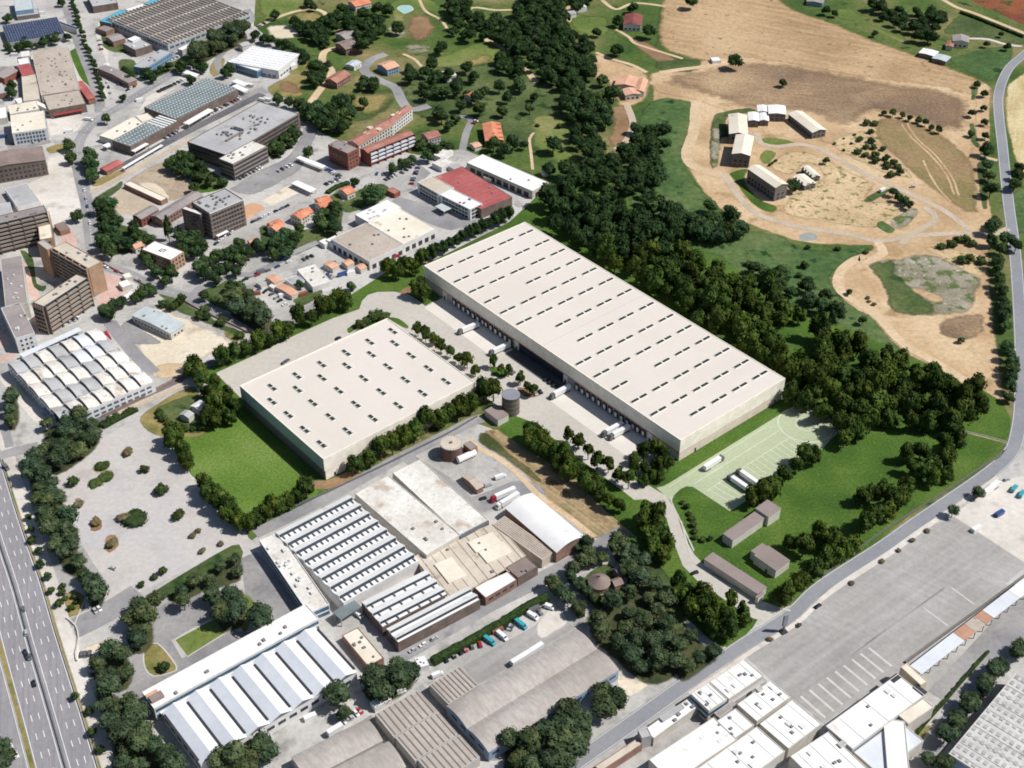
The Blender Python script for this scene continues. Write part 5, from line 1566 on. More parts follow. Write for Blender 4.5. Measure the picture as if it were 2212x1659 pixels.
b.walls('dark_brick'); b.flat('stained_roof', .4)
for f in range(4):
    b.band('window_band', 'glass', 1.4 + 3.4 * f, 3.0 + 3.4 * f, .06, inset=.8)
    b.band('sill_band', 'band_wall', 3.1 + 3.4 * f, 3.9 + 3.4 * f, .1, inset=.3)
b.vents(9, 'vent_grey', 1.4)
b = Bld('white_warehouse', 'square white ribbed roof warehouse with a blue glass corner', '00 1530,372 1655,283 1925,362 1765,490', 8, 'warehouse')
b.walls('white_wall'); b.flat('white_roof', .2); b.ribs(11, 'blue_white_roof', 'x', b.h - .2, .7, .25); b.ribs(8, 'blue_white_roof', 'y', b.h - .2, .4, .2)
b.windows(1, 5, 3.6, 2, 'blue_glass', 1)
b = Bld('glazed_hall', 'white roofed glass fronted strip along the square white warehouse', '00 1472,390 1540,370 1712,430 1665,468', 7)
b.walls('blue_wall'); b.flat('white_roof', .15); b.band('window_band', 'blue_glass', 1, 5.5, .06, inset=.4)
b = Bld('grey_office', 'upper grey roofed office below the striped shed', '00 795,275 920,245 965,290 875,330', 7)
b.walls('dark_brick'); b.flat('grey_roof', .3); b.vents(3, 'vent_white', 2.5)
b = Bld('grey_office', 'grey roofed office with a teal front facing the tree clump', '00 868,425 1045,315 1110,338 935,448', 7)
b.walls('blue_wall'); b.flat('grey_roof', .3); b.windows(2, 3, 2, 1.4, 'blue_glass', 1, 3); b.vents(4)
b = Bld('grey_office', 'narrow grey brown house along the wide street', '00 708,412 755,395 812,545 752,568', 5)
b.walls('brick'); b.gable('grey_brown_roof', 1.2, 'brick'); b.vents(2, 'vent_white', 2, .8, 5.2)
b = Bld('concrete_stand', 'long narrow concrete stand on the bare brown lot', '00 815,1182 862,1165 1065,1288 1030,1312', 4)
b.walls('brick'); b.flat('cream_roof', .2)
b = Bld('brick_hall', 'right hand brown roofed brick hall by the tall central block', '00 985,1398 1250,1240 1312,1268 1045,1425', 7)
b.walls('brick'); b.gable('grey_brown_roof', 1.4, 'brick'); b.windows(2, 3, 1.6, 1.5, 'glass', 1, 3)
b = Bld('brick_hall', 'left hand brown roofed brick hall with a red lean-to', '00 868,1392 980,1330 1020,1362 905,1425', 7)
b.walls('red_brick'); b.gable('grey_brown_roof', 1.4, 'red_brick'); b.windows(2, 3, 1.6, 1.5, 'glass', 1, 3)
b = Bld('tall_block', 'tall brown apartment tower with grey roof and a white parapet strip in the town', 'zB 390,640 1250,270 1680,545 980,815', 22, 'apartment block')
b.walls('dark_brick'); b.flat('grey_roof', .5); b.windows(6, 2.6, 1.7, 1.5, 'glass', 1.4, 3.3)
for f in range(6):
    b.band('floor_band', 'band_wall', 3.55 + 3.3 * f, 3.95 + 3.3 * f, .12, inset=.05)
b.vents(16, 'vent_grey', 1.4, 1.2)
b.band('parapet_cap', 'white_roof', 21.4, 22.1, .2, (1, 3))
b = Bld('tall_block', 'lower stepped wing of the tall brown apartment tower', 'zB 290,720 390,655 720,870 640,920', 19, 'apartment block')
b.walls('dark_brick'); b.flat('stained_roof', .4); b.windows(5, 2.8, 1.7, 1.5, 'glass', 1.4, 3.3)
# old vaulted factory at left
b = Bld('vaulted_factory', 'old white factory of stepped vaulted roof bays with grey and rusty patches', '01 45,715 600,465 1032,812 400,1062', 8, 'factory')
b.walls('white_wall'); b.flat('stained_roof', .6); b.windows(2, 4.4, 3, 1.5, 'blue_glass', 1.2, 3.2)
nb, ns = 7, 5
bw, bl = b.L / nb, b.W / ns
rr = random.Random(4)
choice = ['stained_roof', 'stained_roof', 'stained_roof', 'blue_white_roof', 'stained_roof', 'stained_roof', 'grey_roof']
fixed = {(3, 3): 'grey_roof', (4, 3): 'grey_roof', (5, 3): 'grey_roof', (0, 1): 'grey_roof', (6, 0): 'grey_roof', (2, 2): 'grey_roof'}
for i in range(nb):
    for j in range(ns):
        x0, x1 = -b.L / 2 + i * bw + .25, -b.L / 2 + (i + 1) * bw - .2
        y0, y1 = -b.W / 2 + j * bl + .5, -b.W / 2 + (j + 1) * bl - .5
        z0 = 7.45
        arc = [(y0 + (y1 - y0) * k / 8, z0 + 1.8 * math.sin(math.pi * (.1 + .8 * k / 8)) - .5) for k in range(9)]
        tilt = 1.7
        mb = MB()
        up0 = [(x0, y, z - .2) for y, z in arc]
        up1 = [(x1, y, z + tilt) for y, z in arc]
        for k in range(8):
            mb.quad(up0[k], up1[k], up1[k + 1], up0[k + 1])
        mb.quad((x1, y0, z0 - .2), (x1, y1, z0 - .2), *[p for p in up1[::-1]])
        mb.quad((x0, y0, z0 - .2), (x1, y0, z0 - .2), up1[0], up0[0])
        mb.quad((x0, y1, z0 - .2), (x1, y1, z0 - .2), up1[-1], up0[-1])
        v = link('roof_bay', mb.mesh('roof_bay', fixed.get((i, j)) or rr.choice(choice), fix=False), b.o)
        gm2 = MB()
        gm2.quad(*[(x1 + .06, y, z + tilt - .12) for y, z in arc], *[(x1 + .06, y, z + tilt - 1.75) for y, z in arc[::-1]])
        link('bay_end_shade', gm2.mesh('bay_end_shade', 'gutter', fix=False), v)  # dark end face paints the shadow arc at each roof step
b = Bld('grey_blue_hall', 'grey blue roofed low hall on the sandy lot', '01 885,368 970,310 1175,460 1075,518', 5.5)
b.walls('pale_wall'); b.gable('grid_light', 1.0, 'pale_wall'); b.windows(1, 3, 1.6, 1.4, 'glass', 1.6); b.vents(5, 'vent_grey', 1, .9, 6)
for sp, lb, m in (('01 1238,970 1298,935 1345,968 1290,1005', 'white tent roofed hut in the fenced garden', 'white_roof'), ('01 1165,1025 1200,1000 1255,1022 1222,1052', 'small grey roofed hut in the fenced garden', 'grey_roof')):
    b = Bld('garden_hut', lb, sp, 4, 'shed')
    b.walls('pale_wall'); b.gable(m, 1.2, 'pale_wall', .3)
canopy('white strip roof beside the pink courtyard at the balcony block', '01 760,290 850,225 870,240 785,305', 3.5)
canopy('blue strip awning on the left side of the old vaulted factory', '01 272,985 300,972 358,1035 325,1055', 4, 'blue_wall')

# ---- farm on the dry hill
def barn(label, spec, h, rh=1.6, wall='dark_plinth', roof='cream_roof', win=2):
    b = Bld('barn', label, spec, h, 'barn')
    b.walls(wall); b.gable(roof, rh, wall, .5)
    if win:
        b.windows(win, 4, 2.2, 1.6, 'glass', 1.2, 3.2)
    return b
barn('upper cream roofed barn of the two end to end barns with green lawn at left', '20 305,890 300,755 412,735 420,850', 9)
barn('lower cream roofed barn of the two end to end barns, tall dark gable', '20 325,1005 342,880 466,880 432,1000', 11)
barn('long cream roofed barn standing diagonally beside the ploughed field', '20 700,752 852,862 920,838 760,708', 6)
barn('long cream roofed barn with dark windowed side on the lawn edge', '20 430,1100 610,1218 672,1190 492,1063', 12)
barn('white roofed shed behind the diagonal lawn barn', '20 778,1090 842,1150 892,1138 812,1072', 4.5, 1)
barn('low white double shed beside the round dark tree on the farm', '20 735,1155 800,1215 855,1175 770,1120', 4.5, 1)
barn('largest white roofed house of the farm row behind the barns', '20 560,742 555,692 662,678 668,735', 7, .8, 'dark_plinth', 'white_roof')
barn('left white roofed house of the farm row behind the barns', '20 430,785 425,735 490,725 492,780', 6, .8, 'dark_plinth', 'white_roof')
barn('small upper white roofed house of the farm row', '20 488,728 485,690 550,678 556,720', 6, .8, 'dark_plinth', 'white_roof')
barn('small lower white roofed house of the farm row', '20 500,785 495,735 552,722 556,778', 5, .8, 'dark_plinth', 'white_roof')
barn('left wing of the terracotta roofed farm beside the valley wood', '10 1770,552 1795,495 1925,500 1905,560', 5, 1.6, 'pale_wall', 'pink_tile_roof', 1)
barn('right wing of the terracotta roofed farm beside the valley wood', '10 1905,570 1930,500 1982,530 1955,615', 5, 1.4, 'pale_wall', 'pink_tile_roof', 1)
barn('front wing of the terracotta roofed farm beside the valley wood', '10 1830,612 1825,575 1905,575 1950,615', 5, 1.2, 'pale_wall', 'pink_tile_roof', 1)
barn('dark red roofed farmhouse on the meadow left of the dry hill', '10 1825,160 1845,92 1950,100 1945,165', 6, 1.8, 'white_wall', 'dark_red_roof', 1)
barn('grey roofed farmhouse with a red lean-to near the top right', '20 1745,262 1760,235 1845,228 1862,280', 6, 1.6, 'pale_wall', 'grey_brown_roof', 1)
barn('low red roofed lean-to beside the grey roofed farmhouse', '20 1705,290 1720,262 1755,272 1752,312', 4, .9, 'pale_wall', 'dull_tile_roof', 0)
barn('white flat stable with a pale green end near the field corner', '20 1540,335 1570,305 1650,345 1620,372', 4, .5, 'dark_brick', 'white_roof', 0)
barn('pale green roofed end of the stable near the field corner', '20 1622,374 1652,346 1735,372 1702,402', 4, .5, 'dark_brick', 'grid_light', 0)
barn('grey roofed shed at the top edge left of the woodland', '20 800,10 820,-20 920,-20 910,20', 4, .8, 'blue_wall', 'grey_brown_roof', 0)
# swimming pool
(px_, py_), = pts('10 415,58')
t = thing('swimming_pool', 'light turquoise kidney shaped swimming pool on the meadow slope', 'pool', (px_, py_, 0))
kid = [(6.0 * math.cos(a) * (1 + .18 * math.cos(2 * a + .6)), 9.5 * math.sin(a) * (1 + .12 * math.sin(a * 3))) for a in [i * math.pi / 16 for i in range(32)]]
zz = level((px_ - 9, py_ - 12, px_ + 9, py_ + 12)) + .1
mbp = MB(); mbp.quad(*[(x * 1.2, y * 1.15, zz) for x, y in kid]); mbp.build('pool_edge', 'pale_concrete', t)
mbp = MB(); mbp.quad(*[(x, y, zz + .03) for x, y in kid]); mbp.build('pool_water', 'water', t)

# ---- small outbuildings that fill the town yards
for sp, lb, h, wl, rf, gb in (
        ('00 100,640 142,630 152,662 110,672', 'small white roof between cream works roofs at the left', 5, 'pale_wall', 'white_roof', 0),
        ('00 -30,545 32,530 38,600 -20,612', 'grey roofed store on the left works row garden', 5, 'brick', 'grey_roof', 0),
        ('00 132,335 190,326 196,362 138,368', 'pale flat roof above the small white unit', 6, 'pale_wall', 'stained_roof', 0),
        ('00 -20,700 38,694 48,760 -10,770', 'white roof at the left edge beside the blue fronted cube', 6, 'pale_wall', 'white_roof', 0),
        ('00 255,645 284,635 308,722 280,735', 'narrow white link roof left of the red awnings', 6.5, 'pale_wall', 'white_roof', 0),
        ('00 645,175 700,155 722,190 668,212', 'grey brown store below the bright blue roof', 5, 'brick', 'grey_brown_roof', 0),
        ('00 690,235 770,215 800,250 725,275', 'brownish workshop left of the upper grey office', 5, 'brick', 'grey_brown_roof', 1),
        ('00 832,248 885,228 902,248 850,270', 'small white roof on the upper grey office', 8.5, 'white_wall', 'white_roof', 0),
        ('00 1158,312 1262,262 1278,278 1172,330', 'long white lean-to roof at the striped shed corner', 5, 'grey_wall', 'white_roof', 0),
        ('00 1548,282 1600,266 1616,290 1562,306', 'small grey house in the trees below the striped shed', 5, 'pale_wall', 'grey_roof', 1),
        ('00 358,1452 420,1432 442,1482 380,1502', 'low brown store on the pale yard by the stair block', 4, 'brick', 'brown_roof', 0),
        ('00 1862,412 1900,396 1918,416 1878,432', 'small white canopy roof right of the square white warehouse', 4, 'white_wall', 'white_roof', 0),
        ('10 662,462 720,450 732,490 672,502', 'pale house hidden in the trees under the light green field', 5, 'white_wall', 'stained_roof', 1),
        ('10 1300,1106 1336,1100 1342,1120 1306,1126', 'tiny white hut at the valley edge by the white warehouse', 3, 'white_wall', 'white_roof', 0),
        ('10 1500,30 1574,18 1582,44 1508,56', 'white building at the top edge of the valley meadow', 5, 'white_wall', 'white_roof', 0),
        ('10 1465,70 1500,60 1508,90 1472,100', 'small grey house below the white building at the top edge', 4, 'pale_wall', 'grey_roof', 1),
        ('20 185,372 240,368 244,392 188,396', 'small white shed left of the round tree on the ploughed field', 3, 'white_wall', 'white_roof', 0),
        ('01 765,172 828,150 858,182 792,204', 'low white roof in the pink courtyard by the street', 3.5, 'pale_wall', 'white_roof', 0),
        ('01 790,120 840,105 860,130 812,146', 'small pale roof on the street side of the pink courtyard', 3.5, 'pale_wall', 'stained_roof', 0),
        ('00 1605,1555 1660,1540 1680,1570 1625,1588', 'pink terrace roof in the gardens beside the orange houses', 4, 'pale_wall', 'pink_tile_roof', 1),
        ('00 1480,1610 1530,1595 1550,1625 1500,1640', 'dull red roofed house among the dark garden trees', 5, 'brick', 'dull_tile_roof', 1),
        ('01 1740,190 1770,175 1800,195 1768,212', 'small pale hut left of the long salmon shed', 3, 'pale_wall', 'stained_roof', 0),
        ('01 1660,170 1700,150 1725,172 1686,192', 'grey hut at the bend of the builders lane', 3, 'pale_wall', 'grey_roof', 0),
        ('F 705,517 725,508 738,517 718,527', 'white lean-to at the left corner of the tan workshop', 5, 'white_wall', 'white_roof', 0),
        ('F 690,520 704,514 714,522 700,529', 'small white roof left of the tan workshop', 4, 'white_wall', 'white_roof', 0),
        ('10 690,1075 740,1055 790,1080 740,1100', 'low grey store behind the crimson red roof', 4, 'pale_wall', 'grey_roof', 0),
        ('10 935,1125 985,1140 980,1165 930,1150', 'narrow pale canopy in the alley by the white warehouse', 3, 'pale_wall', 'tan_roof', 0),
        ('22 1000,1500 1040,1475 1070,1500 1030,1525', 'small grey roof hut between the lower white halls', 10.2, 'pale_wall', 'grey_roof', 0),
        ('22 470,1140 500,1122 525,1142 495,1162', 'little grey hut in the gap between the upper white halls', 10, 'pale_wall', 'grey_roof', 0),
        ('22 205,1300 320,1220 350,1250 240,1335', 'brown roofed annex with grey boxes between the white halls', 6.5, 'grey_wall', 'grey_brown_roof', 0),
        ('22 300,1210 520,1070 545,1090 330,1235', 'grey service yard roof between the upper white halls', 6, 'grey_wall', 'grey_roof', 0),
        ('12 2060,1330 2200,1240 2225,1262 2085,1355', 'grey strip roof beside the low roadside sheds', 7, 'grey_wall', 'grey_roof', 0)):
    b = Bld('outbuilding', lb, sp, h)
    if gb:
        b.walls(wl); b.gable(rf, 1.3, wl, .3)
    else:
        b.walls(wl); b.flat(rf, .15)

# ================================================================ TREES AND PLANTS
def crown(name, seed, m, flat_=1.0, zc=1.05, lobes=9, clumps=34, size=(.12, .24), taper=0.0):
    r = random.Random(seed)
    L = []
    for i in range(lobes):
        a = 2 * math.pi * (i / lobes) + r.uniform(-.4, .4)
        e = r.uniform(-.55, 1.0)
        d = .5 * math.sqrt(max(0, 1 - e * e * .7)) * r.uniform(.75, 1.15)
        c = Vector((d * math.cos(a), d * math.sin(a), e * .5))
        rad = r.uniform(.40, .56)
        if taper:
            k = 1 - taper * (c.z + .5)
            c.x *= k
            c.y *= k
            rad *= k
        L.append((c, rad))
    L.append((Vector((0, 0, .1)), .62 * (1 - taper * .4)))
    bm = bmesh.new()
    for c, rad in L:
        q = bmesh.ops.create_icosphere(bm, subdivisions=1, radius=rad * .88)
        for v in q['verts']:
            v.co += Vector((r.uniform(-.07, .07), r.uniform(-.07, .07), r.uniform(-.07, .07))) + c
    for c, rad in L:
        for k in range(clumps):
            n = Vector((r.gauss(0, 1), r.gauss(0, 1), r.gauss(0, 1))).normalized()
            p = c + n * rad * r.uniform(.86, 1.1)
            if n.z < -.6 or any((p - c2).length < r2 * .84 for c2, r2 in L if c2 is not c):
                continue
            s = r.uniform(*size)
            t = n.orthogonal().normalized()
            t.rotate(Quaternion(n, r.uniform(0, 6.28)))
            bt = n.cross(t)
            up = n * s * r.uniform(-.15, .5)
            vs = [bm.verts.new(p + t * s * x + bt * s * y + (up if x * y > 0 else -up * .3)) for x, y in ((-.5, -.5), (.5, -.6), (.6, .5), (-.5, .5))]
            bm.faces.new(vs[:3])
            bm.faces.new([vs[0], vs[2], vs[3]])
    for v in bm.verts:
        v.co.z = v.co.z * flat_ + zc
    me = bpy.data.meshes.new(name)
    bm.to_mesh(me)
    bm.free()
    me.materials.append(MATS[m])
    return me

def trunk(name, h, r0=.07):
    mb = MB()
    mb.cyl(0, 0, 0, h, r0, r0 * .6, n=7)
    for a in (0.4, 2.4, 4.6):                       # a few limbs reaching into the crown
        dx, dy = math.cos(a), math.sin(a)
        k = len(mb.v)
        for t, q in ((h * .55, r0 * .5), (h * 1.05, r0 * .2)):
            o = 0 if t < h * .6 else .42
            for i in range(4):
                b = i * math.pi / 2
                mb.v.append((dx * o + q * math.cos(b), dy * o + q * math.sin(b), t))
        for i in range(4):
            j = (i + 1) % 4
            mb.f.append((k + i, k + j, k + 4 + j, k + 4 + i))
    return mb.mesh(name, 'bark')

KINDS = {
    'pine_tree': ([crown('crown', 10 + i, 'pine_leaves', .72, 1.15, 10, 60, (.07, .16)) for i in range(6)], trunk('trunk', .9)),
    'broadleaf_tree': ([crown('crown', 30 + i, 'broad_leaves', 1.28, 1.22, 9, 60, (.08, .17), .25) for i in range(6)], trunk('trunk', .6)),
    'oak_tree': ([crown('crown', 50 + i, 'oak_leaves', .9, .95, 8, 50, (.08, .18)) for i in range(6)], trunk('trunk', .55)),
    'young_tree': ([crown('crown', 70 + i, 'broad_leaves', 1.25, 1.35, 7, 30, (.16, .3), .45) for i in range(4)], trunk('trunk', .9, .06)),
    'cypress_tree': ([crown('crown', 80 + i, 'oak_leaves', 2.6, 2.0, 8, 34, (.14, .26), .6) for i in range(2)], trunk('trunk', .7)),
    'shrub': ([crown('crown', 90 + i, 'shrub_leaves', .75, .62, 6, 30, (.16, .3)) for i in range(4)], None),
    'low_shrub': ([crown('crown', 97 + i, 'shrub_leaves', .22, .22, 12, 40, (.1, .2)) for i in range(2)], None),
    'dry_shrub': ([crown('crown', 95 + i, 'dry_leaves', .5, .4, 6, 30, (.16, .3)) for i in range(3)], None),
}
REQ = []
TR = random.Random(77)

def want(kind, x, y, r, label, group=None, cat='tree'):
    REQ.append([kind, x, y, r, label, group, cat])

ZC = {'pine_tree': 1.15, 'broadleaf_tree': 1.2, 'oak_tree': .95, 'young_tree': 1.35, 'cypress_tree': 2.0, 'shrub': .6, 'dry_shrub': .4, 'low_shrub': .2}

def single(kind, spec, r, label, cat='tree'):
    (x, y), = pts(spec, ZC[kind] * r)
    want(kind, x, y, r, label, None, cat)

def row(kind, spec, r, what, where, group, var=.14, cat='tree'):
    """one tree at each listed crown centre, told apart by its place from the left"""
    P = pts(spec, ZC[kind] * r)
    order = sorted(range(len(P)), key=lambda i: P[i][0])
    for k, i in enumerate(order):
        if len(P) <= 28:
            lb, gp = '%s, %s from left' % (what, ORD[k]), group
        else:
            lb, gp = what, group
        want(kind, *P[i], r * TR.uniform(1 - var, 1 + var), lb, gp, cat)

def line(kind, spec, step, r, what, where, group, var=.15, wob=.15, cat='tree', numbered=True):
    P = catmull(pts(spec, ZC[kind] * r), False, 2.0)
    out = []
    acc = 0
    last = None
    for p in P:
        if last is None or math.dist(p, last) >= step:
            out.append((p[0] + TR.uniform(-wob, wob) * step, p[1] + TR.uniform(-wob, wob) * step))
            last = p
    out.sort()
    for k, p in enumerate(out):
        num = numbered and len(out) <= 28
        want(kind, *p, r * TR.uniform(1 - var, 1 + var), '%s, %s from left' % (what, ORD[k]) if num else what, group, cat)

def inside(x, y, P):
    c = False
    j = len(P) - 1
    for i in range(len(P)):
        if (P[i][1] > y) != (P[j][1] > y) and x < (P[j][0] - P[i][0]) * (y - P[i][1]) / (P[j][1] - P[i][1]) + P[i][0]:
            c = not c
        j = i
    return c

def fill(kind, spec, step, r, label, group, var=.25, cat='tree', tries=16):
    P = pts(spec, ZC[kind] * r)
    xs = [p[0] for p in P]
    ys = [p[1] for p in P]
    area = (max(xs) - min(xs)) * (max(ys) - min(ys))
    V = [Vector(p) for p in P]
    def clear(x, y):                       # keep whole crowns, not only their centres, inside the outline
        q = Vector((x, y))
        for i in range(len(V)):
            a, b_ = V[i - 1], V[i]
            t = max(0.0, min(1.0, (q - a).dot(b_ - a) / max(1e-6, (b_ - a).length_squared)))
            if (q - a.lerp(b_, t)).length < r * .36:
                return False
        return True
    got = []
    for _ in range(int(area / (step * step) * tries)):
        x, y = TR.uniform(min(xs), max(xs)), TR.uniform(min(ys), max(ys))
        if inside(x, y, P) and all((x - a) ** 2 + (y - b_) ** 2 > step * step for a, b_ in got) and clear(x, y) and all((x - a) ** 2 + (y - b_) ** 2 > step * step for a, b_ in got):
            got.append((x, y))
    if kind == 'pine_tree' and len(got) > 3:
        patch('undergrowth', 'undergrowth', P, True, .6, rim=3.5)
    got.sort()
    if len(got) > 14:                      # number them in bands from the far side, left to right in each
        far_y = sorted(got, key=lambda p: -p[1])
        nb = max(2, round(math.sqrt(len(got) / 2)))
        size = math.ceil(len(got) / nb)
        bands = [sorted(far_y[i:i + size]) for i in range(0, len(got), size)]
        names = [(p, '%s, %s from left, %s row down' % (label, ORD[k], ORD[j])) for j, bd in enumerate(bands) for k, p in enumerate(bd)]
    else:
        names = [(p, '%s, %s from left' % (label, ORD[k])) for k, p in enumerate(got)]
    for (x, y), lb in names:
        want(kind, x, y, r * TR.uniform(1 - var, 1 + var), lb, group, cat)

# ---- trees of the works site: rows
B_ = 'broadleaf_tree'
row(B_, '01 1440,655 1515,630 1590,590 1672,560 1745,535 1800,500 1865,480 1935,395 2015,395 2080,340 2140,300 2195,270 11 40,300', 5.8, 'round green tree in the row behind the cream warehouse', 'of the row', 'row along the drive behind the cream warehouse')
row(B_, 'F 836,583 848,573 860,590 872,565 884,575 897,580 907,556 918,553 932,546 945,541 958,533 972,526 985,518 1000,509 1014,502 1028,496 1043,489 1056,482 1070,476 1084,470 1098,463', 4.8,
    'dark round tree between the workshops and the long warehouse', 'of the row', 'row between the workshops and the long warehouse')
row(B_, '11 515,210 545,235 490,215', 6.0, 'big dark tree at far end of long warehouse docks', 'of the clump', 'clump at the long warehouse corner')
row(B_, '11 85,1345 175,1300 255,1260 328,1225 405,1172 480,1130 550,1085 640,1050 700,1015 780,980 845,950 920,890 985,880', 6.2, 'round clipped tree along the lit front wall of the cream warehouse', 'of the row', 'row along the front of the cream warehouse')
fill(B_, '01 1215,670 1290,680 1300,740 1420,810 1555,940 1545,1040 1430,1100 1330,1110 1305,1010 1385,950 1215,790', 6.0, 5.0, 'dark green tree in thick hedge above small lawn', 'trees at the left corner of the cream warehouse')
fill(B_, '01 1030,1160 1170,1100 1200,1190 1245,1340 1215,1410 1100,1270', 6.0, 4.8, 'dark green tree between small lawn and gravel lot', 'trees on the left edge of the small lawn')
row(B_, 'F 437,1040 452,1055 466,1068 480,1084 494,1098 508,1113 522,1128 540,1128 556,1116 572,1108 588,1098 606,1090 624,1080 642,1068 660,1058 448,1070 470,1090 490,1112', 5.2, 'dark tree in the corner hedge below the small lawn', 'of the hedge', 'hedge trees below the small lawn')
fill(B_, '11 1160,1120 1250,1110 1400,1235 1600,1410 1840,1600 1830,1665 1710,1620 1420,1395 1180,1190', 5.6, 5.2, 'dark tree in thick hedge along dry strip field', 'hedge trees beside the strip field')
fill(B_, 'F 1375,1098 1412,1088 1432,1120 1448,1160 1452,1195 1420,1215 1390,1185 1380,1140', 5.6, 5.2, 'dark tree in clump left of entrance drive', 'clump left of the entrance drive')
fill(B_, 'F 1448,1250 1480,1252 1502,1272 1530,1288 1562,1306 1592,1338 1572,1382 1540,1370 1500,1335 1460,1292', 5.6, 5.0, 'dark tree in clump at entrance drive gate', 'clump at the gate end of the drive')
row('young_tree', '22 310,575 385,640 400,690', 4.0, 'slim young tree on the drive edge by the gate', 'of the three', 'young trees by the gate')
row('young_tree', '11 495,475 545,510 600,535 642,585 705,615 760,655 815,685 868,735', 4.3, 'slim young tree between the two warehouses', 'of the row', 'young trees between the warehouses')
row('young_tree', '11 985,690 1035,730 1085,745', 3.5, 'young tree on the upper yard island', 'of the island', 'young trees on the upper island')
row('young_tree', '11 1160,795 1205,845 1245,870', 3.8, 'young tree on the lower yard island beside the tank', 'of the island', 'young trees on the lower island')
row('young_tree', '11 1470,1165 1535,1205 1600,1270 1660,1335 1732,1355 1795,1425 1862,1460', 4.4, 'young tree casting a shadow on the dock road', 'of the row', 'young trees along the dock road')
row(B_, '11 1900,1310 1960,1270 2030,1260 2090,1300 2120,1360 2050,1360 1960,1370 1900,1380 2010,1430 2060,1420 1960,1450', 4.2, 'dark thicket tree at near corner of long warehouse', 'of the thicket', 'thicket at the near corner of the long warehouse')
row('shrub', '11 125,440 165,425 205,400 245,388 270,395', 4.0, 'dark bush on the roundabout island', 'of the island', 'bushes on the roundabout island', cat='bush')
W_ = 'dark round tree in wood behind long warehouse'
fill(B_, 'F 1165,425 1230,405 1310,418 1400,480 1480,540 1560,580 1650,612 1705,652 1702,700 1668,715 1700,780 1690,800 1600,745 1500,685 1400,618 1280,545 1195,492', 9.0, 7.2, W_, 'wood behind the long warehouse', .3)
fill(B_, 'F 1760,705 1800,722 1880,742 1960,782 2060,812 2140,832 2150,872 2120,905 2040,920 1990,922 1890,905 1820,892 1730,842 1690,800 1662,735 1720,762 1750,742', 9.0, 7.2, 'dark round tree in wood above truck park', 'wood above the truck park')
fill(B_, 'F 1690,850 1740,848 1800,870 1885,900 1890,922 1830,945 1795,925 1740,885', 7.6, 5.6, 'dark wood edge tree over painted turning circle', 'wood edge over the turning circle')
single(B_, '21 755,390', 5.5, 'single dark tree standing on the grass gap in the wood')
single(B_, '21 1310,1065', 4.5, 'small lone tree below the wood at the lawn top')
row(B_, '21 515,1475 590,1470 655,1425 735,1360 790,1300 850,1300 440,1570 510,1540 590,1530', 5.4, 'round tree along the lower edge of the truck park', 'of the row', 'row along the truck park edge')
row(B_, '21 1050,1190 1110,1140 1170,1110', 5.2, 'round tree right of the painted turning circle', 'of the three', 'trees right of the turning circle')
row(B_, '21 1450,1285 1545,1275 1480,1365 1560,1395 1625,1440 1700,1330 1715,1410 1450,1490 1355,1585 1230,1530 1165,1560 1300,1500 1425,1565 1700,1230 1780,1200 1750,1110 1620,1350', 5.6, 'dark tree in the loose group on the big lawn', 'of the group', 'loose group on the big lawn')
row(B_, '22 695,195 785,230 880,125 985,150 1115,205 1055,230 950,200', 5.6, 'dark tree beside the notched brown house', 'of the group', 'group beside the notched brown house')
row(B_, '22 1200,50 1260,20 1330,0 1190,80', 5.6, 'dark tree low on the big lawn near the road', 'of the group', 'group low on the lawn near the road')
row(B_, '22 690,505 735,480 790,435 860,380 925,310 1000,290 640,560', 5.0, 'round tree in the short row between the houses and the road', 'of the row', 'row between the houses and the road')
line('shrub', 'z3 440,1120 500,1200 540,1290 560,1380 570,1500 650,1510 740,1490', 3.4, 1.8, 'low dark shrub in the curved bed on the lawn by the drive', 'of the bed', 'shrubs in the curved lawn bed', cat='bush')
line('shrub', '20 560,1070 600,1040', 3.0, 1.5, 'low bush by the farm lawn', 'of the pair', 'bushes by the farm lawn', cat='bush')
# ---- pines and gardens, left and bottom
P_ = 'pine_tree'
fill(P_, '01 140,1310 250,1285 375,1450 435,1660 02 470,20 520,250 670,440 655,560 570,600 510,420 390,330 300,110 245,0', 6.2, 5.4, 'dark pine between highway and gravel lot', 'pine belt along the highway')
fill(P_, '01 260,1080 430,1020 620,1035 640,1150 560,1250 350,1380 290,1290 280,1180', 6.4, 5.4, 'dark pine at foot of old vaulted factory', 'pine clump by the vaulted factory')
fill(P_, '02 560,985 640,950 660,850 780,820 840,920 850,1040 760,1130 610,1060', 6.4, 5.6, 'dark pine in the clump beside the side road entrance', 'pine clump by the side road')
fill(P_, '02 590,1110 720,1110 900,1230 980,1380 1130,1540 1230,1680 740,1680 700,1480 630,1250', 6.4, 5.6, 'dark pine in the large grove at the bottom left', 'pine grove at the bottom left')
fill(P_, '02 810,640 900,560 990,680 980,820 880,880 820,830', 6.2, 5.6, 'dark pine in clump left of rectangular lawn', 'pine clump left of the lawn')
fill(P_, '02 1330,500 1470,470 1570,440 1590,600 1560,700 1430,720 1360,600', 6.2, 5.6, 'dark pine in the clump above the rectangular lawn', 'pine clump above the lawn')
fill(P_, '02 1060,500 1250,430 1400,310 1540,230 1560,400 1330,480 1120,560', 7.2, 4.2, 'pine between gravel lot and grey yard', 'belt between gravel lot and yard')
fill(P_, '02 900,570 960,520 1050,500 1050,570 950,620', 6.2, 4.4, 'pine at the left end of the grey yard', 'pines at the left end of the yard')
single(P_, '02 1682,685', 7.4, 'single round pine beside the long narrow office block')
single(P_, '02 1190,590', 4.6, 'lone tree standing in the middle of the grey yard')
single('shrub', '02 1062,1005', 3.2, 'round dark bush on the dry curved lawn', 'bush')
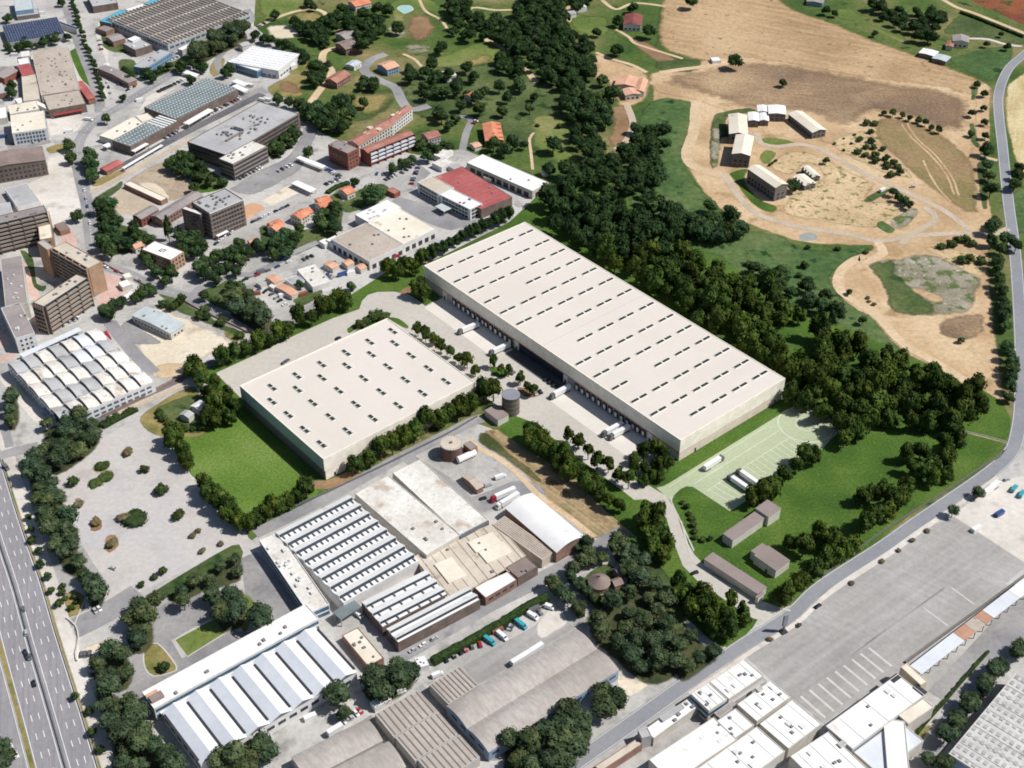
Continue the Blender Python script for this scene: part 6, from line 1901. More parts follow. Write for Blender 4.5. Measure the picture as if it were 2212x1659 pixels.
fill(P_, '12 130,1050 380,930 480,980 470,1080 250,1200 140,1150', 6.2, 6.0, 'dark pine between gabled works and ribbed sheds', 'pines between works and sheds')
fill(P_, '12 -80,1170 80,1150 90,1270 0,1390 -90,1300', 6.2, 5.4, 'dark pine in front of the gabled works canopy', 'pines by the gabled works canopy')
row(P_, '02 1690,1530 1740,1560 1640,1570', 6.2, 'dark pine at the bottom edge below the gabled works', 'of the clump', 'pines at the bottom below the gabled works')
row(P_, '02 1450,1610 1530,1610 1590,1660', 6.2, 'dark pine at the bottom edge left of the grove gap', 'of the clump', 'pines at the bottom edge')
fill(P_, '12 1740,190 1830,190 2020,290 2020,400 2140,560 2212,850 2200,1000 2000,1080 1750,900 1600,720 1700,560 1850,430 1800,330', 7.8, 5.0, 'dark pine in the park round the round villa', 'pines of the villa park')
fill(P_, '22 -40,560 0,700 170,820 240,900 180,960 0,1070 -60,900', 8.0, 4.2, 'low pine in villa park corner near road', 'thin corner of the villa park')
line(P_, '12 1480,410 1560,480 1640,560', 5.5, 3.8, 'clipped tree in the hedge along the villa lane', 'of the hedge', 'hedge trees along the villa lane')
row(P_, '12 1500,370 1560,330 1620,310 1690,300', 4.0, 'hedge pine above the villa lawn', 'of the hedge', 'hedge pines above the villa lawn')
row(P_, '12 1390,480 1430,520 1470,570 1540,630 1370,470', 4.4, 'dark tree at the lane fork', 'of the group', 'trees at the lane fork')
row(P_, '12 1540,220 1590,210 1600,260', 4.2, 'dark tree against the open gable of the vaulted hall', 'of the clump', 'trees at the vaulted hall gable')
fill(P_, '12 1060,1460 1270,1440 1280,1680 1060,1690', 6.2, 6.0, 'dark pine at bottom by twin vaulted shed', 'pines by the twin vaulted shed')
fill(P_, '12 1300,1440 1400,1280 1560,1260 1640,1380 1560,1520 1480,1600 1470,1680 1310,1660', 6.2, 6.0, 'dark roadside pine in large bottom clump', 'roadside pines at the bottom')
fill(P_, '12 1660,1150 1810,1140 1830,1330 1670,1350', 6.2, 5.8, 'dark pine in the clump nearest the road bend', 'pines nearest the road bend')
fill(P_, '01 10,850 90,850 125,1000 70,1100 20,1050', 6.0, 5.2, 'dark pine at the left edge beside the vaulted factory', 'pines at the left edge')
row(P_, '02 0,1530 20,1590 -10,1640', 5.6, 'dark pine in the bottom left corner beyond the highway', 'of the clump', 'pines beyond the highway')
line('oak_tree', '02 165,40 200,130 240,250 285,370 330,490 380,610', 9.0, 2.4, 'small roadside tree casting its shadow on the footway', 'of the upper row', 'small trees along the footway')
line('oak_tree', '02 500,1180 545,1280 595,1370 620,1500 670,1640', 11.0, 2.6, 'small tree on the footway edge by the grove', 'of the lower row', 'small trees by the grove')
# bushes on the gravel lot
single('shrub', '01 478,1465', 3.6, 'round green bush at the left of the gravel lot', 'bush')
single('dry_shrub', '01 828,1272', 3.8, 'dark spiky bush at the top of the gravel lot', 'bush')
single('shrub', '01 935,1385', 2.8, 'small oval bush in the middle of the gravel lot', 'bush')
single('shrub', '01 1045,1515', 4.2, 'greenish brown tree like bush on the gravel lot', 'bush')
single('low_shrub', '02 880,45', 7.4, 'largest flat round green bush on the gravel lot', 'bush')
single('shrub', '02 1155,15', 3.8, 'dark bush at the right side of the gravel lot', 'bush')
row('dry_shrub', '02 1250,155 1285,122 1310,255 1430,208', 2.2, 'dry brown bush on the lower right of the gravel lot', 'of the scatter', 'dry bushes on the gravel lot', cat='bush')
row('shrub', '02 1055,385 915,470 1000,420', 2.4, 'low green bush on the lower rim of the gravel lot', 'of the rim', 'bushes on the lower rim', cat='bush')
row('dry_shrub', '02 725,205 620,65 800,35 01 510,1605', 3.6, 'dry brown bush in its own bed on the gravel lot', 'of the beds', 'dry bushes in beds', cat='bush')
row('low_shrub', '01 660,1362 685,1432 620,1470', 4.2, 'dull green bush in the leaf shaped beds', 'of the three', 'bushes in the leaf shaped beds', cat='bush')
line('shrub', '01 670,1085 740,1050 820,1010 890,985', 4.2, 2.6, 'dark bush along the railway side of the gravel lot', 'of the line', 'bushes along the railway', cat='bush')
line('shrub', '01 1035,1010 1060,1060 1110,1090 1200,1120 1300,1110', 3.4, 2.4, 'dark hedge bush round the fenced garden', 'of the hedge', 'hedge bushes round the garden', cat='bush')
line('shrub', '02 400,480 420,560 500,540 470,620', 4.0, 2.0, 'yellowish bush at the end of the pine belt', 'of the clump', 'yellow bushes at the belt end', cat='bush')
# town gardens
O_ = 'oak_tree'
row(O_, '01 680,370 715,345 750,325 790,300 870,275 905,260 935,245 985,225 965,215 700,385', 4.4, 'dark tree along the street beside the balcony slabs', 'of the row', 'street trees beside the balcony slabs')
fill(P_, '01 1490,260 1620,240 1750,310 1760,400 1700,450 1580,390 1480,320', 6.5, 7.0, 'large dark spreading tree beside the curved builders lane', 'spreading trees by the builders lane')
fill(O_, '01 1260,60 1500,-50 1640,-40 1600,80 1430,170 1300,150', 8.0, 5.2, 'dark tree in the garden below the orange roofed houses', 'garden trees below the orange houses')
fill(O_, '00 620,1350 730,1300 760,1430 950,1490 1000,1560 880,1620 780,1659 640,1640', 8.6, 5.0, 'dark garden tree left of tall brown tower', 'gardens left of the tower')
fill(O_, '01 900,-20 1010,-40 1130,70 1150,170 1060,180 960,100', 7.0, 4.6, 'tree in the garden below the white apartment house', 'garden below the white apartment house')
fill(O_, '00 1150,1540 1260,1520 1350,1590 1320,1659 1160,1659', 7.0, 5.4, 'dark tree right of the white apartment house', 'trees right of the apartment house')
single('cypress_tree', '00 1088,1500', 4.2, 'tall dark conifer left of the brown tower')
single('cypress_tree', '00 1162,1498', 2.4, 'slim cypress against the brown tower wall')
fill(O_, '00 1470,1560 1600,1580 1760,1540 1900,1480 1960,1560 1880,1640 1700,1680 1500,1659', 8.6, 4.8, 'dark tree in the gardens under the bright orange house', 'gardens under the orange house')
fill(O_, '00 2030,1400 2212,1320 2212,1520 2040,1480', 7.4, 5.0, 'dark tree right of dull orange house', 'garden right of the dull orange house')
single(O_, '10 212,1262', 9.5, 'very large dark round tree beside the tiny kiosk')
row(O_, '10 335,1100 85,1185 390,1065 420,1050 455,1040', 4.5, 'dark tree beside the factory car park', 'of the group', 'trees beside the factory car park')
fill(O_, '10 500,900 560,920 700,930 740,960 620,985 560,1040 500,1000', 6.5, 5.0, 'dark tree between the terraces and the factory', 'trees between terraces and factory')
fill(O_, '00 1060,1050 1150,990 1280,1050 1340,1120 1260,1150 1130,1110', 6.4, 5.4, 'dark tree under the front of the grey roofed office', 'trees under the office front')
row(O_, '00 1290,1150 1260,1220 1360,1180 1440,1180', 4.6, 'dark tree on the green lawn under the office', 'of the group', 'trees on the office lawn')
fill(O_, '00 1730,880 1900,810 1940,890 1850,980 1750,1020', 7.0, 4.6, 'tree in the planting along the rear of the office', 'planting along the rear of the office')
single(O_, '00 1998,992', 5.0, 'oval dark bush behind the long bus shelter')
row(O_, '00 590,1020 600,1085 590,1140 575,1050', 6.4, 'big dark tree at the bend of the main street', 'of the clump', 'clump at the street bend')
row(O_, '00 448,945 465,1030 497,1400', 5.4, 'dark round tree along the inner side of the main street', 'of the three', 'trees on the inner side of the main street')
row(O_, '00 795,635 690,780', 4.0, 'small dark tree at the street junction', 'of the two', 'trees at the street junction')
line('oak_tree', '00 460,-20 490,80 520,180 550,280 590,390 625,480 650,570 680,660', 8.5, 2.9, 'street tree in the double street median', 'of the median row', 'trees in the street median')
fill(O_, '00 900,490 1000,450 1140,400 1060,480 980,520', 7.2, 5.0, 'dark tree in front of the teal fronted office', 'trees in front of the teal office')
fill(P_, '00 1230,330 1300,280 1400,220 1540,140 1600,180 1580,240 1440,300 1330,360 1250,400', 7.6, 6.0, 'dark tree along the shaded side of the striped shed', 'trees along the striped shed')
fill(O_, '00 1150,420 1280,390 1340,430 1330,480 1220,440 1150,470', 7.2, 5.0, 'dark tree between the street and the white warehouse canopy', 'trees near the white warehouse canopy')
row(O_, '00 1460,480 1500,460 1480,440 1240,520', 4.6, 'dark tree at the front of the square white warehouse', 'of the group', 'trees at the white warehouse front')
fill(O_, '00 780,440 850,430 870,490 820,520', 7.0, 4.6, 'tree on the green plot along the wide street', 'trees on the plot by the wide street')
line(O_, '00 1660,240 1760,270 1860,300 1960,350 1985,390', 8.0, 5.0, 'dark tree behind the square white warehouse', 'of the line', 'trees behind the white warehouse')
fill(O_, '00 1880,130 2000,140 2130,200 2130,290 2030,280 1950,220', 8.0, 5.4, 'dark tree between the pale lane and the sandy plot', 'trees by the sandy plot')
fill(O_, '00 1960,500 2050,400 2140,400 2120,480 2040,590', 8.0, 5.4, 'dark tree on dry slope right of white warehouse', 'trees on the dry slope')
fill(O_, '00 1960,700 2080,660 2212,650 2212,860 2100,830 1980,780', 9.6, 5.6, 'dark tree in the clump behind the grey roofed office', 'clump behind the office')
row(O_, '00 1870,670 1920,680 1960,680 1800,650', 5.0, 'dark tree on the office corner', 'of the row', 'row at the office corner')
fill(O_, '00 0,300 200,250 440,225 480,250 220,300 20,340', 7.0, 4.0, 'dark tree in the hedge below the solar shed', 'hedge below the solar shed')
fill(O_, '00 40,560 100,540 110,640 30,640', 7.0, 4.4, 'tree in the small garden on the left works row', 'garden on the left works row')
single(O_, '00 48,120', 5.0, 'dark tree left of the top left corner building')
row(O_, '00 395,15 1780,100 2000,20 2030,45', 5.0, 'dark tree along the top edge', 'of the scatter', 'trees along the top edge')
row('shrub', '01 1290,390 1340,390 1330,350 1435,430 1175,290 1120,330 1060,310 1555,510', 3.6, 'round green bush along the bank of the main street', 'of the bank', 'bushes along the street bank', cat='bush')
row(O_, '01 1500,205 1560,210 1320,265 1390,290', 4.0, 'small round tree in the triangular garden', 'of the garden', 'trees in the triangular garden')
row(O_, '01 1945,190 11 65,205', 3.6, 'small dark tree in the builders yard', 'of the two', 'trees in the builders yard')
# ---- valley wood and meadows, top
V_ = 'dark oak in the long valley wood'
fill(O_, '10 1180,-40 1650,-60 1630,30 1450,70 1450,150 1480,210 1560,215 1640,300 1640,480 1600,520 1620,600 1650,660 1665,780 1690,870 1770,990 1890,910 1960,850 2080,800 2170,860 2150,930 2050,1000 2020,1070 2060,1230 '
     '2080,1290 2212,1410 2212,1560 2080,1440 1990,1310 1900,1290 1760,1210 1600,1190 1420,1190 1290,1070 1270,1000 1400,1110 1480,1100 1580,1050 1560,960 1490,900 1480,790 1420,700 1440,620 1380,560 1290,490 1200,420 1180,370 1100,300 1010,265 '
     '1060,200 1140,180 1130,60', 10.6, 7.2, V_, 'long valley wood')
fill(O_, '10 640,-20 830,-20 830,60 760,130 690,80', 9.6, 6.8, 'dark tree in clump at top left of valley', 'clump at the top left of the valley')
fill(O_, '10 730,140 880,100 1000,120 1140,190 1180,270 1100,300 1000,255 900,245 790,255 700,200', 9.6, 6.2, 'dark tree in strip above light green field', 'strip above the light green field')
fill(O_, 'F 870,155 900,148 960,170 1040,190 1080,170 1160,200 1182,230 1160,255 1050,255 960,232 900,202', 17.0, 5.4, 'dark oak on open green slope left of valley', 'oaks on the green slope')
fill(O_, 'F 1100,100 1120,110 1140,150 1120,165 1090,150 1060,140', 9.0, 5.6, 'dark oak beside the sandy valley track', 'oaks beside the valley track')
fill(O_, 'F 660,65 740,15 790,22 832,50 822,90 782,108 740,60 702,90', 10.0, 6.4, 'dark tree in wood between villas and pool', 'wood between villas and pool')
fill(O_, 'F 660,225 740,232 762,280 702,290 652,245', 9.0, 6.0, 'dark tree left of the red roofed terraces', 'trees left of the terraces')
fill(O_, 'F 1390,452 1450,442 1540,472 1600,470 1612,505 1580,522 1510,512 1440,492', 9.0, 6.2, 'dark oak on valley floor right of big wood', 'oaks on the valley floor')
fill(O_, 'F 1600,560 1720,602 1792,632 1782,662 1842,692 1792,682 1700,640', 9.0, 5.8, 'dark bluish oak along the emerald meadow', 'oaks along the emerald meadow')
fill(O_, '20 1180,0 1330,20 1420,60 1560,60 1700,110 1660,190 1610,270 1500,240 1400,160 1250,90', 10.0, 6.2, 'dark tree in the hilltop wood at the top right', 'hilltop wood at the top right')
fill(O_, '10 1640,560 1720,640 1760,830 1700,860 1680,760 1640,660', 10.0, 6.4, 'dark oak between the valley wood and the farm drive', 'oaks by the farm drive')
fill(O_, '10 960,930 1080,950 1200,900 1220,960 1100,1000 980,990', 9.5, 5.0, 'dark oak under the orange roofed villa', 'oaks under the orange roofed villa')
fill(O_, '10 400,440 560,400 700,460 900,480 960,640 800,600 640,620 420,560', 16.0, 5.4, 'dark tree in the gardens below the light green field', 'gardens below the light green field')
fill(O_, '10 100,500 250,520 260,570 130,580', 10, 5.4, 'dark tree in the street fork garden', 'street fork garden')
fill(O_, '10 600,720 760,760 740,860 620,820', 10, 5.4, 'dark tree right of the terrace junction', 'trees right of the terraces')
for sp, r, lb in (('10 360,185', 7, 'round dark tree on the pale loop of the meadow'), ('10 645,315', 7, 'dark oak at the left corner of the light green field'),
                  ('10 810,440', 6.5, 'dark oak at the lower edge of the light green field'), ('10 1035,380', 6.5, 'dark oak at the right tip of the light green field'),
                  ('10 1062,445', 6, 'tall dark oak below the right tip of the field'), ('10 1372,945', 8, 'round dark oak alone on the pale meadow'),
                  ('10 1148,540', 5, 'small dark oak on the open slope'), ('10 2058,1130', 8, 'big round oak at the right of the valley wood'),
                  ('10 1785,325', 7, 'dark round tree above the sandy terracotta farm yard'), ('10 1690,525', 6, 'dark tree on the sandy farm yard'),
                  ('10 1765,610', 9, 'broad dark tree covering the terracotta farm wing'), ('10 1910,835', 6, 'dark oak beside the grey farm drive'),
                  ('10 1790,140', 6, 'dark tree left of the dark red farmhouse'), ('10 1995,210', 7, 'dark tree at the edge of the golden hill'),
                  ('10 1890,55', 6, 'tree behind the dark red farmhouse'), ('10 1655,210', 5, 'dark tree on the meadow left of the farmhouse'),
                  ('10 235,60', 7, 'dark tree left of the swimming pool'), ('10 300,70', 7, 'second dark tree beside the swimming pool'),
                  ('20 340,405', 7.5, 'round dark tree at the end of the ploughed field'), ('20 650,540', 4, 'lone small tree in the ploughed field'),
                  ('20 55,20', 7, 'round dark tree at the top of the golden hill'), ('20 365,1480', 8.5, 'tall dark tree by the valley below the farm'),
                  ('20 298,1360', 4.5, 'small dark tree on the bank below the farm track'), ('20 175,1345', 6, 'dark tree on the emerald bank'),
                  ('20 715,1205', 6, 'round dark tree between the barn and white sheds'), ('20 930,1045', 3, 'small bush on the bare farm yard'),
                  ('20 1245,220', 3.5, 'lone bush on the golden hill rim'), ('20 985,90', 4, 'conifer on the top meadow'), ('20 930,70', 5, 'round tree on the top meadow'),
                  ('20 1970,290', 3.5, 'conifer beside the grey roofed farmhouse'), ('20 2105,305', 4, 'small tree at the farmhouse drive gate'), ('20 2065,225', 3, 'tiny bush on the far meadow'),
                  ('21 1165,425', 3, 'dark bush on the green bank above the wood'), ('21 1080,235', 2.4, 'dark bush on the sandy track'), ('21 1805,545', 2.5, 'bush on the brown sand heap')):
    single(O_, sp, r, lb)
row('oak_tree', '20 1305,728 1362,738 1425,748 1470,767 1530,780 1572,800 1612,826 1660,848', 3.0, 'small tree on the upper rim of the rounded field', 'of the arc', 'trees on the rim of the rounded field')
row('shrub', '20 1150,900 1222,912 1245,800 1195,798 1240,952 1300,962 1185,1000 1135,980 1245,1010 1322,1022 1250,1042 1370,1047 1330,1080 1392,1076 1350,1132 1410,1116 1220,850 1320,1060 1190,950', 3.2, 'dark shrub on the spotted slope below the rounded field', 'of the scatter', 'shrubs on the spotted slope', cat='bush')
row('oak_tree', '20 1362,1252 1395,1285 1440,1310 1468,1335 1440,1290', 3.8, 'dark tree by the fenced plot at the farm track', 'of the group', 'trees by the fenced plot')
row('oak_tree', '20 1910,547 1955,607 1952,697 1877,737 1957,792 1870,865 1962,882', 3.8, 'small round tree on the sand strip by the road', 'of the strip', 'trees on the sand strip')
row('oak_tree', '20 1967,980 1975,1068 1988,1142 1996,1242', 5.6, 'round dark tree in the line beside the road', 'of the line', 'line beside the road')
row('oak_tree', '20 2010,1460 2030,1445 2000,1490 2090,1560 2060,1620 2130,1560 2000,1570 2160,1600', 5.0, 'dark tree at the road junction on the right', 'of the junction', 'trees at the road junction')
row('oak_tree', '20 2180,1090 2170,1140 2160,1190 2150,1210', 4.8, 'dark tree across the road on the right', 'of the group', 'trees across the road')
line('oak_tree', '21 2040,20 2045,90 2050,160 2060,220 2075,290 2085,360 2085,430 2090,490', 6.5, 4.6, 'dark tree in the upper roadside row on the right', 'of the row', 'upper roadside row')
line('oak_tree', '21 2100,590 2110,660 2130,700 2120,780 2130,840 2110,880 2130,950', 7.0, 4.6, 'dark tree in the lower roadside row on the right', 'of the row', 'lower roadside row')
row('shrub', '20 1680,1590 1740,1580 1790,1550 1835,1550 1880,1575 21 1810,25 1860,20 1940,30', 4.0, 'dark shrub on the sandy plot below the road junction', 'of the plot', 'shrubs on the sandy plot', cat='bush')
fill('dry_shrub', '21 1180,240 1240,300 1260,330 1200,310', 4.0, 1.6, 'low scrub patch on the sandy track bend', 'scrub on the track bend', cat='bush')
row(P_, '22 2040,1010 2060,985 2020,1030 1970,1110 1955,1135 1862,1235 1850,1265 1780,1345 1765,1375 1705,1450 2175,900 2195,870', 5.0, 'dark round tree between the path and the rooflight shed', 'of the line', 'line by the rooflight shed')
row(P_, '22 1590,1600 1650,1630 1700,1640', 4.0, 'pale bush below the rooflight shed corner', 'of the three', 'bushes below the rooflight shed')
single(P_, '21 1915,1530', 4.0, 'dark bush at the lorry park corner by the road')
single(P_, '22 1750,0', 3.6, 'small dark bush on the corner of the concrete yard')
fill(O_, '10 20,600 110,640 190,690 60,760 -20,700', 10, 4.6, 'small tree on the dry garden slope above the terraces', 'dry garden above the terraces')
fill('shrub', '10 1240,780 1500,820 1480,1000 1300,980', 17, 2.2, 'small bush dotted on the pale valley meadow', 'bushes on the valley meadow', cat='bush')
fill('shrub', '20 820,1560 1200,1600 1200,1650 700,1620', 14, 2.0, 'small bush dotted on the emerald meadow', 'bushes on the emerald meadow', cat='bush')
fill('shrub', '21 300,20 800,60 760,160 500,100', 12, 2.6, 'dark bush on the emerald meadow above the wood', 'bushes above the wood', cat='bush')
fill('shrub', '20 960,880 1120,870 1100,1000 980,960', 10, 1.3, 'tiny bush on the spotted farm yard', 'tiny bushes on the farm yard', cat='bush')
fill('oak_tree', '00 1860,1500 1960,1480 2000,1540 1920,1600', 9, 4.0, 'tree on the green strip above the workshop', 'green strip above the workshop')
row('dry_shrub', '22 565,825 1400,250 1490,185 1290,320 1095,460 1585,122 755,735', 1.7, 'dark bush on the rim of the lorry park', 'of the rim', 'bushes on the lorry park rim', cat='bush')

# far away trees of one kind beyond the first three hundred are joined into one far wood
def place_tree(q, k):
    kind, x, y, r, label, group, cat = q
    crowns, trk = KINDS[kind]
    t = thing(kind if cat != 'bush' else 'bush', label, cat, (x, y, 0), TR.uniform(0, 6.28), group)
    s = r * 1.08
    t.scale = (s, s, s * TR.uniform(.88, 1.25))
    link('foliage' if cat == 'bush' else 'crown', crowns[k % len(crowns)], t)
    if trk:
        link('trunk', trk, t)

far = []
for kd in KINDS:
    lst = sorted([q for q in REQ if q[0] == kd], key=lambda q: q[1] ** 2 + q[2] ** 2)
    if kd == 'oak_tree':
        named = [q for q in lst if q[5] != 'long valley wood']
        wood = [q for q in lst if q[5] == 'long valley wood']
        keep = max(0, 300 - len(named))
        lst = named[:300] + wood[:keep]
        far += named[300:] + wood[keep:]
    else:
        far += lst[300:]
        lst = lst[:300]
    for k, q in enumerate(lst):
        place_tree(q, k)
    print('TREES', kd, len(lst))
print('TREES far', len(far))
LONG = sorted({o['label'].split(',')[0] for o in bpy.data.objects if 'label' in o and len(o['label'].split()) > 16})
print('LONG', len(LONG), LONG)
if far:
    fm = bpy.data.meshes.new('far_wood')
    V, F = [], []
    for k, q in enumerate(far):
        me = KINDS[q[0]][0][k % 6]
        o = len(V)
        a = TR.uniform(0, 6.28)
        ca, sa, s = math.cos(a), math.sin(a), q[3] * 1.08
        V += [(q[1] + s * (v.co.x * ca - v.co.y * sa), q[2] + s * (v.co.x * sa + v.co.y * ca), s * v.co.z) for v in me.vertices]
        F += [tuple(o + i for i in p.vertices) for p in me.polygons]
    fm.from_pydata(V, [], F)
    fm.materials.append(mat('far_leaves', [(.011, .027, .008), (.022, .046, .014), (.042, .072, .022)], .22, 4, .85, spec=.1))
    tag(link('far_wood', fm), 'dense dark far part of the valley wood', 'wood', None, 'stuff')

# clipped hedges: one continuous plant each
def hedge(label, spec, w, h):
    P = catmull(pts(spec, h * .6), False, 1.6)
    R = ribbon_pts(P, w)
    rr = random.Random(len(label))
    mb = MB()
    prev = None
    for a, b_ in R:
        a, b_ = Vector((*a, 0)), Vector((*b_, 0))
        j = lambda: Vector((rr.uniform(-.3, .3), rr.uniform(-.3, .3), rr.uniform(-.3, .3)))
        s = [a, a + Vector((0, 0, h * .8)) + j(), a.lerp(b_, .3) + Vector((0, 0, h)) + j(), a.lerp(b_, .7) + Vector((0, 0, h)) + j(), b_ + Vector((0, 0, h * .8)) + j(), b_]
        if prev:
            for i in range(5):
                mb.quad(prev[i], s[i], s[i + 1], prev[i + 1])
        else:
            mb.quad(*s)
        prev = s
    mb.quad(*prev[::-1])
    t = thing('hedge', label, 'hedge')
    mb.build('foliage', 'hedge_leaves', t)
hedge('long dark clipped hedge between the inner lane and the worn yard', '12 590,965 740,880 900,790 1060,700 1200,610 1335,545', 4.0, 4.0)
hedge('clipped hedge round the villa garden', '12 1480,420 1560,490 1680,610', 3.0, 3.0)
hedge('hedge strip along the path beside the road fork', '12 1510,600 1560,670', 3.5, 3.0)
hedge('hedge behind the fenced garden and railway', '01 670,1105 780,1045 890,990', 2.5, 2.2)
hedge('hedge below the terrace garden at the street', 'zD 220,1110 350,1020 480,970 590,930', 4.0, 2.5)
hedge('dark hedge line on the bottom right verge', '22 1490,1480 1560,1380 1700,1220 1820,1080 1980,900', 1.6, 1.4)
hedge('dark hedge along the far meadow road', '20 1800,75 1900,110 2050,170 2212,235', 3.0, 2.5)

# ================================================================ VEHICLES
def car_meshes():
    prof = [(-2.1, .35), (2.1, .35), (2.12, .75), (1.95, .92), (.95, 1.0), (-2.0, 1.02), (-2.12, .8)]
    body = MB().prism(prof, -.86, .86, 'y')
    cab = MB()
    b0 = [(-1.95, -.78), (1.0, -.78), (1.0, .78), (-1.95, .78)]
    b1 = [(-1.6, -.62), (.3, -.62), (.3, .62), (-1.6, .62)]
    v = [(*p, 1.0) for p in b0] + [(*p, 1.46) for p in b1]
    for f in ((0, 1, 5, 4), (1, 2, 6, 5), (2, 3, 7, 6), (3, 0, 4, 7)):
        cab.quad(*[v[i] for i in f])
    roof = MB().box(-1.62, .32, -.64, .64, 1.46, 1.5)
    wheel = MB().prism([(.33 * math.cos(a * math.pi / 6), .33 * math.sin(a * math.pi / 6)) for a in range(12)], -.11, .11, 'y')
    return body, cab, roof, wheel
CB, CCAB, CROOF, CWH = car_meshes()
WH = CWH.mesh('wheel', 'tyre')
GLM = CCAB.mesh('window_glass', 'glass')
CM = {}
for cn in ('white', 'silver', 'black', 'grey', 'red', 'blue'):
    CM[cn] = (CB.mesh('body', 'paint_' + cn), CROOF.mesh('roof_panel', 'paint_' + cn))

def car(x, y, rz, colour, label, group=None):
    t = thing('parked_car', label, 'car', (x, y, .12), rz, group)
    link('body', CM[colour][0], t)
    link('roof_panel', CM[colour][1], t)
    link('window_glass', GLM, t)
    for sx in (-1.3, 1.3):
        for sy in (-.8, .8):
            link('wheel', WH, t, (sx, sy, .33))
    return t

VR = random.Random(5)
PAL = ['white'] * 3 + ['silver'] * 3 + ['black'] * 3 + ['grey'] * 3 + ['red', 'blue']

def cars(spec, n, across, where, group, pal=PAL):
    P = pts(spec)
    L = [0]
    for a, b_ in zip(P, P[1:]):
        L.append(L[-1] + math.dist(a, b_))
    out = []
    for i in range(n):
        s = L[-1] * (i + .5) / n + VR.uniform(-.6, .6)
        k = max(j for j in range(len(P) - 1) if L[j] <= max(0, s))
        d = Vector(P[k + 1]) - Vector(P[k])
        p = Vector(P[k]) + d.normalized() * (s - L[k])
        out.append((p.x, p.y, math.atan2(d.y, d.x) + (math.pi / 2 if across else 0) + VR.choice((0, math.pi))))
    out.sort()
    for i, (x, y, a) in enumerate(out):
        c = VR.choice(pal)
        car(x, y, a + VR.uniform(-.04, .04), c, ('%s car %s, %s from left' % (c, where, ORD[i])) if n > 1 else '%s car %s' % (c, where), group)

cars('zA 760,1640 1480,1290', 11, True, 'parked under the front balcony slab', 'cars under the balcony slab')
cars('zA 1000,1600 1400,1430', 5, True, 'parked across the street from the balcony slab', 'cars across from the balcony slab')
cars('00 1020,600 1180,525', 14, True, 'packed in the dark row beyond the chequered roof', 'cars packed beyond the chequered roof', ['black', 'grey', 'black', 'silver'])
cars('00 1290,770 1560,640', 12, True, 'parked in front of the chequered roof works', 'cars by the chequered works')
cars('00 1060,905 1160,850', 4, True, 'parked near the short white canopy', 'cars near the short canopy')
cars('zD 1020,800 1460,820 1740,620', 8, True, 'parked by the round tree at the factory car park', 'cars at the factory car park')
cars('zD 1190,920 1440,800', 4, True, 'parked in the lower row of the factory car park', 'cars in the lower car park row')
cars('zD 180,700 460,860', 7, True, 'parked under the brick block', 'cars under the brick block')
cars('zD 190,980 430,890', 6, True, 'parked on the street edge at the terraces', 'cars at the terraces', ['black', 'grey', 'black', 'silver'])
cars('00 1390,1590 1520,1500', 5, False, 'parked on the street under the brown tower', 'cars under the tower')
cars('00 1620,1450 1880,1330', 7, False, 'parked along the clay court street', 'cars by the clay court')
cars('01 1660,215 1760,250 1860,330', 6, True, 'parked on the curved builders lane', 'cars on the builders lane')
cars('01 1560,165 1640,140 1900,30', 5, False, 'standing along the garden lane', 'cars on the garden lane')
cars('01 2080,110 2170,150', 4, True, 'parked beside the yard office', 'cars by the yard office')
cars('01 1960,30 2030,0', 3, True, 'parked above the yard office', 'cars above the yard office')
cars('00 200,930 300,900', 3, True, 'parked on the street below the blue glass front', 'cars below the blue front')
cars('00 1100,390 1180,360', 4, True, 'parked near the striped shed corner', 'cars near the striped shed')
cars('00 1660,180 1720,150', 3, True, 'parked at the top of the pale lane', 'cars at the pale lane')
cars('00 820,590 880,560', 3, False, 'parked along the upper street', 'cars on the upper street')
cars('00 760,550 800,545', 2, True, 'parked at the end of the grey brown house', 'cars by the grey brown house')
cars('10 850,810 880,780', 2, True, 'parked by the orange roofed villa', 'cars by the orange villa')
cars('02 610,650 650,630', 2, True, 'standing at the gate of the side road', 'cars at the side road gate', ['white', 'silver'])
cars('02 520,930 600,920', 3, True, 'parked on the bright forecourt by the highway', 'cars on the bright forecourt', ['black', 'grey', 'blue'])
cars('02 140,560 210,1060 240,1200', 4, False, 'driving down the highway', 'cars on the highway', ['black', 'black', 'grey', 'silver'])
cars('02 160,900 185,960', 2, False, 'close together on the left lanes of the highway', 'cars close together on the highway', ['black'])
cars('12 660,970 830,880 920,860', 6, True, 'parked along the long dark hedge', 'cars along the long hedge', ['black', 'grey', 'red', 'silver'])
cars('12 0,1370 130,1290', 5, True, 'parked above the grey vaulted shed', 'cars above the grey vaulted shed', ['white', 'black', 'red', 'silver'])
cars('12 1050,740 1120,760', 3, True, 'standing between the teal and white vans', 'cars between the vans', ['black', 'grey', 'silver'])
cars('11 1320,800 1390,850', 3, True, 'parked in the shade of the long warehouse', 'cars in the warehouse shade', ['black', 'red', 'black'])
cars('11 1080,750 1130,770', 2, True, 'parked at the upper yard island', 'cars at the upper island', ['grey', 'black'])
cars('11 1240,900 1310,880', 2, True, 'parked at the lower yard island', 'cars at the lower island', ['silver', 'black'])
cars('z4 680,720 770,660', 2, False, 'behind the cream warehouse on the drive, lower pair', 'cars behind the cream warehouse', ['black', 'grey'])
cars('z4 1390,395 1440,370', 1, False, 'alone behind the cream warehouse on the drive', None, ['black'])
cars('22 60,405 90,395', 1, False, 'alone on the entrance drive by the long brown house', None, ['black'])
cars('22 860,625 890,605', 1, False, 'alone on the road verge by the lorry park', None, ['black'])
cars('20 1470,1215 1500,1215', 1, False, 'alone on the farm track', None, ['silver'])
cars('11 900,1580 930,1575', 1, False, 'alone on the works lane near the white lorries', None, ['black'])
cars('02 720,380 740,360', 1, True, 'alone on the gravel lot', None, ['silver'])
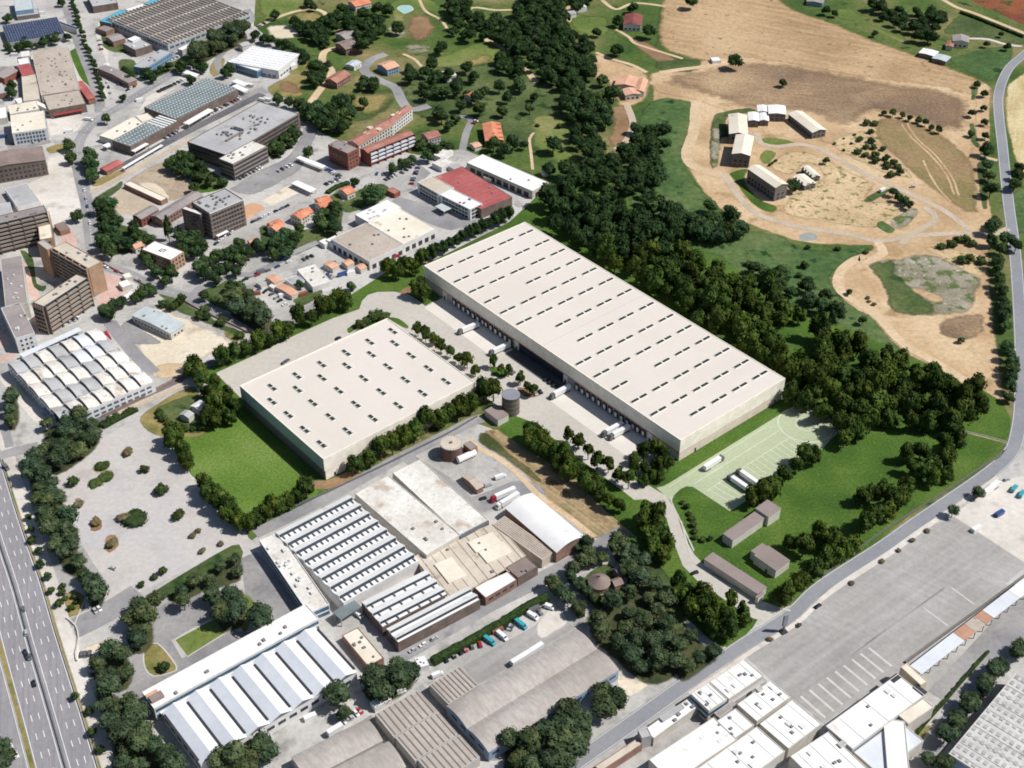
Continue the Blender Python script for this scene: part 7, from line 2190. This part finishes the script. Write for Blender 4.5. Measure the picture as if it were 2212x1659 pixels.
cars('21 2080,1460 2110,1450', 1, False, 'at the edge of the concrete yard', None, ['silver'])
cars('12 1280,660 1300,650', 1, True, 'in the corner of the worn yard', None, ['grey'])

cars('00 1545,1165 1700,1085', 7, True, 'parked along the front of the banded office wing', 'cars at the banded wing')
cars('00 1790,1120 1900,1065', 4, True, 'parked at the street fork by the bus shelter', 'cars at the street fork')
cars('00 2100,1205 2200,1155', 5, True, 'parked near the brick block corner', 'cars near the brick block')
cars('00 60,940 280,890', 6, True, 'parked on the dark yard below the blue front', 'cars on the dark yard')
cars('00 330,765 450,742', 5, True, 'parked in front of the red awnings', 'cars at the red awnings')
cars('00 545,1210 565,1330 590,1480', 5, False, 'along the lower main street', 'cars on the lower main street')
cars('01 650,60 850,140 1010,220', 5, False, 'along the street below the tower gardens', 'cars below the tower gardens')
cars('10 450,1205 500,1080', 6, True, 'parked on the dark strip beside the factory office', 'cars beside the factory office')
cars('12 420,925 640,805', 3, False, 'on the inner lane beside the long hedge', 'cars on the inner lane')
cars('22 1900,1240 1975,1140', 4, True, 'parked between path trees and the rooflight shed', 'cars by the rooflight shed')
cars('00 920,400 1180,320', 6, True, 'parked below the striped shed front', 'cars below the striped shed')
cars('00 640,250 660,340', 3, True, 'parked on the wide street by the lawn', 'cars by the wide street lawn')
cars('00 690,520 720,620', 3, False, 'waiting on the wide upper street', 'cars on the wide street')

# containers, skips and stores in the yards
def container(spec, m, label, rz=.6, ln=6.0):
    (x, y), = pts(spec)
    t = thing('container', label, 'container', (x, y, .1), rz)
    MB().box(-ln / 2, ln / 2, -1.2, 1.2, 0, 2.5).build('body', m, t)
    for sy in (-.6, .6):
        MB().box(ln / 2 + .01, ln / 2 + .08, sy - .55, sy + .55, .15, 2.35).build('door', 'vent_grey', t)
for sp, m, lb, rz in (('00 272,92', 'paint_white', 'white container beside the solar shed', .2), ('00 640,205', 'paint_grey', 'grey container at the blue canopy corner', -.6),
                      ('00 335,368', 'rust', 'rusty container above the large tan roof', 1.2), ('00 95,362', 'paint_white', 'white container near the small dark red roof', 0),
                      ('00 20,892', 'paint_blue', 'blue container at the left edge below the blue front', .3), ('00 692,432', 'paint_white', 'white container on the wide upper street side', 1.2),
                      ('00 905,655', 'paint_white', 'white container at the end of the pale loading yard', .5), ('00 1105,430', 'paint_grey', 'grey container beside the teal fronted office', .4),
                      ('00 1622,560', 'paint_white', 'white container under the two small white roofs', -.6), ('00 1735,655', 'paint_white', 'white container at the rear corner of the office', -.4),
                      ('00 1700,655', 'vent_white', 'pale container second from the office rear corner', -.4), ('00 448,858', 'paint_white', 'white container on the pale yard by the bend', .3),
                      ('00 170,1245', 'rust', 'rust red container on the pale yard by the grey flat roof', 1.4), ('01 1835,262', 'paint_white', 'white container behind the long salmon shed', .5),
                      ('01 1965,255', 'rust', 'rusty skip at the green plot of the builders yard', .5), ('01 2062,140', 'paint_blue', 'blue container right of the yard office', -.5),
                      ('01 1690,110', 'paint_grey', 'grey container at the top of the builders lane', .5), ('01 1660,250', 'rust', 'rusty skip on the builders lane bend', .2),
                      ('11 62,118', 'paint_white', 'white container before the loading doors', .5), ('11 -60,60', 'paint_blue', 'blue container left of the salmon container roofs', .5),
                      ('12 1010,775', 'rust', 'rusty skip left of the white van by the hedge', .5), ('12 1250,640', 'paint_grey', 'grey skip in the worn yard corner', .4),
                      ('22 1900,120', 'paint_white', 'white container on the concrete yard at right', .6), ('22 2050,20', 'paint_blue', 'blue container on the concrete yard at right', .6), ('02 2010,1340', 'paint_white', 'white container below the canopy of the gabled works', .5)):
    container(sp, m, lb, rz)

# vans and box lorries
def van(spec, colour, label, ln=6.2):
    P = pts(spec, 1.2)
    c = ((P[0][0] + P[1][0]) / 2, (P[0][1] + P[1][1]) / 2)
    rz = math.atan2(P[1][1] - P[0][1], P[1][0] - P[0][0])
    t = thing('van', label, 'van', (*c, .12), rz)
    h = ln / 2
    MB().prism([(-h, .45), (h, .45), (h, 1.2), (h - .9, 1.5), (h - 1.5, 2.5), (-h, 2.55)], -1.0, 1.0, 'y').build('body', 'paint_' + colour, t)
    MB().quad((h - .93, -.85, 1.56), (h - .93, .85, 1.56), (h - 1.42, .8, 2.36), (h - 1.42, -.8, 2.36)).build('windscreen', 'glass', t, (.04, 0, .03))
    for sx in (-h * .6, h * .6):
        for sy in (-.92, .92):
            link('wheel', WH, t, (sx, sy, .36))
    return t
van('12 935,815 985,850', 'teal', 'left teal van on the worn yard by the long hedge', 7.5)
van('12 1015,780 1070,825', 'white', 'white van between the two teal vans', 7)
van('12 1135,705 1195,750', 'teal', 'right teal van on the worn yard', 7.5)
van('12 1212,655 1270,692', 'white', 'white van right of the teal vans', 6.5)
van('12 1330,608 1370,622', 'white', 'small white van in the far corner of the worn yard', 5)
van('12 595,1065 650,1040', 'white', 'white van parked at the corner of the ribbed shed', 6)
van('12 375,1165 405,1155', 'white', 'small white van beside the little cabin', 4.5)
van('11 1000,1440 1062,1418', 'white', 'white van on the works lawn near the site hut', 7)
van('11 938,1485 965,1475', 'silver', 'silver van at the end of the site hut', 5)
van('20 1270,1245 1325,1215', 'white', 'white van on the farm track by the fenced plot', 7)
van('12 100,655 128,680', 'white', 'white van under the grey green canopy', 5)
van('00 555,770 590,775', 'white', 'white van at the street bend by the tan works', 8)
van('02 60,1510 100,1570', 'white', 'white lorry in the corner beyond the highway', 11)
van('01 680,490 718,550', 'red', 'red van parked beside the old vaulted factory', 9)
van('21 2130,1530 2170,1480', 'teal', 'left teal van on the concrete yard at the right edge', 7)
van('21 2185,1560 2212,1520', 'teal', 'right teal van on the concrete yard at the right edge', 7)
van('01 1830,20 1880,0', 'blue', 'dark blue van on the garden lane', 7)
van('11 0,120 30,110', 'blue', 'blue lorry in front of the workshop', 9)
van('11 310,15 380,-10', 'red', 'red lorry at the loading doors', 8)
van('02 30,-300 50,-280', 'grey', 'grey van on the highway near the overpass', 5)

def lorry(spec, label, cabcol='grey', z=2.0, trailer='paint_white', cab=True):
    """articulated lorry: first point the tail, second point the nose"""
    P = pts(spec, z)
    a, b_ = Vector(P[0]), Vector(P[1])
    c = (a + b_) / 2
    rz = math.atan2((b_ - a).y, (b_ - a).x)
    t = thing('lorry' if cab else 'trailer', label, 'lorry' if cab else 'trailer', (c.x, c.y, .1), rz)
    h = 8.0 if cab else max(4.0, (b_ - a).length / 2 - .3)
    MB().box(-h, h - 3.0 if cab else h, -1.28, 1.28, 1.1, 4.0).build('cargo_box', trailer, t)
    MB().box(-h + .3, h - 2.2, -.5, .5, .6, 1.1).build('chassis', 'tyre', t)
    if cab:
        MB().prism([(h - 2.3, .5), (h, .5), (h, 2.0), (h - .35, 3.1), (h - .9, 3.7), (h - 2.3, 3.85)], -1.22, 1.22, 'y').build('cab', 'paint_' + cabcol, t)
        MB().quad((h - .02, -1.05, 2.0), (h - .02, 1.05, 2.0), (h - .36, 1.0, 3.05), (h - .36, -1.0, 3.05)).build('windscreen', 'glass', t, (.05, 0, .02))
    w2 = cached('bigwheel', lambda: MB().prism([(.5 * math.cos(q * math.pi / 6), .5 * math.sin(q * math.pi / 6)) for q in range(12)], -.18, .18, 'y').mesh('wheel', 'tyre'))
    for sx in (-h + 1.2, -h + 2.5, -h + 3.8) + ((h - 3.2, h - 1.2) if cab else ()):
        for sy in (-1.1, 1.1):
            link('wheel', w2, t, (sx, sy, .5))
    return t
lorry('11 900,440 745,500', 'lorry backed onto the first dock, far end of the long warehouse')
lorry('11 1095,575 955,635', 'lorry backed onto the dock nearest the dark parking bay')
lorry('11 1490,845 1345,920', 'lorry backed onto the dock beside the red car')
lorry('11 1830,1085 1680,1165', 'left of two lorries side by side at the near docks')
lorry('11 1875,1105 1725,1185', 'right of two lorries side by side at the near docks')
lorry('z3 660,775 870,640', 'white lorry driving alone along the truck park')
lorry('z3 1215,930 1010,785', 'right of two white lorries parked in the painted bays')
lorry('z3 1125,990 915,845', 'left of two white lorries parked in the painted bays')
lorry('11 1110,1520 985,1575', 'white lorry with a red cab on the works yard', 'red')
lorry('11 1150,1545 1005,1630', 'white lorry beside the red cabbed one on the works yard', 'white')
lorry('12 1290,872 1238,905', 'upper white trailer along the twin vaulted shed', cab=False)
lorry('12 1228,912 1100,990', 'lower white trailer along the twin vaulted shed', cab=False)
lorry('21 2045,1470 1950,1545', 'white trailer on the concrete yard beside the road', cab=False)
lorry('02 2130,1440 2212,1390', 'white trailer under the pines by the ribbed sheds', cab=False)

# ================================================================ FENCES, BARRIERS, WALLS
def run(name, label, cat, P, h, t_, m, postm=None, step=8.0):
    th = thing(name, label, cat)
    mb = MB()
    R = ribbon_pts(P, t_)
    for i in range(len(R) - 1):
        a, b_, c, d = R[i][0], R[i][1], R[i + 1][1], R[i + 1][0]
        lo, hi = .25 if postm else 0, h
        for q in ((a, d), (c, b_)):
            mb.quad((*q[0], lo), (*q[1], lo), (*q[1], hi), (*q[0], hi))
        mb.quad((*a, hi), (*b_, hi), (*c, hi), (*d, hi))
    mb.build('rail' if postm else 'wall', m, th)
    if postm:
        pm = cached((postm, h), lambda: MB().box(-.12, .12, -.12, .12, 0, h + .25).mesh('post', postm))
        last = None
        n = 0
        for p in P:
            if (last is None or math.dist(p, last) >= step) and n < 120:
                link('post', pm, th, (*p, 0))
                last = p
                n += 1
run('crash_barrier', 'dark crash barrier down the middle of the highway', 'barrier', catmull(HIGHWAY, False, 6), .9, .7, 'gutter', 'steel', 9)
run('crash_barrier', 'barrier between the highway and its pale footway', 'barrier', off(HIGHWAY, 12.9), .8, .3, 'steel', 'steel', 9)
run('fence', 'dark fence along the lower edge of the big lawn beside the road', 'fence', catmull(pts('21 2095,1260 2050,1310 1950,1365 1690,1540 1530,1640 22 1290,135 1120,262 900,425'), False, 5), 1.8, .2, 'dark_plinth', 'steel', 7)
run('boundary_wall', 'dark strip painting the trench shadow along the right edge of the lorry park', 'wall', pts('22 1440,980 2240,400'), 1.2, 1.0, 'dark_plinth')  # dark run stands in for the trench's black shadow line
run('fence', 'long fence between the works lane and the cream warehouse trees', 'fence', catmull(pts('11 -330,1640 -100,1540 100,1445 300,1350 500,1250 700,1150 880,1045'), False, 5), 1.6, .2, 'gutter', 'steel', 7)
run('boundary_wall', 'low brown wall along the main street bank', 'wall', catmull(pts('01 1180,285 1290,350 1420,410 1530,460 1610,500'), False, 5), 1.2, .5, 'brick')
run('boundary_wall', 'low brown wall beside the street under the rear balcony slab', 'wall', catmull(pts('01 670,50 780,110 900,170 1000,225'), False, 5), 1.2, .5, 'brick')
run('boundary_wall', 'pale wall along the railway below the vaulted factory', 'wall', catmull(pts('01 660,1045 830,965 1030,865 1210,770'), False, 5), 1.4, .4, 'brick')
run('fence', 'pale fence on the wooded lawn near the road bend', 'fence', catmull(pts('21 1820,1140 1960,1172 2105,1212'), False, 5), 1.0, .15, 'white_wall', 'white_wall', 6)
run('boundary_wall', 'curved pale wall round the forecourt by the highway', 'wall', catmull(pts('02 430,690 490,740 510,820 490,920 500,970'), False, 4), 1.0, .6, 'pale_wall')

# ---------------------------------------------------------------- render settings
scene.render.engine = 'CYCLES'
scene.render.resolution_x = 1024
scene.render.resolution_y = 768
scene.cycles.filter_width = 1.8
print('OBJECTS', len(bpy.data.objects))
